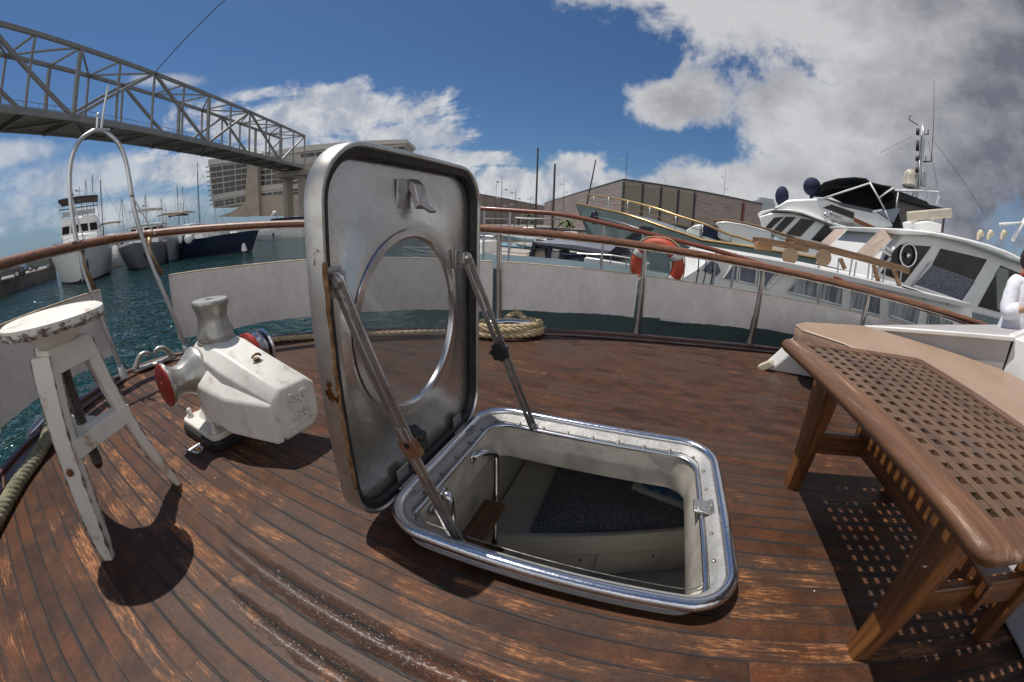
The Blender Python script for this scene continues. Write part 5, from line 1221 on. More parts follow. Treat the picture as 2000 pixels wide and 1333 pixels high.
# ---------------------------------------------------------------- sailing boats and masts
def sail_boat(az, D, H, label, group, lean=0.0, hullc=M_yw, turn=0, stays=True, L=9, m=M_steel):
    M = place(az, D, head_to(az, D, turn)); r_ = empty('sailing_boat', M.translation, label, 'sailing boat', group)
    hull_mb(M, L, 2.8, 1.2, 0.95, 0.8, 0.75, 10).build('hull', hullc, r_, smooth=True)
    mb, b, t = house_mb(M, -1.6, 1.6, 1.7, 1.2, 1.0, 1.45, 0.5); mb.build('cabin', M_yw, r_, bevel=0.03)
    top = Vector((0.3 + lean * H, 0.0, H)); mb = MB(); mb.tube([M @ Vector((0.3, 0, 1.2)), M @ top], [0.075, 0.05], 8)
    for f in (0.5, 0.72): mb.beam(M @ Vector((0.3 + lean * H * f, -0.8 * (1.2 - f), H * f)), M @ Vector((0.3 + lean * H * f, 0.8 * (1.2 - f), H * f)), 0.05, 0.03)
    mb.build('mast', m, r_, smooth=True)
    if stays:
        mb = MB()
        for q in ((L / 2 + .5, 0, 1.25), (-L / 2, 0, 1.0), (0.2, 1.3, 1.05), (0.2, -1.3, 1.05)): mb.cyl(M @ Vector(q), M @ top, 0.016, n=4)
        mb.build('rigging', M_dark, r_)
    mb = MB(); mb.tube([M @ Vector((0.2, 0, 2.0)), M @ Vector((-L * 0.38, 0, 2.1))], 0.16, 8); mb.build('furled_sail', M_bluec, r_, smooth='all')
    return r_
GS = 'sailing boats moored behind the yachts on the left'
for az, D, H, lab, kw in ((-78.95, 58, 10.8, 'sailing boat with the stout leftmost mast behind the tall flybridge yacht', {}), (-78.1, 60, 11.6, 'sailing boat with the tallest mast of the three behind the flybridge yacht', {}),
    (-77.35, 57, 10.4, 'sailing boat with the dark right mast beside the flybridge yacht', {'m': M_dark, 'turn': 60}), (-79.6, 64, 9.6, 'sailing boat with a thin mast left of the three masts behind the flybridge yacht', {}), (-69.6, 75, 9.0, 'sailing boat with a thin mast above the pale grey yacht', {'turn': 40}), (-62.6, 80, 9.4, 'sailing boat with a thin mast just left of the hotel block', {'turn': 70}), (-74.6, 66, 8.9, 'sailing boat with a slim mast between the first two yachts', {'turn': 20}), (-71.4, 70, 9.2, 'sailing boat with a slim mast behind the pilothouse yacht', {'turn': -30}),
    (-67.3, 72, 10.6, 'sailing boat with a dark mast behind the catamaran bow', {'m': M_dark}), (-66.6, 74, 10.6, 'sailing boat with a pale mast next to the dark one behind the navy yacht', {}), (-64.8, 66, 13.0, 'sailing boat with a very tall mast above the navy yacht', {'turn': 75, 'm': M_dark})):
    sail_boat(az, D, H, lab, GS, **kw)

# ---------------------------------------------------------------- quays, cars
def quay(pts, z0, z1, name='quay'):
    mb = MB(); mb.prism([Vector((x, y, z0)) for x, y in pts], (0, 0, z1 - z0)); o = mb.build(name, M_concq); tag(o, kind='structure'); return o
def pol(az, D): a = R(az); return (D * math.sin(a), D * math.cos(a))
quay([pol(-83.6, 62), pol(-90.5, 47), pol(-100, 36), pol(-112, 34), pol(-112, 75), pol(-95, 75), pol(-83.6, 75)], WZ - 1, -0.15)
quay([pol(-63, 140), pol(-57, 128), pol(-50, 116), pol(-44, 112), pol(-30, 104), pol(-18, 92), pol(-6, 66), pol(4, 62), pol(18, 66), pol(40, 80), pol(70, 120), pol(70, 700), pol(20, 900), pol(-20, 900), pol(-50, 900), pol(-63, 500)], WZ - 1, -0.30)
def car(az, D, ang, colr, label):
    p = pol(az, D); M = Matrix.Translation((p[0], p[1], -0.15)) @ Matrix.Rotation(R(ang), 4, 'Z'); r_ = empty('parked_car', M.translation, label, 'car', 'cars parked on the left quay')
    prof = [(-2.1, 0.35), (-2.15, 0.75), (-1.9, 0.95), (-1.5, 1.0), (-1.0, 1.42), (0.5, 1.45), (1.15, 1.0), (1.95, 0.86), (2.15, 0.6), (2.1, 0.35)]
    mb = MB(); mb.loft([[M @ Vector((x, y * (0.92 if z > 1.1 else 1), z)) for x, z in prof] for y in (-0.86, -0.8, 0.8, 0.86)]); mb.build('body', mat('car paint ' + label[:5], colr, 0.25, 0.2, coat=0.6), r_, bevel=0.05)
    for x in (-1.35, 1.35):
        for y in (-0.82, 0.82): mb = MB(); mb.cyl(M @ Vector((x, y - 0.1, 0.33)), M @ Vector((x, y + 0.1, 0.33)), 0.33, n=18); w_ = mb.build('wheel', M_rubber, r_, smooth=True); mb = MB(); mb.cyl(M @ Vector((x, y - 0.11, 0.33)), M @ Vector((x, y + 0.11, 0.33)), 0.19, n=14); mb.build('rim', M_steel, w_, smooth=True)
    for y in (-0.835, 0.835): mb = MB(); mb.prism([M @ Vector((x, y - 0.01, z)) for x, z in ((-1.15, 1.02), (-0.85, 1.36), (0.42, 1.38), (0.95, 1.02))], M.to_3x3() @ Vector((0, 0.02, 0))); mb.build('side_window', M_win, r_)
car(-89.6, 47.5, 70, (0.02, 0.02, 0.025), 'black hatchback parked at the left end of the quay')
car(-85.2, 61.5, 60, (0.015, 0.03, 0.02), 'dark green car parked on the quay nearer the tall yacht')
mb = MB(); p = Vector((*pol(-83.9, 60.5), -0.15)); mb.box(p + Vector((0, 0, 0.75)), (1.1, 1.1, 1.5)); mb.box(p + Vector((0, 0, 1.54)), (1.2, 1.2, 0.08)); tag(mb.build('service_kiosk', mat('grey kiosk', (0.14, 0.15, 0.16), 0.5), origin=tuple(p), bevel=0.03), 'grey service box at the end of the car quay beside the tall yacht', 'kiosk')

# ---------------------------------------------------------------- steel truss footbridge
M_truss = mat('weathered grey steel', (0.27, 0.262, 0.26), 0.55, 0.1, (0.20, 0.195, 0.19), 0.8, 0.7)
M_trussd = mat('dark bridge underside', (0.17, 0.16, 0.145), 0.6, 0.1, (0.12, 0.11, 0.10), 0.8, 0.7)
NPL = 14; y_end = 72.4
def near(y): return Vector((-52 - 0.478 * y, y, 0))
ax = Vector((-0.478, 1, 0)).normalized(); sidev = Vector((-ax.y, ax.x, 0)); 
if sidev.x > 0: sidev = -sidev
BW = 7.0; ZB = 16.6; ZT = 25.3
br = empty('footbridge', near(y_end), 'long grey steel truss footbridge crossing high over the harbour', 'bridge')
ys = [y_end - 6.3 * i for i in range(0, 17)]
def N(i, z, side=0): q = near(ys[i]); return Vector((q.x, q.y, z)) + sidev * (BW * side)
K_ = len(ys)
for sd, nm in ((0, 'near'), (1, 'far')):
    mb = MB(); mb.beam(N(0, ZT, sd), N(K_ - 1, ZT, sd), 0.42, 0.52); mb.build('top_chord', M_truss, br)
    mb = MB(); mb.beam(N(0, ZB, sd), N(K_ - 1, ZB, sd), 0.35, 0.75); mb.build('bottom_chord', M_truss, br)
    for i in range(K_):
        mb = MB(); thick = 0.52 if i % 4 == 2 else 0.32; mb.beam(N(i, ZB, sd), N(i, ZT, sd), thick, thick * 0.8, up=ax); mb.build('upright', M_truss, br)
    for i in range(0, K_ - 1, 2):
        mid = i + 1
        if (i // 2) % 2 == 0: a, b_ = N(i, ZT, sd), N(min(i + 2, K_ - 1), ZB, sd)
        else: a, b_ = N(i, ZB, sd), N(min(i + 2, K_ - 1), ZT, sd)
        mb = MB(); mb.beam(a, b_, 0.42, 0.42, up=ax); mb.build('diagonal', M_truss, br)
for i in range(K_ - 1):
    mb = MB(); mb.beam(N(i, ZT, 0), N(i, ZT, 1), 0.24, 0.24); mb.beam(N(i, ZT, i % 2), N(i + 1, ZT, 1 - i % 2), 0.24, 0.22); mb.build('roof_brace', M_truss, br)
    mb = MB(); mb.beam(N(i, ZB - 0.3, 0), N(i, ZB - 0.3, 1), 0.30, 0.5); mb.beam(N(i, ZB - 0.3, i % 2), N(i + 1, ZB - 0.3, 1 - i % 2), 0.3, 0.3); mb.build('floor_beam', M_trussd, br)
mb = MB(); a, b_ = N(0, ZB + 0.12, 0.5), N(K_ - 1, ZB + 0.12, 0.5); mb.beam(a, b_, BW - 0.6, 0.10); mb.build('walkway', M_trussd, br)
for sd in (0.12, 0.88):
    mb = MB()
    for h in (0.6, 1.15): mb.beam(N(0, ZB + 0.2 + h, sd), N(K_ - 1, ZB + 0.2 + h, sd), 0.06, 0.06)
    for i in range(K_ * 3 - 3):
        q = N(0, ZB, sd).lerp(N(K_ - 1, ZB, sd), i / (K_ * 3 - 3)); mb.beam(q + Vector((0, 0, 0.2)), q + Vector((0, 0, 1.38)), 0.05, 0.05, up=ax)
    mb.build('handrail', M_truss, br)
cab_top = N(8, ZT + 0.2, 0); d_ = ray(440, 0)
far_pt = EYE + d_ * (62 / math.hypot(d_.x, d_.y)); e_ = cab_top + (far_pt - cab_top) * 1.6
mb = MB(); mb.tube([cab_top, e_], 0.075, 6); tag(mb.build('stay_cable', M_dark, origin=tuple(cab_top)), 'single dark stay cable rising from the top of the truss footbridge', 'cable')
mb = MB(); pB = N(0, 0, 0.0)
pt_ = empty('bridge_portal', (pB.x, pB.y, -0.3), 'concrete portal pier carrying the far end of the footbridge', 'bridge pier')
pc = N(0, 0, 0.5) + ax * 0.5
for s_ in (-1, 1):
    q = pc + sidev * (s_ * 3.0) + ax * (s_ * 1.4 + 1.0); mb = MB(); mb.box((q.x, q.y, (ZB - 1.2 - 0.3) / 2 - 0.1), (1.7, 2.2, ZB - 1.2 + 0.2)); mb.build('column', M_conc, pt_, bevel=0.05)
mb = MB(); mb.beam(pc - sidev * 5.0 + Vector((0, 0, ZB - 1.4)), pc + sidev * 5.0 + Vector((0, 0, ZB - 1.4)), 4.4, 1.5); mb.build('crosshead', M_conc, pt_, bevel=0.05)
mb = MB(); mb.beam(pc + ax * 2 + Vector((0, 0, ZB + 0.2)), pc + ax * 9 + Vector((0, 0, ZB + 0.2)), 9.5, 2.8); mb.build('landing_block', M_conc, pt_)

# ---------------------------------------------------------------- slanting hotel block
W_h = Wall(pol(-58, 205), (math.cos(R(22)), math.sin(R(22))))
ht = empty('hotel_block', W_h.p((480, 420)), 'grey leaning hotel block with rows of small dark windows beyond the footbridge', 'building')
M_hot = mat('pale facade panels', (0.40, 0.375, 0.345), 0.8, 0, (0.33, 0.31, 0.285), 0.1, 0.6)
J = lambda x, y: c('J', x, y)
slab_part(W_h, [J(125, 240), J(480, 205), J(800, 160), J(1000, 118), J(1400, 90), J(1885, 60), J(1870, 118), J(1500, 400), J(1180, 620), J(800, 640), J(480, 622), J(300, 650), J(165, 668), J(150, 560), J(135, 400)], 16, 'facade', M_hot, ht)
slab_part(W_h, [J(118, 255), J(125, 236), J(480, 200), J(1000, 110), J(1880, 55), J(1886, 90), J(1000, 160), J(480, 243), J(124, 288)], 18, 'roof_edge', mat('pale roof edge', (0.50, 0.48, 0.44), 0.7, 0, (0.44, 0.42, 0.39), 0.1, 0.5), ht, off=0.8)
slab_part(W_h, [J(160, 560), J(455, 505), J(452, 545), J(160, 600)], 1.0, 'floor_band', mat('pale facade band', (0.46, 0.43, 0.40), 0.8), ht, off=0.4)
slab_part(W_h, [J(575, 480), J(780, 450), J(780, 490), J(578, 520)], 1.0, 'floor_band', mat('pale facade band'), ht, off=0.4)
slab_part(W_h, [J(472, 240), J(560, 232), J(562, 420), J(575, 740), J(448, 740), J(452, 500)], 4, 'concrete_tower', M_conc, ht, off=3)
slab_part(W_h, [J(560, 560), J(1200, 540), J(1200, 740), J(560, 740)], 5, 'plinth', M_conc, ht, off=1.0)
slab_part(W_h, [J(200, 745), J(330, 700), J(450, 620), J(450, 745)], 4, 'plinth_ramp', M_conc, ht, off=1.0)
M_hw = mat('dark hotel windows', (0.028, 0.024, 0.024), 0.25, 0, (0.06, 0.05, 0.045), 0.3, 0.6)
def hwin(quads):
    for q in quads: slab(W_h, q, 0.5, 0.25).build('window', M_hw, ht)
def grid(x0, x1, n, yl, yr, h, grp=2, gap=8, big=14):
    out = []; per = (x1 - x0) / n
    for i in range(n):
        a = x0 + i * per + (big if i % grp == 0 else gap) / 2; b2_ = x0 + (i + 1) * per - (big if i % grp == grp - 1 else gap) / 2
        ya = yl + (yr - yl) * (a - x0) / (x1 - x0); yb = yl + (yr - yl) * (b2_ - x0) / (x1 - x0)
        out.append([J(a - h * .02, ya), J(b2_, yb), J(b2_ + 3, yb + h), J(a + 3, ya + h)])
    return out
for k, (yl, yr) in enumerate(((308, 262), (360, 312), (412, 362), (464, 412), (512, 458))): hwin(grid(132 + k * 5, 466, 6, yl, yr, 36))
hwin(grid(162, 452, 6, 612, 560, 18)); hwin(grid(165, 452, 6, 637, 585, 22))
for k, (yl, yr) in enumerate(((288, 262), (335, 312), (385, 362), (432, 408))): hwin(grid(566 + k * 2, 790, 4, yl, yr, 34))
hwin(grid(590, 785, 4, 540, 515, 16)); hwin(grid(590, 785, 4, 562, 540, 14)); hwin(grid(935, 1200, 4, 185, 160, 32)); hwin(grid(1660, 1868, 3, 135, 118, 22))
for k, (yl, yr) in enumerate(((400, 385), (440, 420), (500, 490), (530, 520))): hwin(grid(850, 930, 1, yl, yr, 20))
mb = MB()
for k in range(9):
    a = W_h.p(J(125 + k * 4, 300 + k * 42), 0); b_ = W_h.p(J(98 + k * 5, 306 + k * 42), 0); mb.beam(a, b_, 1.0, 0.3)
mb.build('balcony_fins', mat('green fins', (0.14, 0.19, 0.12), 0.7), ht)

# ---------------------------------------------------------------- warehouses and tower
def ware_mat():
    mt = bpy.data.materials.new('patterned brown cladding'); mt.use_nodes = True; g = NT(mt.node_tree); b = g.n['Principled BSDF']; tc = g.node('ShaderNodeTexCoord')
    br_ = g.node('ShaderNodeTexBrick'); sp = g.node('ShaderNodeSeparateXYZ'); g.put(sp.inputs[0], tc.outputs['Object']); cv = g.node('ShaderNodeCombineXYZ')
    g.put(cv.inputs[0], g.m('ADD', sp.outputs[0], g.m('MULTIPLY', sp.outputs[1], 0.7))); g.put(cv.inputs[1], sp.outputs[2]); g.put(br_.inputs['Vector'], cv.outputs[0])
    br_.inputs['Scale'].default_value = 1.0; br_.inputs['Brick Width'].default_value = 2.6; br_.inputs['Row Height'].default_value = 0.55; br_.inputs['Mortar Size'].default_value = 0.05
    br_.inputs['Color1'].default_value = (0.30, 0.235, 0.205, 1); br_.inputs['Color2'].default_value = (0.215, 0.17, 0.15, 1); br_.inputs['Mortar'].default_value = (0.15, 0.12, 0.11, 1)
    n = g.noise(g.mapv(cv.outputs[0], (0.6, 3.5, 1)), 0.5, 6, 0.7); c_ = g.mix(g.m('MULTIPLY', g.ss(n, 0.4, 0.65), 0.6), br_.outputs['Color'], (0.30, 0.27, 0.25)); g.put(b.inputs['Base Color'], c_); b.inputs['Roughness'].default_value = 0.8; return mt
M_ware = ware_mat(); M_wdark = mat('dark roof trim', (0.05, 0.055, 0.05), 0.6); M_wglass = mat('olive glazed panels', (0.17, 0.155, 0.11), 0.3, 0, (0.12, 0.11, 0.085), 0.2, 0.6)
def warehouse(corner, left, right, zr, label, zl=None, back=60):
    r_ = empty('warehouse', (corner[0], corner[1], -0.3), label, 'building'); zl = zr if zl is None else zl
    bk_ = (right[0] + left[0] - corner[0], right[1] + left[1] - corner[1] )
    mb = MB(); pts = [corner, left, bk_, right]; mb.loft([[Vector((x, y, -0.3)) for x, y in pts], [Vector((x, y, z)) for (x, y), z in zip(pts, (zr, zl, zl, zr))]]); mb.build('cladding', M_ware, r_)
    e = 0.5; mb = MB(); mb.loft([[Vector((x, y, z)) for (x, y), z in zip(pts, (zr + .003, zl + .003, zl + .003, zr + .003))], [Vector((x, y, z + 0.45)) for (x, y), z in zip(pts, (zr, zl, zl, zr))]]); mb.build('parapet', M_wdark, r_)
    return r_
cA_ = pol(-4.3, 80); w2r = warehouse(cA_, pol(-15.6, 193), pol(15.4, 106), 10.4, 'big brown clad warehouse whose corner points at the marina')
def face_panel(p0, p1, u0, u1, z0, z1, name, m, parent, out=0.15):
    a = Vector((*p0, 0)).lerp(Vector((*p1, 0)), u0); b_ = Vector((*p0, 0)).lerp(Vector((*p1, 0)), u1); n_ = Vector((b_.y - a.y, a.x - b_.x, 0)).normalized()
    if n_.dot(EYE - a) < 0: n_ = -n_
    mb = MB(); mb.prism([a + n_ * out + Vector((0, 0, z0)), b_ + n_ * out + Vector((0, 0, z0)), b_ + n_ * out + Vector((0, 0, z1)), a + n_ * out + Vector((0, 0, z1))], -n_ * (out + 0.1)); return mb.build(name, m, parent)
cB_ = pol(15.4, 106)
for k in range(4): face_panel(cA_, cB_, 0.005 + k * 0.11, 0.105 + k * 0.11, 4.6, 9.6, 'glazed_panel', M_wglass, w2r)
for k in range(5): face_panel(cA_, cB_, 0.0 + k * 0.112 - 0.004, 0.006 + k * 0.112, -0.2, 10.2, 'pilaster', M_wdark, w2r, 0.3)
face_panel(cA_, cB_, 0.0, 0.52, 1.6, 2.6, 'dark_strip', M_wdark, w2r, 0.2); face_panel(cA_, cB_, 0.62, 0.78, 4.2, 4.8, 'dark_strip', M_wdark, w2r, 0.2); face_panel(cA_, cB_, 0.82, 0.835, -0.2, 10, 'red_pilaster', mat('rust red post', (0.16, 0.05, 0.035), 0.6), w2r, 0.4)  # dark strips across the facade, then a red post
warehouse(pol(-20.0, 290), pol(-32, 110), pol(-14, 420), 9.2, 'lower brown clad warehouse sloping down behind the raised hatch lid', zl=10.2)
tw = empty('office_tower', (*pol(15.6, 620), -0.3), 'blue grey glass tower far beyond the warehouse roof', 'tower')
M_tow = bpy.data.materials.new('tower glass'); M_tow.use_nodes = True
g = NT(M_tow.node_tree); b = g.n['Principled BSDF']; tc = g.node('ShaderNodeTexCoord'); bk_ = g.node('ShaderNodeTexBrick'); g.put(bk_.inputs['Vector'], g.mapv(tc.outputs['Object'], (1, 1, 1), rot=(R(90), 0, 0))); bk_.inputs['Scale'].default_value = 0.25
bk_.inputs['Color1'].default_value = (0.20, 0.27, 0.30, 1); bk_.inputs['Color2'].default_value = (0.15, 0.21, 0.24, 1); bk_.inputs['Mortar'].default_value = (0.32, 0.36, 0.38, 1); bk_.inputs['Mortar Size'].default_value = 0.08; g.put(b.inputs['Base Color'], bk_.outputs['Color']); b.inputs['Roughness'].default_value = 0.35
Mt = Matrix.Translation((*pol(15.6, 620), -0.3)); mb = MB()
mb.loft([[Mt @ Vector((x, y, z)) for x, y in rrect(-15 , 15, -12, 12, 4, 3)] for z in (0, 62)]); mb.build('shaft', M_tow, tw); mb = MB(); mb.loft([[Mt @ Vector((x, y, z)) for x, y in rrect(-9 , 13, -9, 9, 3, 3)] for z in (62, 67)]); mb.build('crown_storey', M_tow, tw)

# ---------------------------------------------------------------- lamp masts, palms, far trees on the quay
def lamp_mast(px, top, bot, D, label, heads=2, r=0.14, m=M_dark):
    a, b_ = at(px[0], top, D), at(px[1], bot, D); a = Vector((b_.x * 0.3 + a.x * 0.7, b_.y * 0.3 + a.y * 0.7, a.z)); b_ = Vector((a.x, a.y, -0.3))
    r_ = empty('lamp_mast', b_, label, 'lamp mast', 'tall lamp masts on the far quay'); mb = MB(); mb.tube([b_, a], [r, r * 0.5], 7); mb.build('pole', m, r_)
    for k in range(heads):
        q = a.lerp(b_, 0.12 + 0.16 * k); mb = MB(); s_ = 1 if k % 2 else -1; mb.beam(q, q + Vector((0.9 * s_, 0, 0.15)), 0.12, 0.1); mb.box(q + Vector((1.1 * s_, 0, 0.15)), (0.55, 0.4, 0.35)); mb.build('lamp_head', M_steel, r_)
for px, tp, D, lab, hd in (((929, 929), 336, 150, 'lamp mast just right of the hatch lid edge', 1), ((950, 946), 372, 120, 'slightly leaning bare mast over the low warehouse roof', 0), ((969, 969), 355, 130, 'slim pole left of the many headed lamp mast', 0), ((981, 978), 345, 95, 'lamp mast with several heads left of the palms', 4),
    ((1008, 1004), 369, 105, 'lamp mast with two heads just left of the palms', 3), ((1036, 1036), 384, 170, 'small lamp mast right above the palms', 2), ((1043, 1042), 382, 150, 'small lamp mast right of the palm tops', 2), ((1078, 1077), 372, 160, 'thin pole between the two dark boat masts', 1), ((1102, 1100), 350, 140, 'lamp mast above the left warehouse slope', 2), ((1224, 1221), 295, 100, 'lamp mast standing behind the warehouse corner', 1), ((1417, 1411), 331, 150, 'lamp mast above the right half of the warehouse roof', 2), ((1299, 1298), 348, 160, 'short aerial on the warehouse ridge', 0)):
    lamp_mast(px, tp, 430, D, lab, hd, 0.10 if hd else 0.08)
q0_, q1_ = at(1152, 371, 60), at(1164, 312, 60); q0_ = q0_ + (q0_ - q1_) * 0.9; mb = MB(); mb.tube([q0_, q1_], [0.14, 0.09], 7); tag(mb.build('leaning_spar', M_dark, origin=tuple(q0_)), 'dark spar leaning over the left slope of the warehouse roof', 'spar')
def palm(px, py, D, h, label):
    b_ = at(px, py, D); b_.z = -0.3; r_ = empty('palm_tree', b_, label, 'palm tree', 'palms on the far quay'); mb = MB(); mb.tube([b_, b_ + Vector((0.1, 0, h * 0.5)), b_ + Vector((0, 0, h))], [0.28, 0.2, 0.17], 8); mb.build('trunk', mat('palm bark', (0.10, 0.075, 0.05), 0.9), r_)
    mb = MB(); rn = random.Random(int(px)); top = b_ + Vector((0, 0, h))
    for k in range(34):
        a = rn.uniform(0, 2 * math.pi); up = rn.uniform(-0.3, 1.1); L = rn.uniform(1.8, 2.6); pr = None
        for i in range(6):
            u = i / 5; q = top + Vector((math.cos(a) * L * u, math.sin(a) * L * u, up * L * u * 0.7 - 1.1 * L * u * u * 0.55)); sdv = Vector((-math.sin(a), math.cos(a), 0)) * (0.26 * (1 - abs(u - 0.4)) * 1.0)
            if pr is not None: o_ = len(mb.v); mb.add([pr[0] - pr[1] + Vector((0, 0, -.12)), pr[0], pr[0] + pr[1] + Vector((0, 0, -.12)), q - sdv + Vector((0, 0, -.12)), q, q + sdv + Vector((0, 0, -.12))], [(0, 1, 4, 3), (1, 2, 5, 4)])
            pr = (q, sdv)
    mb.build('crown', mat('palm green', (0.075, 0.10, 0.035), 0.7, 0, (0.13, 0.13, 0.05), 2, 0.7), r_)
palm(1030, 410, 118, 3.2, 'broad palm between the two warehouses'); palm(1014, 412, 135, 2.8, 'smaller palm left of the broad one'); palm(1046, 412, 130, 2.4, 'small palm right of the broad one'); palm(1104, 425, 74, 1.6, 'low palm in front of the left warehouse wall')
mb = MB(); rn = random.Random(2)
for k in range(900):
    az = rn.uniform(-21.5, -14.5); D = rn.uniform(280, 320); x, y = pol(az, D); z = rn.uniform(1.0, 4.6 + 1.4 * math.sin(az * 2.3) + math.sin(az * 5.1)); s_ = rn.uniform(0.5, 1.2)
    a = rn.uniform(0, 6.28); u = Vector((math.cos(a), math.sin(a), rn.uniform(-.6, .6))) * s_; v_ = Vector((rn.uniform(-.4, .4), rn.uniform(-.4, .4), 1)) * s_; P_ = Vector((x, y, z)); mb.add([P_ - u, P_ + v_, P_ + u, P_ - v_], [(0, 1, 2, 3)])
tag(mb.build('treeline', mat('far foliage', (0.05, 0.065, 0.035), 0.9, 0, (0.09, 0.09, 0.05), 0.2, 0.7)), kind='stuff', label='dark far-off trees between the two warehouses', cat='trees')
# ================================================================ boats alongside, far side
# trawler yacht lying beyond our own boat, seen from its port bow
T = Wall((-3.6, 18.5), (0.94, -0.34))
tr = empty('trawler_yacht', T.p((1350, 520), -2), 'large white trawler yacht with grey green bow, gilt rail, dark bimini and tall signal mast', 'motor yacht')
E_ = lambda x, y: c('E', x, y); A_ = lambda x, y: c('A', x, y); B_ = lambda x, y: c('B', x, y); D_ = lambda x, y: c('D', x, y); C_ = lambda x, y: c('C', x, y)
def off_bow(u): return -2.1 * max(0, 1 - u / 0.62) ** 2 if u < 0.62 else 0.0
sheer = [E_(150, 245), E_(320, 272), E_(480, 310), E_(620, 338), E_(750, 370), E_(1000, 450), E_(1250, 540), E_(1440, 600), E_(1700, 690)]
rings = []; ns = len(sheer) + 3
for i in range(ns):
    u = i / (ns - 1); o = off_bow(u)
    if i < len(sheer): P_ = T.p(sheer[i], o)
    else: P_ = P_ + T.d * 2.2 + Vector((0, 0, -0.02))
    w = 2 * (2.1 + o) + 0.05; rk = 2.0 * max(0, 1 - u / 0.35)
    ins = 0.35 + 0.25 * (1 - u)
    near_ = [P_, P_ + T.d * rk * 0.30 - T.out * ins * 0.25 * (w / 4.2) + Vector((0, 0, -(P_.z - WZ) * 0.25)), P_ + T.d * rk * 0.75 - T.out * ins * 0.75 * (w / 4.2) + Vector((0, 0, -(P_.z - WZ) * 0.6)), P_ + T.d * rk - T.out * min(ins, w * .45) + Vector((0, 0, -(P_.z - WZ) - 0.4))]
    mid = P_ - T.out * (w / 2)
    def mir(q): d = (q - mid).dot(T.out); return q - T.out * 2 * d
    rings.append(near_ + [mir(q) for q in reversed(near_)])
mb = MB(); mb.loft(rings); mb.build('hull', M_ggreen, tr, smooth=True)
mb = MB(); mb.tube([r_[0] + Vector((0, 0, 0.02)) for r_ in rings], 0.055, 8); mb.build('gunwale', M_bronze, tr, smooth='all')
mb = MB(); mb.tube([r_[0] + T.d * 0.25 * (1 if k < 4 else 0) * 0 + T.out * 0.02 + Vector((0, 0, -0.42)) for k, r_ in enumerate(rings[1:])], 0.02, 6); mb.build('rub_rail', M_steel, tr, smooth='all')
mb = MB(); q0 = T.p(E_(380, 410), off_bow(0.12) + 0.05); mb.sphere(q0, 0.22, 12, (1.0, 0.6, 1.6)); mb.build('hawse_pipe', M_boot, tr, smooth='all')
top = [E_(280, 125), E_(500, 152), E_(720, 190), E_(950, 245), E_(1150, 300), E_(1400, 385), E_(1700, 480), E_(1850, 540), E_(2000, 605), D_(620, 200), D_(840, 280)]
def ob(k, n_): return off_bow(k / n_ * 0.95)
mb = MB(); tp = [T.p(q, ob(k, len(top)) - 0.05) for k, q in enumerate(top)]; mb.tube(curve_pts(tp, 4), 0.045, 8); mb.tube([p_ + Vector((0, 0, -0.33)) + T.d * 0.1 for p_ in tp[:7]], 0.018, 6); mb.build('bow_rail', M_bronze, tr, smooth='all')
for k, (a, b_) in enumerate(((E_(375, 150), E_(375, 285)), (E_(555, 165), E_(555, 320)), (E_(790, 210), E_(780, 372)), (E_(1060, 285), E_(1052, 435)), (E_(1380, 390), E_(1365, 560)), (E_(1705, 500), E_(1700, 665)), (D_(490, 150), D_(470, 270)))):
    o = ob(k * 1.5, 11) - 0.05; pa = T.p(a, o); pb = T.p(b_, o); mb = MB(); mb.tube([pa, Vector((pa.x, pa.y, pb.z))], 0.028, 7); mb.build('stanchion', M_steel, tr, smooth='all')
mb = MB(); p_ = T.p(E_(540, 250), -1.2); mb.lathe([(0.1, 0), (0.12, 0.1), (0.06, 0.12), (0.14, 0.3), (0.05, 0.36)], p_ + Vector((0, 0, -0.2)), n=12); mb.build('searchlight', M_chrome, tr, smooth=True)
# white forward bulwark, covers
slab_part(T, [D_(310, 20), D_(420, 8), D_(640, 40), D_(880, 105), D_(935, 130), D_(905, 240), D_(720, 330), D_(330, 190), D_(350, 110)], 3.4, 'fore_bulwark', M_yw, tr, off=-0.35, bevel=0.12)
mb = MB(); mb.tube([T.p(q, -0.33) for q in (D_(300, 12), D_(430, 0), D_(640, 35), D_(880, 98), D_(1100, 170), D_(1200, 205))], 0.045, 8); mb.build('bulwark_cap', M_teakd, tr, smooth='all')
slab_part(T, [D_(190, 40), D_(330, 60), D_(370, 100), D_(330, 215), D_(170, 170)], 1.2, 'deck_cover', M_bluec, tr, off=-0.5, bevel=0.05)
slab_part(T, [D_(0, 110), D_(90, 55), D_(170, 45), D_(150, 190), D_(0, 140)], 1.0, 'skylight', M_yw, tr, off=-0.8, bevel=0.05)
# pilothouse body, brow, windows
slab_part(T, [A_(150, 690), A_(300, 640), A_(600, 640), A_(1000, 770), A_(1500, 950), A_(1680, 1050), A_(1640, 1230), A_(1400, 1230), A_(700, 1050), A_(400, 960), A_(200, 860)], 3.6, 'pilothouse', M_yw, tr, off=-0.45, bevel=0.06)
rr_ = []
brow = [(A_(130, 650), A_(150, 700)), (A_(180, 615), A_(200, 650)), (A_(320, 588), A_(340, 612)), (A_(520, 590), A_(540, 625)), (A_(700, 615), A_(720, 655)), (A_(900, 690), A_(905, 725)), (A_(1200, 790), A_(1205, 840)), (A_(1500, 890), A_(1500, 950)), (A_(1750, 960), A_(1750, 1020))]
for k, (a, b_) in enumerate(brow):
    o = -0.12 - 0.9 * max(0, 1 - k / 3.0); pa, pb = T.p(a, o), T.p(b_, o); rr_.append([pa, pb, pb - T.out * (3.9 + 2 * (o + .12)), pa - T.out * (3.9 + 2 * (o + .12))])
mb = MB(); mb.loft(rr_); mb.build('roof_brow', M_yw, tr, bevel=0.04)
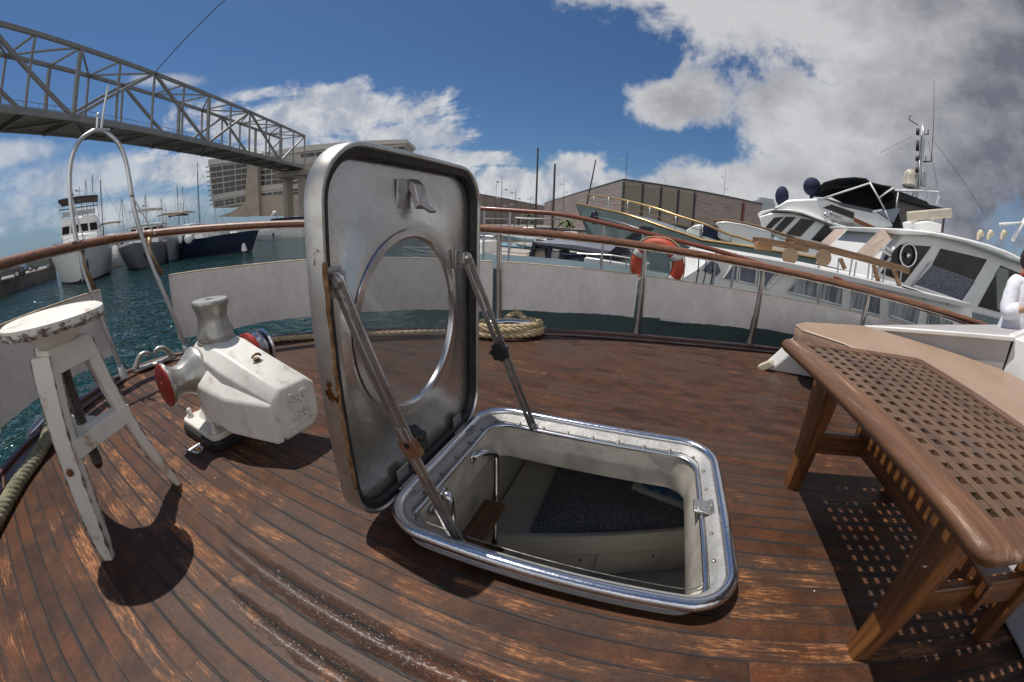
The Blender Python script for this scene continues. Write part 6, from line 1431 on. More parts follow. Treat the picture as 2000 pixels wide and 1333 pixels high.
slab_part(T, [A_(330, 590), A_(520, 470), A_(780, 455), A_(1000, 450), A_(1250, 530), A_(1700, 640), A_(1880, 760), A_(1900, 830), A_(1720, 860), A_(1680, 900), A_(1390, 760), A_(1000, 740), A_(700, 620), A_(500, 590)], 3.0, 'flybridge', M_yw, tr, off=-0.3, bevel=0.08)
for q in ([A_(215, 850), A_(345, 705), A_(475, 688), A_(290, 860)], [A_(325, 885), A_(500, 690), A_(635, 698), A_(430, 905)], [A_(500, 915), A_(700, 712), A_(885, 745), A_(690, 950)], [A_(830, 990), A_(1010, 790), A_(1160, 850), A_(960, 1020)], [A_(1100, 1050), A_(1270, 900), A_(1260, 1000), A_(1240, 1100)], [A_(1370, 960), A_(1540, 1010), A_(1420, 1140), A_(1340, 1100)]):
    slab(T, q, 0.08, -0.40).build('window', M_win, tr)
slab_part(T, [A_(1350, 925), A_(1575, 985), A_(1545, 1015), A_(1385, 965), A_(1345, 1115), A_(1300, 1100)], 0.1, 'teak_window_frame', mat('honey teak', (0.26, 0.14, 0.055), 0.5, 0, (0.18, 0.09, 0.035), 5, 0.6), tr, off=-0.36)
slab_part(T, [A_(985, 572), A_(1095, 530), A_(1390, 635), A_(1380, 720)], 0.08, 'fly_window', M_win, tr, off=-0.26)
slab_part(T, [A_(1390, 700), A_(1730, 855), A_(1690, 895), A_(1388, 755)], 0.08, 'name_board', mat('varnished name board', (0.30, 0.10, 0.03), 0.4, 0, (0.2, 0.06, 0.02), 6, 0.6), tr, off=-0.26)
for a, b_ in ((A_(1000, 660), A_(1200, 770)), (A_(1080, 640), A_(1225, 710))):
    pa, pb = T.p(a, -0.18), T.p(b_, -0.18); mb = MB(); mb.tube([pa, pa.lerp(pb, 0.2), pa.lerp(pb, 0.85), pb], [0.10, 0.035, 0.03, 0.06], 10); mb.build('horn', M_chrome, tr, smooth='all')
# covered searchlights
for a, nm, s_ in ((A_(450, 425), 'covered_searchlight', (0.30, 0.25, 0.42)), (A_(840, 300), 'covered_searchlight', (0.38, 0.34, 0.38))):
    p_ = T.p(a, -1.2); mb = MB(); mb.sphere(p_, 1.0, 12, s_); mb.cyl(p_ + Vector((0, 0, -0.75)), p_, 0.07, n=8); mb.build(nm, M_bluec, tr, smooth='all')
# bimini over the flybridge
def canopy(ptsn, depth, name, m, off=-0.2, th=0.05):
    rr = []
    for a in ptsn:
        pa = T.p(a, off); rr.append([pa, pa - T.out * depth * 0.5 + Vector((0, 0, 0.12)), pa - T.out * depth, pa - T.out * depth + Vector((0, 0, -th)), pa - T.out * depth * 0.5 + Vector((0, 0, 0.12 - th)), pa + Vector((0, 0, -th))])
    mb = MB(); mb.loft(rr); return mb.build(name, m, tr, smooth=True)
canopy([A_(880, 330), A_(1000, 240), A_(1180, 190), A_(1400, 175), A_(1540, 190), A_(1600, 240), A_(1750, 275), A_(1900, 300)], 2.8, 'bimini', M_navyc)
slab_part(T, [A_(890, 340), A_(1060, 225), A_(1560, 200), A_(1590, 250), A_(1010, 440), A_(860, 430)], 0.05, 'bimini_side', M_navyc, tr, off=-2.9)
slab_part(T, [A_(1080, 430), A_(1600, 270), A_(1880, 320), A_(1720, 470), A_(1760, 590), A_(1560, 620), A_(1250, 520)], 0.05, 'spray_curtain', M_navyc, tr, off=-2.6)
slab_part(T, [A_(1000, 445), A_(1260, 520), A_(1640, 600), A_(1620, 640), A_(1240, 560)], 0.06, 'wind_deflector', mat('smoked screen', (0.05, 0.05, 0.07), 0.15), tr, off=-0.28)
fr_ = [(A_(1000, 450), A_(1590, 255), 0.035), (A_(1590, 245), A_(1780, 590), 0.035), (A_(1780, 590), A_(1860, 780), 0.02), (A_(1710, 450), A_(1900, 310), 0.03), (A_(1960, 360), A_(1930, 600), 0.03), (A_(1920, 350), B_(560, 820), 0.035)]
mb = MB()
for a, b_, r in fr_: mb.cyl(T.p(a, -0.15), T.p(b_, -0.15), r, n=8)
mb.build('bimini_frame', M_yw, tr, smooth='all')
slab_part(T, [A_(1690, 625), A_(1900, 585), A_(1990, 580), A_(1900, 770), A_(1800, 700)], 2.6, 'fly_windscreen', mat('hazy screen', (0.26, 0.30, 0.36), 0.2), tr, off=-0.5)
# mast, dome, radar, aerials
mp = lambda x, y, o=-1.9: T.p(B_(x, y), o)
mb = MB(); mb.tube([mp(320, 1200), mp(480, 740), mp(540, 125)], [0.045, 0.04, 0.03], 8); mb.tube([mp(405, 1210), mp(495, 800), mp(555, 300), mp(545, 115)], [0.05, 0.06, 0.055, 0.03], 8)
mb.beam(mp(510, 500), mp(500, 800), 0.10, 0.10, up=(1, 0, 0)); mb.build('signal_mast', M_steel, tr, smooth='all')
mb = MB()
for a, b_, r in (((495, 135), (400, 75), 0.02), ((555, 225), (605, 230), 0.02), ((600, 235), (600, 180), 0.025), ((540, 515), (632, 512), 0.03), ((632, 512), (636, 440), 0.025), ((575, 515), (575, 460), 0.02), ((400, 75), (408, 40), 0.02), ((408, 40), (425, 35), 0.025)): mb.cyl(mp(*a), mp(*b_), r, n=6)
mb.build('mast_spreaders', M_dark, tr)
for y0, y1 in ((170, 235), (295, 400), (455, 505), (570, 625)): mb = MB(); mb.cyl(mp(497 - y0 * .02, y0), mp(494 - y0 * .02, y1), 0.075, n=10); mb.build('signal_lamp', M_dark, tr, smooth='all')
mb = MB(); mb.tube([mp(632, 500), mp(660, -330)], [0.018, 0.01], 5); mb.build('whip_aerial', M_dark, tr)
mb = MB(); mb.box(mp(552, 690), (0.22, 0.12, 0.62)); mb.build('aerial_box', M_yg, tr, bevel=0.03)
dp = mp(410, 770, -2.2); mb = MB(); mb.lathe([(0.30, -0.05), (0.34, 0.0), (0.34, 0.06), (0.31, 0.10), (0.31, 0.38), (0.27, 0.55), (0.17, 0.66), (0.02, 0.70)], dp, n=24); mb.build('satellite_dome', mat('cream dome', (0.50, 0.45, 0.37), 0.4), tr, smooth=True)
mb = MB(); mb.beam(mp(270, 812), mp(600, 822), 0.10, 0.07)
for a, b_ in (((395, 830), (325, 1200)), ((470, 830), (410, 1210)), ((285, 820), (262, 1030)), ((600, 822), (590, 950)), ((705, 835), (690, 970)), ((720, 870), (690, 960))): mb.cyl(mp(*a), mp(*b_), 0.035, n=7)
mb.cyl(mp(600, 822), mp(710, 830), 0.035, n=7); mb.build('radar_arch', M_yw, tr, smooth=True)
slab_part(T, [B_(240, 800), B_(590, 930), B_(610, 960), B_(780, 1000), B_(760, 1030), B_(590, 990), B_(250, 890)], 2.6, 'aft_awning', M_navyc, tr, off=-0.4)
slab_part(T, [B_(250, 890), B_(600, 980), B_(760, 1030), B_(590, 1130), B_(420, 1210), B_(330, 1200)], 2.6, 'aft_curtain', mat('taupe curtain', (0.17, 0.15, 0.135), 0.8), tr, off=-0.6)
for a, b_ in (((640, 280), (1180, 1050)), ((600, 300), (700, 800)), ((430, 250), (100, 420))):
    mb = MB(); mb.cyl(mp(*a), mp(*b_), 0.008, n=4); mb.build('rigging_wire', M_dark, tr)

# ---------------------------------------------------------------- cabin cruiser between (tan awnings, wheelhouse)
W = Wall((0, 7.2), (1, 0))
wc = empty('wheelhouse_cruiser', (4, 7.6, WZ), 'white cruiser with rounded wheelhouse, round clear view window and tan side awnings', 'motor yacht')
slab_part(W, [C_(700, 170), C_(760, 165), C_(1000, 185), C_(1250, 225), C_(1500, 280), C_(1750, 345), C_(1990, 430), C_(2250, 560), C_(2300, 620), C_(2000, 520), C_(1900, 470), C_(1500, 330), C_(1100, 245), C_(740, 235)], 3.2, 'wheelhouse_roof', M_yw, wc, off=0.25, bevel=0.05)
slab_part(W, [C_(560, 500), C_(760, 230), C_(1100, 240), C_(1500, 325), C_(1980, 500), C_(2300, 640), C_(2300, 1250), C_(1950, 1260), C_(1500, 1150), C_(700, 860), C_(380, 760)], 2.9, 'wheelhouse', mat('shaded white wall', (0.64, 0.63, 0.61), 0.35, 0, (0.56, 0.55, 0.54), 1, 0.5), wc, off=0, bevel=0.04)  # wall white toned down, its shade is put into the colour
for q in ([C_(460, 680), C_(560, 480), C_(730, 352), C_(1085, 375), C_(760, 805)], [C_(1100, 590), C_(1200, 400), C_(1745, 530), C_(1590, 790), C_(1440, 1020), C_(870, 830)], [C_(1640, 1085), C_(1780, 830), C_(1910, 600), C_(2150, 700), C_(2200, 1180), C_(1880, 1150)]):
    wn_ = slab(W, q, 0.06, 0.02).build('window', M_win, wc)
bright = mat('bright sill', (0.78, 0.77, 0.76), 0.3)
pts_ = [W.p(q, 0.05) for q in (C_(1085, 570), C_(865, 838), C_(1440, 1035), C_(1600, 800))]; mb = MB(); mb.tube(pts_, 0.034, 8); mb.build('window_frame', bright, wc, smooth='all')
def sparkle():
    mt = bpy.data.materials.new('glittering reflection glass'); mt.use_nodes = True; g = NT(mt.node_tree); b = g.n['Principled BSDF']; tc = g.node('ShaderNodeTexCoord')
    n = g.noise(tc.outputs['Object'], 34, 7, 0.8, 1.5); g.put(b.inputs['Base Color'], g.mix(g.ss(n, 0.48, 0.66), (0.035, 0.04, 0.065), (0.30, 0.31, 0.34))); b.inputs['Roughness'].default_value = 0.15; return mt
slab_part(W, [C_(880, 825), C_(1080, 590), C_(1590, 770), C_(1435, 1012)], 0.01, 'painted_glitter', sparkle(), wc, off=0.033)  # glitter of reflections painted as mottled colour over the window
cvp = W.p(C_(810, 480), 0.06); mb = MB(); ringc = [cvp + Vector((0.19 * math.cos(a), 0, 0.21 * math.sin(a))) for a in [2 * math.pi * i / 32 for i in range(32)]]; mb.tube(ringc, 0.022, 8, closed=True); mb.lathe([(0.05, -0.02), (0.05, 0.03)], cvp, (0, -1, 0), 16); mb.build('clear_view_screen', M_chrome, wc, smooth='all')
slab_part(W, [C_(690, 850), C_(1500, 1140), C_(1480, 1180), C_(1400, 1170), C_(660, 900)], 0.4, 'cabin_ledge', bright, wc, off=0.35)
# curtains behind the aft window
slab_part(W, [C_(1850, 700), C_(1900, 620), C_(2000, 650), C_(1960, 1130), C_(1860, 1120)], 0.02, 'curtain', mat('grey green curtain', (0.22, 0.24, 0.21), 0.9), wc, off=0.03)
# radar scanner pedestal, horns, roof aerial
slab_part(W, [B_(520, 1150), B_(600, 1130), B_(745, 1165), B_(735, 1250), B_(530, 1235)], 0.7, 'radar_pedestal', M_yw, wc, off=-0.6, bevel=0.02)
pa, pb = W.p(B_(390, 1085), -0.9), W.p(B_(835, 1045), -0.9); mb = MB(); mb.beam(pa, pb, 0.14, 0.20); mb.cyl(W.p(B_(620, 1090), -0.9), W.p(B_(620, 1160), -0.9), 0.10, n=10); mb.build('radar_scanner', mat('cream scanner', (0.55, 0.49, 0.38), 0.4), wc, bevel=0.03)
mb = MB(); mb.cyl(W.p(B_(765, 1090), -1.0), W.p(B_(745, 1250), -1.0), 0.03, n=8); mb.build('support_post', M_dark, wc)
for x in (1130, 1235, 1375):
    a = W.p(B_(x, 1275), -0.3); mb = MB(); mb.tube([a + Vector((0.07, 0, 0.06)), a, a + Vector((-0.03, 0, -0.10))], [0.075, 0.055, 0.03], 10); mb.build('horn_speaker', mat('yellowed cream', (0.55, 0.47, 0.33), 0.4), wc, smooth=True)
a, b_, d2 = W.p(B_(1480, 1330), -0.4), W.p(B_(1590, 1150), -0.4), W.p(B_(1345, 1165), -0.4); mb = MB(); mb.cyl(a, b_ + (b_ - a) * 0.2, 0.05, n=8); mb.cyl(d2, b_ + (b_ - d2) * 0.15, 0.028, n=8); mb.build('roof_derrick', M_yw, wc, smooth='all')
# tan awnings
for q, nm in (([A_(960, 1020), A_(1140, 850), A_(1300, 845), A_(1080, 1055)], 'nearer'), ([A_(1420, 1155), A_(1730, 850), A_(1995, 850), A_(1640, 1215)], 'farther')):
    p4 = [W.p(x, 0.25) for x in q]; p4[1] = W.p(q[1], -0.3); p4[2] = W.p(q[2], -0.3); nn = (p4[1] - p4[0]).cross(p4[3] - p4[0]).normalized() * 0.02
    mb = MB(); mb.prism(p4, nn); mb.build('side_awning', M_tan, wc)
    mb = MB(); mb.cyl(p4[3] + nn, p4[2] + nn, 0.018, n=6); mb.build('awning_pole', M_yw, wc)
for a, b_ in ((C_(480, 400), C_(600, 480)), (C_(540, 380), C_(620, 440)), (C_(600, 510), C_(380, 780))): mb = MB(); mb.cyl(W.p(a, 0.2), W.p(b_, 0.2), 0.03, n=7); mb.build('brace', M_steel, wc)

# ---------------------------------------------------------------- neighbour alongside: curtained cabin, grey green hull, teak handrail
Nw = Wall((0, 4.75), (1, 0))
nb = empty('neighbour_cruiser', (1.5, 5.0, WZ), 'neighbouring cruiser alongside with curtained cabin windows, grey green hull and red brown handrail', 'motor yacht')
hp_ = [(-3.2, 5.3), (-2.2, 4.72), (-1.0, 4.35), (0.5, 4.18), (2.5, 4.12), (5.5, 4.10), (9.0, 4.10)]
rr_ = []
for x, y in [(p_.x, p_.y) for p_ in curve_pts([(a, b_, 0) for a, b_ in hp_], 4)]:
    zt_ = 0.30 - 0.05 * (x + 3); w = max(0.1, (5.6 - y) * 2); rr_.append([Vector((x, y, zt_)), Vector((x + 0.05, y + 0.05, zt_ - 0.4)), Vector((x + 0.2, y + min(.4, w * .3), WZ - 0.3)), Vector((x + 0.2, 11.2 - y - min(.4, w * .3), WZ - 0.3)), Vector((x, 11.2 - y, zt_))])
mb = MB(); mb.loft(rr_); mb.build('hull', mat('dull grey green topsides', (0.105, 0.135, 0.13), 0.35, 0, (0.08, 0.105, 0.10), 1.5, 0.6), nb, smooth=True)
mb = MB(); mb.box((0.35, 4.165, -0.06), (0.30, 0.012, 0.05), rot=Matrix.Rotation(R(4), 3, 'Z')); mb.build('hull_fitting', M_yw, nb)
slab_part(Nw, [D_(-60, 640), D_(100, 545), D_(310, 375), D_(560, 380), D_(1200, 500), D_(1900, 640), D_(2400, 760), D_(3100, 940), D_(3100, 1400), D_(-60, 1400)], 2.6, 'cabin', M_yw, nb, off=-0.0, bevel=0.01)
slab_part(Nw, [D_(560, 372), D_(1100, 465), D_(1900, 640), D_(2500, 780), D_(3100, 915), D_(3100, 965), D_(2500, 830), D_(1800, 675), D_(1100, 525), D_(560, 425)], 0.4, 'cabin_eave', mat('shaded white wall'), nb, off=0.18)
def glass_curtain():
    mt = bpy.data.materials.new('net curtain behind glass'); mt.use_nodes = True; g = NT(mt.node_tree); b = g.n['Principled BSDF']; tc = g.node('ShaderNodeTexCoord')
    n = g.noise(g.mapv(tc.outputs['Object'], (14, 1, 0.6)), 1.6, 3, 0.6, 0.4); n2 = g.noise(tc.outputs['Object'], 3, 3)
    g.put(b.inputs['Base Color'], g.mix(g.m('MULTIPLY', g.ss(n, 0.35, 0.65), 1.0), (0.13, 0.14, 0.15), (0.42, 0.44, 0.46))); b.inputs['Roughness'].default_value = 0.08; b.inputs['Specular IOR Level'].default_value = 0.6; return mt
M_gc = glass_curtain(); M_gb = mat('blue grey glass', (0.17, 0.19, 0.24), 0.07, 0, (0.11, 0.13, 0.17), 2.0, 0.8, spec=0.8)
wq = [([D_(395, 630), D_(560, 400), D_(570, 430), D_(545, 660)], M_gb), ([D_(570, 660), D_(590, 420), D_(770, 455), D_(750, 700)], M_gb), ([D_(780, 705), D_(800, 470), D_(1020, 515), D_(850, 740)], M_gb), ([D_(1090, 775), D_(1240, 600), D_(1430, 640), D_(1410, 850)], M_gc), ([D_(1425, 855), D_(1450, 645), D_(1700, 705), D_(1680, 925)], M_gc), ([D_(1785, 960), D_(1800, 760), D_(2100, 830), D_(2090, 1030)], M_gc)]
wq += [([C_(590, 1190), C_(600, 1000), C_(940, 1110), C_(900, 1300)], M_gc), ([C_(1030, 1330), C_(1045, 1160), C_(1330, 1260), C_(1310, 1400)], M_gc), ([C_(1400, 1440), C_(1420, 1290), C_(1720, 1390), C_(1700, 1520)], M_gc)]
for q, m_ in wq:
    pp = [Nw.p(x, 0.0) for x in q]; mb = MB(); mb.prism([p_ + Vector((0, -0.015, 0)) for p_ in pp], (0, 0.02, 0)); wo = mb.build('window', m_, nb)
    mb = MB(); mb.tube([p_ + Vector((0, -0.02, 0)) for p_ in pp], 0.014, 6, closed=True); mb.build('window_frame', M_yw, wo, smooth='all')
mb = MB(); mb.cyl(Nw.p(D_(875, 745), 0.03), Nw.p(D_(1095, 525), 0.03), 0.03, n=8); mb.build('bright_pillar', bright, nb)
slab_part(Nw, [D_(180, 545), D_(310, 400), D_(380, 560), D_(330, 615)], 0.02, 'windscreen', M_gb, nb, off=0.02)
rw = Wall((0, 4.32), (1, 0))
def rail_line(pxs, r, nm, m, off=0.0):
    return line_px(rw, pxs, r, off).build(nm, m, nb, smooth='all')
M_redteak = mat('red brown varnish', (0.20, 0.050, 0.022), 0.35, 0, (0.13, 0.035, 0.018), 5, 0.6, coat=0.3)
rail_line([(905, 404), (945, 408), (1020, 413), (1100, 420), (1200, 441), (1300, 465), (1400, 490), (1500, 520), (1600, 543), (1700, 568), (1800, 597), (1930, 640)], 0.026, 'hand_rail', M_redteak)
rail_line([C_(-60, 735), C_(150, 840), C_(500, 960), C_(950, 1110), C_(1250, 1200), C_(1500, 1290), C_(1800, 1400)], 0.022, 'lower_rail', M_redteak, 0.0)
for px, y0, y1 in ((946, 408, 418), (996, 411, 420), (1180, 437, 700), (1256, 455, 700), (1400, 492, 660), (1607, 543, 690), (1437, 495, 660)):
    a = rw.p((px, y0)); mb = MB(); mb.cyl(a, Vector((a.x, a.y, -0.05)), 0.014, n=6); mb.build('rail_stanchion', M_steel, nb)
for a, b_ in ((C_(740, 850), C_(1280, 1030)), (C_(1000, 960), C_(1000, 1000)), (C_(1280, 1030), C_(1270, 1070))): mb = MB(); mb.cyl(Nw.p(a, 0.1), Nw.p(b_, 0.1), 0.012, n=6); mb.build('grab_rail', M_dark, nb)

# teak gangplanks stowed on the neighbour's roof
GW = Wall((0, 5.3), (1, 0))
for lab, a, b_, feet_ in (('shorter weathered teak gangplank with a round sheave, stowed on the neighbour roof', D_(790, 220), D_(1330, 320), ()), ('long weathered teak gangplank on bracket legs, stowed on the neighbour roof', D_(1170, 225), C_(820, 665), ((C_(400, 590), C_(460, 800)), (C_(640, 650), C_(715, 870)), (C_(10, 520), C_(60, 640))))):
    pa, pb = GW.p(a), GW.p(b_); g_ = empty('gangplank', (pa + pb) / 2, lab, 'gangplank')
    d = (pb - pa).normalized()
    for k, oy in enumerate((0.0, 0.34)):
        mb = MB(); mb.beam(pa + Vector((0, oy, 0)), pb + Vector((0, oy, 0)), 0.035, 0.085); mb.build('side_rail', M_teakd, g_, bevel=0.005)
    L = (pb - pa).length
    mb = MB()
    for k in range(int(L / 0.16)): q_ = pa + d * (0.08 + k * 0.16) + Vector((0, 0.17, -0.02)); mb.box(q_, (0.09, 0.34, 0.02))
    mb.build('treads', M_teakd, g_)
    mb = MB(); mb.lathe([(0.11, -0.02), (0.11, 0.02)], pa + d * 0.45 + Vector((0, -0.03, -0.13)), (0, 1, 0), 20); mb.build('sheave', mat('pale teak disc', (0.25, 0.17, 0.10), 0.6, 0, (0.18, 0.12, 0.07), 8, 0.6), g_, smooth=True)
    mb = MB(); mb.box(pa + d * 0.10 + Vector((0, 0.1, -0.07)), (0.22, 0.16, 0.10)); mb.build('end_block', mat('honey teak'), g_, bevel=0.01)
    for a2, b2_ in feet_: mb = MB(); mb.beam(GW.p(a2, 0.03), GW.p(b2_, 0.03), 0.05, 0.04, up=(0, 1, 0)); mb.build('bracket_leg', M_teakd, g_)
    for k in range(4): q_ = pa + d * (0.9 + 0.28 * k); mb = MB(); mb.cyl(q_ + Vector((0, 0, -0.03)), q_ + Vector((0.02 * (k % 2), 0, -0.28)), 0.012, n=6); mb.build('hanging_pin', M_steel, g_)

# orange lifebuoy lashed to the neighbour's rail
lc = rw.p((1283, 519), 0.10); lb = empty('lifebuoy', lc, 'orange lifebuoy with silver bands lashed to the neighbour rail', 'lifebuoy'); lb.rotation_euler = (0, 0, 0)
Rm, rm_ = 0.232, 0.068; ca = Vector((math.cos(R(-18)), math.sin(R(-18)), 0))
def lbp(a, rad=Rm): return lc + ca * (rad * math.cos(a)) + Vector((0, 0, rad * math.sin(a)))
mb = MB(); mb.tube([lbp(2 * math.pi * i / 40) for i in range(40)], rm_, 14, closed=True); mb.build('ring', mat('faded orange', (0.36, 0.040, 0.012), 0.6, 0, (0.42, 0.09, 0.045), 8, 0.6), lb, smooth='all')
for a0 in (0.35, 2.55, 3.9, 5.6): mb = MB(); mb.tube([lbp(a0 + 0.05 * i) for i in range(6)], rm_ * 1.03, 14); mb.build('band', mat('grey reflective band', (0.42, 0.42, 0.41), 0.4), lb, smooth='all')
mb = MB(); mb.tube([lbp(2 * math.pi * i / 40, Rm + rm_ * (1.05 + 0.25 * abs(math.sin(2 * 2 * math.pi * i / 40)))) for i in range(40)], 0.007, 6, closed=True); mb.build('grab_line', M_rope, lb, smooth='all')
for dx, lab in ((0.62, 'left dark line of the three hanging right of the lifebuoy'), (0.70, 'middle dark line of the three hanging right of the lifebuoy'), (0.78, 'right dark line of the three hanging right of the lifebuoy')):
    p_ = rw.p((1365, 560), 0) + Vector((dx - 0.66, 0, 0)); mb = MB(); mb.tube([Vector((p_.x, p_.y, 0.66)), Vector((p_.x + 0.012, p_.y - 0.01, 0.45)), Vector((p_.x - 0.03, p_.y, 0.0))], 0.007, 6); mb.sphere((p_.x + 0.01, p_.y - 0.01, 0.42 + dx * 0.1), 0.016, 8); tag(mb.build('mooring_line', M_dark, origin=(p_.x, p_.y, 0), smooth='all'), lab, 'line', 'lines hanging beside the lifebuoy')

# ---------------------------------------------------------------- dark roofed launch and small craft in the basin
lw = Wall((0, 8.5), (1, -0.05)); la = empty('dark_roofed_launch', lw.p((1150, 500), -0.7), 'motor launch with long grey roof panel, black frame and black raked arch', 'motor boat')
Np = lambda x, y: c('N', x, y)
slab_part(lw, [Np(830, 830), Np(1100, 850), Np(1450, 880), Np(2000, 975), E_(800, 880), E_(780, 905), Np(2000, 1060), Np(1450, 950), Np(1090, 900), Np(850, 870)], 1.9, 'roof_panel', mat('grey roof panel', (0.20, 0.20, 0.22), 0.3, 0, (0.15, 0.15, 0.17), 2, 0.6), la, off=0, bevel=0.01)
for q in ([Np(820, 840), Np(870, 850), Np(800, 1090), Np(755, 1060)], [Np(1040, 900), Np(1095, 905), Np(1040, 1110), Np(990, 1090)], [E_(540, 850), E_(800, 630), E_(960, 510), E_(1085, 525), E_(1060, 560), E_(930, 640), E_(700, 870)], [Np(840, 930), Np(1060, 905), Np(1060, 930), Np(840, 955)], [Np(850, 870), Np(1450, 950), Np(2000, 1060), Np(2000, 1085), Np(1450, 975), Np(850, 895)]):
    slab_part(lw, q, 1.6, 'black_frame', M_boot, la, off=0.03)
slab_part(lw, [Np(840, 950), Np(990, 940), Np(1010, 1150), Np(820, 1150)], 1.4, 'cabin_front', mat('sandy panel', (0.42, 0.36, 0.28), 0.5, 0, (0.3, 0.25, 0.2), 3, 0.6), la, off=-0.1)
slab_part(lw, [Np(1075, 960), Np(1200, 980), Np(1190, 1150), Np(1060, 1130)], 1.0, 'grey_locker', M_yg, la, off=-0.05, bevel=0.03)
slab_part(lw, [Np(1100, 935), Np(1200, 945), Np(1195, 975), Np(1095, 960)], 1.0, 'pale_lid', M_yw, la, off=0.0, bevel=0.01)
slab_part(lw, [Np(1230, 1010), Np(1500, 1010), Np(1540, 1070), Np(1380, 1085), Np(1230, 1040)], 0.5, 'dark_cover', M_bluec, la, off=0.1, bevel=0.02)
slab_part(lw, [Np(1560, 1070), E_(280, 890), E_(620, 940), E_(900, 985), E_(900, 1200), Np(1560, 1250)], 1.8, 'side_deck', M_yw, la, off=0.05, bevel=0.03)
slab_part(lw, [Np(700, 1090), Np(1600, 1130), E_(1000, 1040), E_(1000, 1700), Np(700, 1700)], 1.9, 'hull', M_yg, la, off=0.0)
mb = MB(); pt = [lw.p(q, 0.3) for q in (E_(170, 850), E_(590, 870), E_(830, 910), E_(960, 940))]; mb.tube(pt, 0.018, 6)
for q in (E_(455, 900), E_(580, 880), E_(775, 900)): a = lw.p(q, 0.3); mb.cyl(a, a + Vector((0, 0, -0.6)), 0.014, n=5)
mb.build('side_rail', M_steel, la)
def small_boat(az, D, turn, L, B, fb, colr, label, extra=(), mast=0, name='small_boat'):
    M = place(az, D, turn); r_ = empty(name, M.translation, label, 'small boat', 'small craft moored in the middle basin'); key = 'paint ' + str(colr)
    hull_mb(M, L, B, fb + 0.25, fb, 0.5, 0.78, 10).build('hull', mat(key, colr, 0.35, 0, tuple(x * 0.75 for x in colr), 2, 0.5), r_, smooth=True)
    mb = MB(); mb.box((-L * 0.1, 0, fb + 0.03), (L * 0.45, B * 0.6, 0.06), M=M); mb.build('cockpit', mat('cockpit buff', (0.40, 0.34, 0.26), 0.7, 0, (0.25, 0.2, 0.15), 3, 0.6), r_)
    for k in extra:
        if k == 'cuddy': mb, b, t = house_mb(M, -0.05 * L, 0.24 * L, B * 0.7, B * 0.45, fb, fb + 0.6, 0.4); h = mb.build('cuddy', M_yw, r_, bevel=0.03); windows(M, b, t, fb, fb + 0.6, 0.3, 0.8, {0: 2, 3: 2, 1: 1, 2: 1}, M_win, h)
        if k == 'cover': mb = MB(); mb.loft([[M @ Vector((x, y, z)) for y, z in ((-B * .48, fb), (-B * .3, fb + h), (0, fb + h * 1.2), (B * .3, fb + h), (B * .48, fb))] for x, h in ((-L * .48, 0.3), (-L * .1, 0.55), (L * .25, 0.4), (L * .42, 0.1))]); mb.build('canvas_cover', M_bluec, r_)
        if k == 'engine': mb = MB(); mb.box((-L * 0.53, 0, fb + 0.15), (0.3, 0.35, 0.6), M=M); mb.box((-L * 0.53, 0, fb - 0.4), (0.14, 0.1, 0.7), M=M); mb.build('outboard', M_boot, r_, bevel=0.04)
        if k == 'frame':
            mb = MB()
            for y in (-B * .4, B * .4): mb.tube([M @ Vector((-L * .2, y, fb)), M @ Vector((-L * .22, y, fb + 1.7)), M @ Vector((L * .05, y, fb + 1.7)), M @ Vector((L * .1, y, fb))], 0.025, 6)
            mb.box((-L * .08, 0, fb + 1.72), (L * .3, B * .8, 0.04), M=M); mb.build('canopy', M_steel, r_)
        if k == 'bow_rail': rail_mb(M, L, B, fb + 0.25, fb, 0.5, 0.5, 0.6, 6, 0.015).build('bow_rail', M_steel, r_)
    if mast:
        mb = MB(); mb.tube([M @ Vector((0.2, 0, fb)), M @ Vector((0.2, 0, mast))], [0.10, 0.07], 8); mb.build('mast', M_dark, r_, smooth=True)
        mb = MB(); mb.tube([M @ Vector((0.2, 0, fb + 0.9)), M @ Vector((-L * .4, 0, fb + 1.0))], 0.09, 8); mb.build('boom', M_dark, r_, smooth=True)
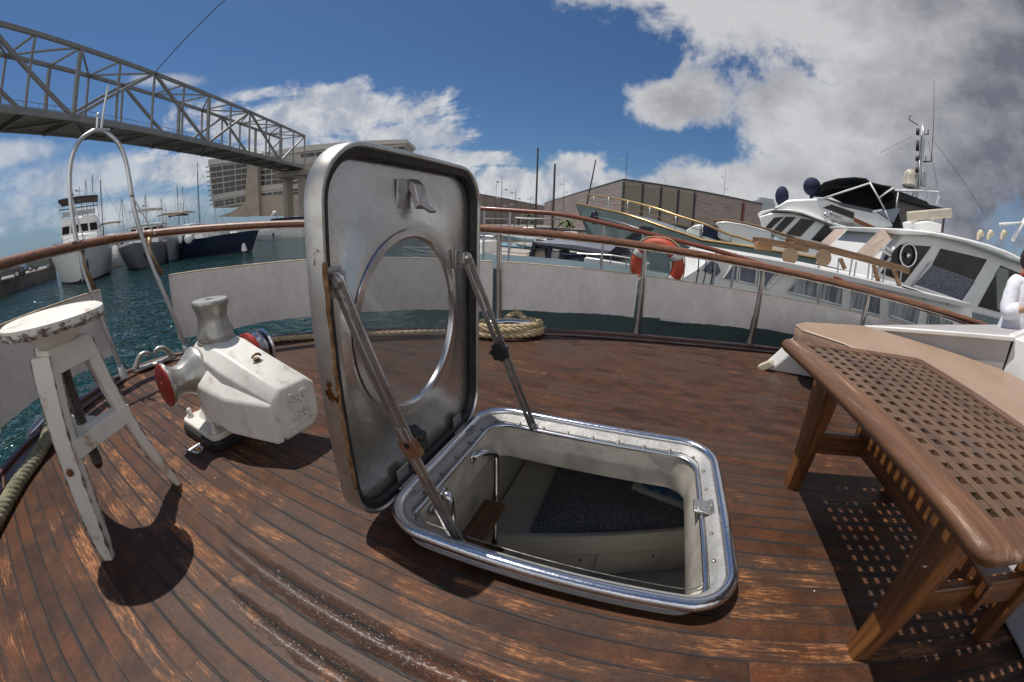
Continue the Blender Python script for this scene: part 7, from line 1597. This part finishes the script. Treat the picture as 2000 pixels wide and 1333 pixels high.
sb = [(-21.5, 11.0, 185, 5.5, 2.0, 0.75, (0.10, 0.19, 0.22), 'open boat with teal hull right behind the canvas panel beside the lid', ('bow_rail',), 0), (-24.0, 17.0, 170, 6.0, 2.2, 0.85, (0.50, 0.44, 0.34), 'cream boat behind the teal one near the lid', ('cuddy',), 0),
      (-20.0, 24, 188, 7.0, 2.3, 0.8, (0.16, 0.27, 0.33), 'light blue boat in the middle basin', ('bow_rail', 'engine'), 0), (-16.5, 34, 175, 7.5, 2.5, 0.9, (0.55, 0.52, 0.46), 'boat with the left tall dark mast rising over the basin', ('cuddy',), 8.9), (-13.9, 30, 190, 7.0, 2.4, 0.9, (0.20, 0.30, 0.34), 'boat with the right tall dark mast rising over the basin', (), 6.9),
      (-24.5, 40, 180, 7, 2.4, 0.9, (0.02, 0.06, 0.20), 'bright blue hulled boat against the far quay by the lid', ('cover',), 0), (-21.0, 46, 20, 7, 2.5, 1.0, (0.55, 0.52, 0.48), 'white cuddy boat against the far quay', ('cuddy', 'bow_rail'), 0), (-18.0, 50, 170, 7, 2.5, 1.0, (0.55, 0.50, 0.42), 'cream boat with a canopy against the far quay', ('frame', 'engine'), 0),
      (-15.0, 48, 185, 7, 2.5, 1.0, (0.60, 0.58, 0.55), 'white boat with dark cover against the far quay', ('cover',), 0), (-12.3, 44, 15, 6.5, 2.4, 0.9, (0.50, 0.48, 0.44), 'white boat just left of the grey green bow', ('cuddy', 'engine'), 0), (-9.5, 30, 180, 6, 2.3, 0.8, (0.14, 0.22, 0.24), 'green blue dinghy under the grey green bow', ('engine',), 0), (-11.5, 22, 172, 6, 2.2, 0.75, (0.22, 0.28, 0.27), 'grey dinghy with outboard in front of the grey green bow', ('engine', 'bow_rail'), 0),
      (-17.8, 19, 178, 6, 2.2, 0.8, (0.44, 0.38, 0.30), 'sandy launch behind the near stanchion', ('engine', 'frame'), 0), (-25.8, 60, 5, 7, 2.4, 1.0, (0.5, 0.45, 0.4), 'white boat half hidden by the lid on the far quay', ('cuddy',), 0)]
sb += [(-23.0, 30, 184, 6.5, 2.3, 0.8, (0.30, 0.27, 0.22), 'drab boat with windscreen frame behind the white one near the lid', ('frame', 'engine'), 0), (-19.0, 38, 10, 7, 2.4, 0.9, (0.58, 0.55, 0.50), 'off white boat with a cuddy in the second row of the basin', ('cuddy', 'bow_rail'), 0),
       (-12.6, 37, 190, 6.5, 2.3, 0.8, (0.10, 0.12, 0.16), 'dark hulled boat left of the grey green bow', ('cover', 'engine'), 0), (-16.0, 26, 4, 6, 2.2, 0.8, (0.24, 0.31, 0.33), 'dull blue boat with a rail between the two dark masts', ('bow_rail', 'cuddy'), 0), (-22.6, 52, 176, 7, 2.4, 1.0, (0.42, 0.12, 0.06), 'boat with a rusty red hull against the far quay', ('cuddy',), 0)]
for a in sb: small_boat(a[0], a[1], a[2], a[3], a[4], a[5], a[6], a[7], a[8], a[9])
# craft under the hotel
for i, (az, D, turn, L, lab, cv) in enumerate(((-54.6, 88, 197, 17, 'sleek white motor yacht with blue cover moored below the hotel portal', True), (-60.3, 92, 192, 12, 'white motor yacht moored left of the hotel pillar', False))):
    M = place(az, D, turn); r_ = empty('sport_yacht', M.translation, lab, 'motor yacht'); hull_mb(M, L, 4.4, 2.2, 1.7, 2.2, 0.75).build('hull', M_yw, r_, smooth=True)
    mb, b, t = house_mb(M, -L * .3, L * .2, 3.6, 2.2, 1.8, 3.4, 3.2); h = mb.build('deckhouse', M_yw, r_, bevel=0.1); windows(M, b, t, 1.8, 3.4, 0.45, 0.8, {0: 1, 3: 1, 1: 1, 2: 1}, M_win, h, 0.04)
    if cv: mb = MB(); mb.box((-L * .22, 0, 3.9), (L * .36, 3.4, 0.5), M=M); mb.build('canvas_cover', M_bluec, r_, bevel=0.1); mb = MB(); mb.tube([M @ Vector((L * .02, 1.2, 3.2)), M @ Vector((-0.4, 1.0, 4.9)), M @ Vector((-0.4, -1.0, 4.9)), M @ Vector((L * .02, -1.2, 3.2))], 0.12, 8); mb.sphere(M @ Vector((-0.4, 0, 5.3)), 0.5, 10); mb.build('radar_arch', M_yw, r_, smooth='all')
mb = MB(); p0_, p1_ = at(528, 446, 108), at(583, 444, 104); mb.beam(Vector((p0_.x, p0_.y, 0.1)), Vector((p1_.x, p1_.y, 0.1)), 3, 1.5); rd = mb.build('pontoon_shed', mat('red brown shed', (0.16, 0.07, 0.05), 0.8, 0, (0.11, 0.05, 0.04), 1, 0.6), origin=tuple(p0_)); tag(rd, 'long red brown shed on the far pontoon below the portal', 'shed')
mb = MB(); mb.beam(Vector((*pol(-58, 100), WZ + 0.35)), Vector((*pol(-48, 96), WZ + 0.35)), 3, 0.45); tag(mb.build('pontoon', M_concq), kind='structure')
small_boat(-50.3, 88, 10, 6, 2.2, 0.8, (0.02, 0.06, 0.2), 'blue hulled boat on the far pontoon at the lid edge', ('cuddy',)); small_boat(-55.8, 84, 175, 6, 2.2, 0.8, (0.5, 0.5, 0.5), 'grey inflatable style boat off the far pontoon', ('engine', 'frame'))

# ---------------------------------------------------------------- person on the side deck
def person():
    pr_ = empty('person', (3.62, 3.00, -0.40), 'person in loose white shirt and dark purple trousers standing beside the raised trunk', 'person')
    base = Vector((3.62, 3.00, -0.40)); H = 1.68
    def skin(name, verts, edges, m, parent, lv=2):
        me = bpy.data.meshes.new(name); me.from_pydata([Vector(v[:3]) for v in verts], [], []) if False else me.from_pydata([tuple(Vector(v[:3]) + base - parent_world(parent).translation) for v in verts], edges, [])
        o = bpy.data.objects.new(name, me); col.objects.link(o); o.parent = parent
        md = o.modifiers.new('skin', 'SKIN'); md.use_smooth_shade = True
        for i, v in enumerate(verts): me.skin_vertices[0].data[i].radius = (v[3], v[4] if len(v) > 4 else v[3])
        me.skin_vertices[0].data[0].use_root = True
        sd = o.modifiers.new('sub', 'SUBSURF'); sd.levels = lv; sd.render_levels = lv
        me.materials.append(m); return o
    sk = mat('skin', (0.42, 0.24, 0.16), 0.5, 0, (0.36, 0.19, 0.13), 6, 0.4)
    V = [(0, 0, .92, .13, .11), (0, 0, 1.10, .115, .10), (0, 0, 1.28, .14, .10), (0, 0, 1.40, .11, .08), (0, 0, 1.46, .05, .05), (0.01, -.01, 1.53, .07, .08), (0.015, -.02, 1.60, .078, .09), (0.01, -.01, 1.655, .05, .06),
         (-.09, 0, .86, .085, .09), (-.10, 0, .48, .055, .06), (-.10, .02, .08, .038, .045), (-.10, -.10, .03, .035, .03), (.09, 0, .86, .085, .09), (.10, -.02, .48, .055, .06), (.10, .0, .08, .038, .045), (.10, -.12, .03, .035, .03),
         (-.18, 0, 1.38, .05, .05), (-.25, -.05, 1.12, .04, .04), (-.14, -.22, 1.22, .030, .030), (-.08, -.26, 1.30, .026, .03), (.18, 0, 1.38, .05, .05), (.23, .03, 1.10, .04, .04), (.22, -.08, .88, .030, .030), (.21, -.11, .80, .028, .03)]
    Ed = [(0, 1), (1, 2), (2, 3), (3, 4), (4, 5), (5, 6), (6, 7), (0, 8), (8, 9), (9, 10), (10, 11), (0, 12), (12, 13), (13, 14), (14, 15), (3, 16), (16, 17), (17, 18), (18, 19), (3, 20), (20, 21), (21, 22), (22, 23)]
    for hand, d in ((19, Vector((.45, -.35, .82))), (23, Vector((-.1, -.35, -.93)))):
        hx = Vector(V[hand][:3]); s_ = d.cross(Vector((0, 1, 0.2))).normalized()
        for f in range(5):
            k = len(V); o = s_ * (0.018 * (f - 1.5)) if f < 4 else s_ * -0.045
            a = hx + d * 0.04 + o; b_ = a + d * (0.035 if f < 4 else 0.02) + s_ * (-.01 if f == 4 else 0); c2 = b_ + (d + Vector((.3, .2, 0))) * (0.025 + 0.004 * (f in (1, 2)))
            V += [(*a, .010), (*b_, .009), (*c2, .007)]; Ed += [(hand, k), (k, k + 1), (k + 1, k + 2)]
    body = skin('body', V, Ed, sk, pr_)
    shirt = mat('white shirt', (0.72, 0.72, 0.76), 0.8, 0, (0.60, 0.60, 0.67), 7, 0.7, 1.0, 11)
    mb = MB(); rr = []
    for z, rx, ry, y in ((0.80, .235, .185, 0), (0.92, .225, .175, 0), (1.10, .19, .15, 0), (1.28, .185, .14, 0), (1.38, .19, .115, 0), (1.435, .12, .085, 0), (1.465, .072, .07, 0)):
        rr.append([base + Vector((rx * math.cos(a) * (1 + 0.03 * math.sin(5 * a + z * 9)), y + ry * math.sin(a) * (1 + 0.04 * math.sin(7 * a + z * 5)), z + 0.02 * math.sin(3 * a) * (z < .9))) for a in [2 * math.pi * i / 40 for i in range(40)]])
    mb.loft(rr, caps=False); mb.build('shirt', shirt, pr_, smooth='all')
    for pts in (((-.10, 0, 1.395), (-.17, 0, 1.37), (-.255, -.05, 1.14), (-.20, -.15, 1.17)), ((.10, 0, 1.395), (.17, 0, 1.37), (.235, .03, 1.12), (.23, -.03, 1.0))):
        mb = MB(); mb.tube(curve_pts([base + Vector(p_) for p_ in pts], 5), [0.070 + 0.004 * (k_ % 2) for k_ in range(16)], 16); mb.build('sleeve', shirt, pr_, smooth='all')
    tro = mat('dark purple trousers', (0.045, 0.025, 0.055), 0.85, 0, (0.08, 0.045, 0.07), 8, 0.6)
    for s_ in (-1, 1):
        mb = MB(); mb.tube(curve_pts([base + Vector((s_ * .07, 0, .94)), base + Vector((s_ * .09, 0, .80)), base + Vector((s_ * .10, -.01, .48)), base + Vector((s_ * .10, .01, .10))], 5), [0.125] * 5 + [0.11] * 5 + [0.08] * 6, 18); mb.build('trouser_leg', tro, pr_, smooth='all')
    hc = base + Vector((0.012, -.012, 1.60)); mb = MB(); mb.sphere(hc + Vector((0.005, .02, .025)), 0.108, 18, (0.92, 1.0, 1.05)); mb.build('hair', mat('dark hair', (0.035, 0.02, 0.03), 0.6, 0, (0.06, 0.03, 0.03), 30, 0.6), pr_, smooth='all')
    for s_ in (-1, 1):
        mb = MB(); mb.sphere(hc + Vector((s_ * .032, -.098, -.005)), 0.011, 10); mb.build('eye', mat('eye', (0.02, 0.015, 0.015), 0.2), body, smooth='all'); mb = MB(); mb.sphere(hc + Vector((s_ * .088, -.005, -.02)), 0.022, 10, (.5, .8, 1.3)); mb.build('ear', sk, body, smooth='all')
    mb = MB(); mb.sphere(hc + Vector((0, -.108, -.03)), 0.016, 10, (.8, 1.1, 1.4)); mb.build('nose', sk, body, smooth='all'); mb = MB(); mb.sphere(hc + Vector((0, -.094, -.062)), 0.02, 10, (1.2, .5, .35)); mb.build('mouth', mat('lips', (0.32, 0.10, 0.08), 0.5), body, smooth='all')
    for s_ in (-1, 1): mb = MB(); mb.sphere(base + Vector((s_ * .10, -.05, .035)), 0.06, 12, (.75, 2.0, .6)); mb.build('shoe', M_rubber, pr_, smooth='all')
    mb = MB(); mb.tube([base + Vector((0.075 * math.cos(a), 0.07 * math.sin(a), 1.475)) for a in [2 * math.pi * i / 24 for i in range(24)]], 0.014, 8, closed=True); mb.build('neckerchief', M_red, pr_, smooth='all')
person()
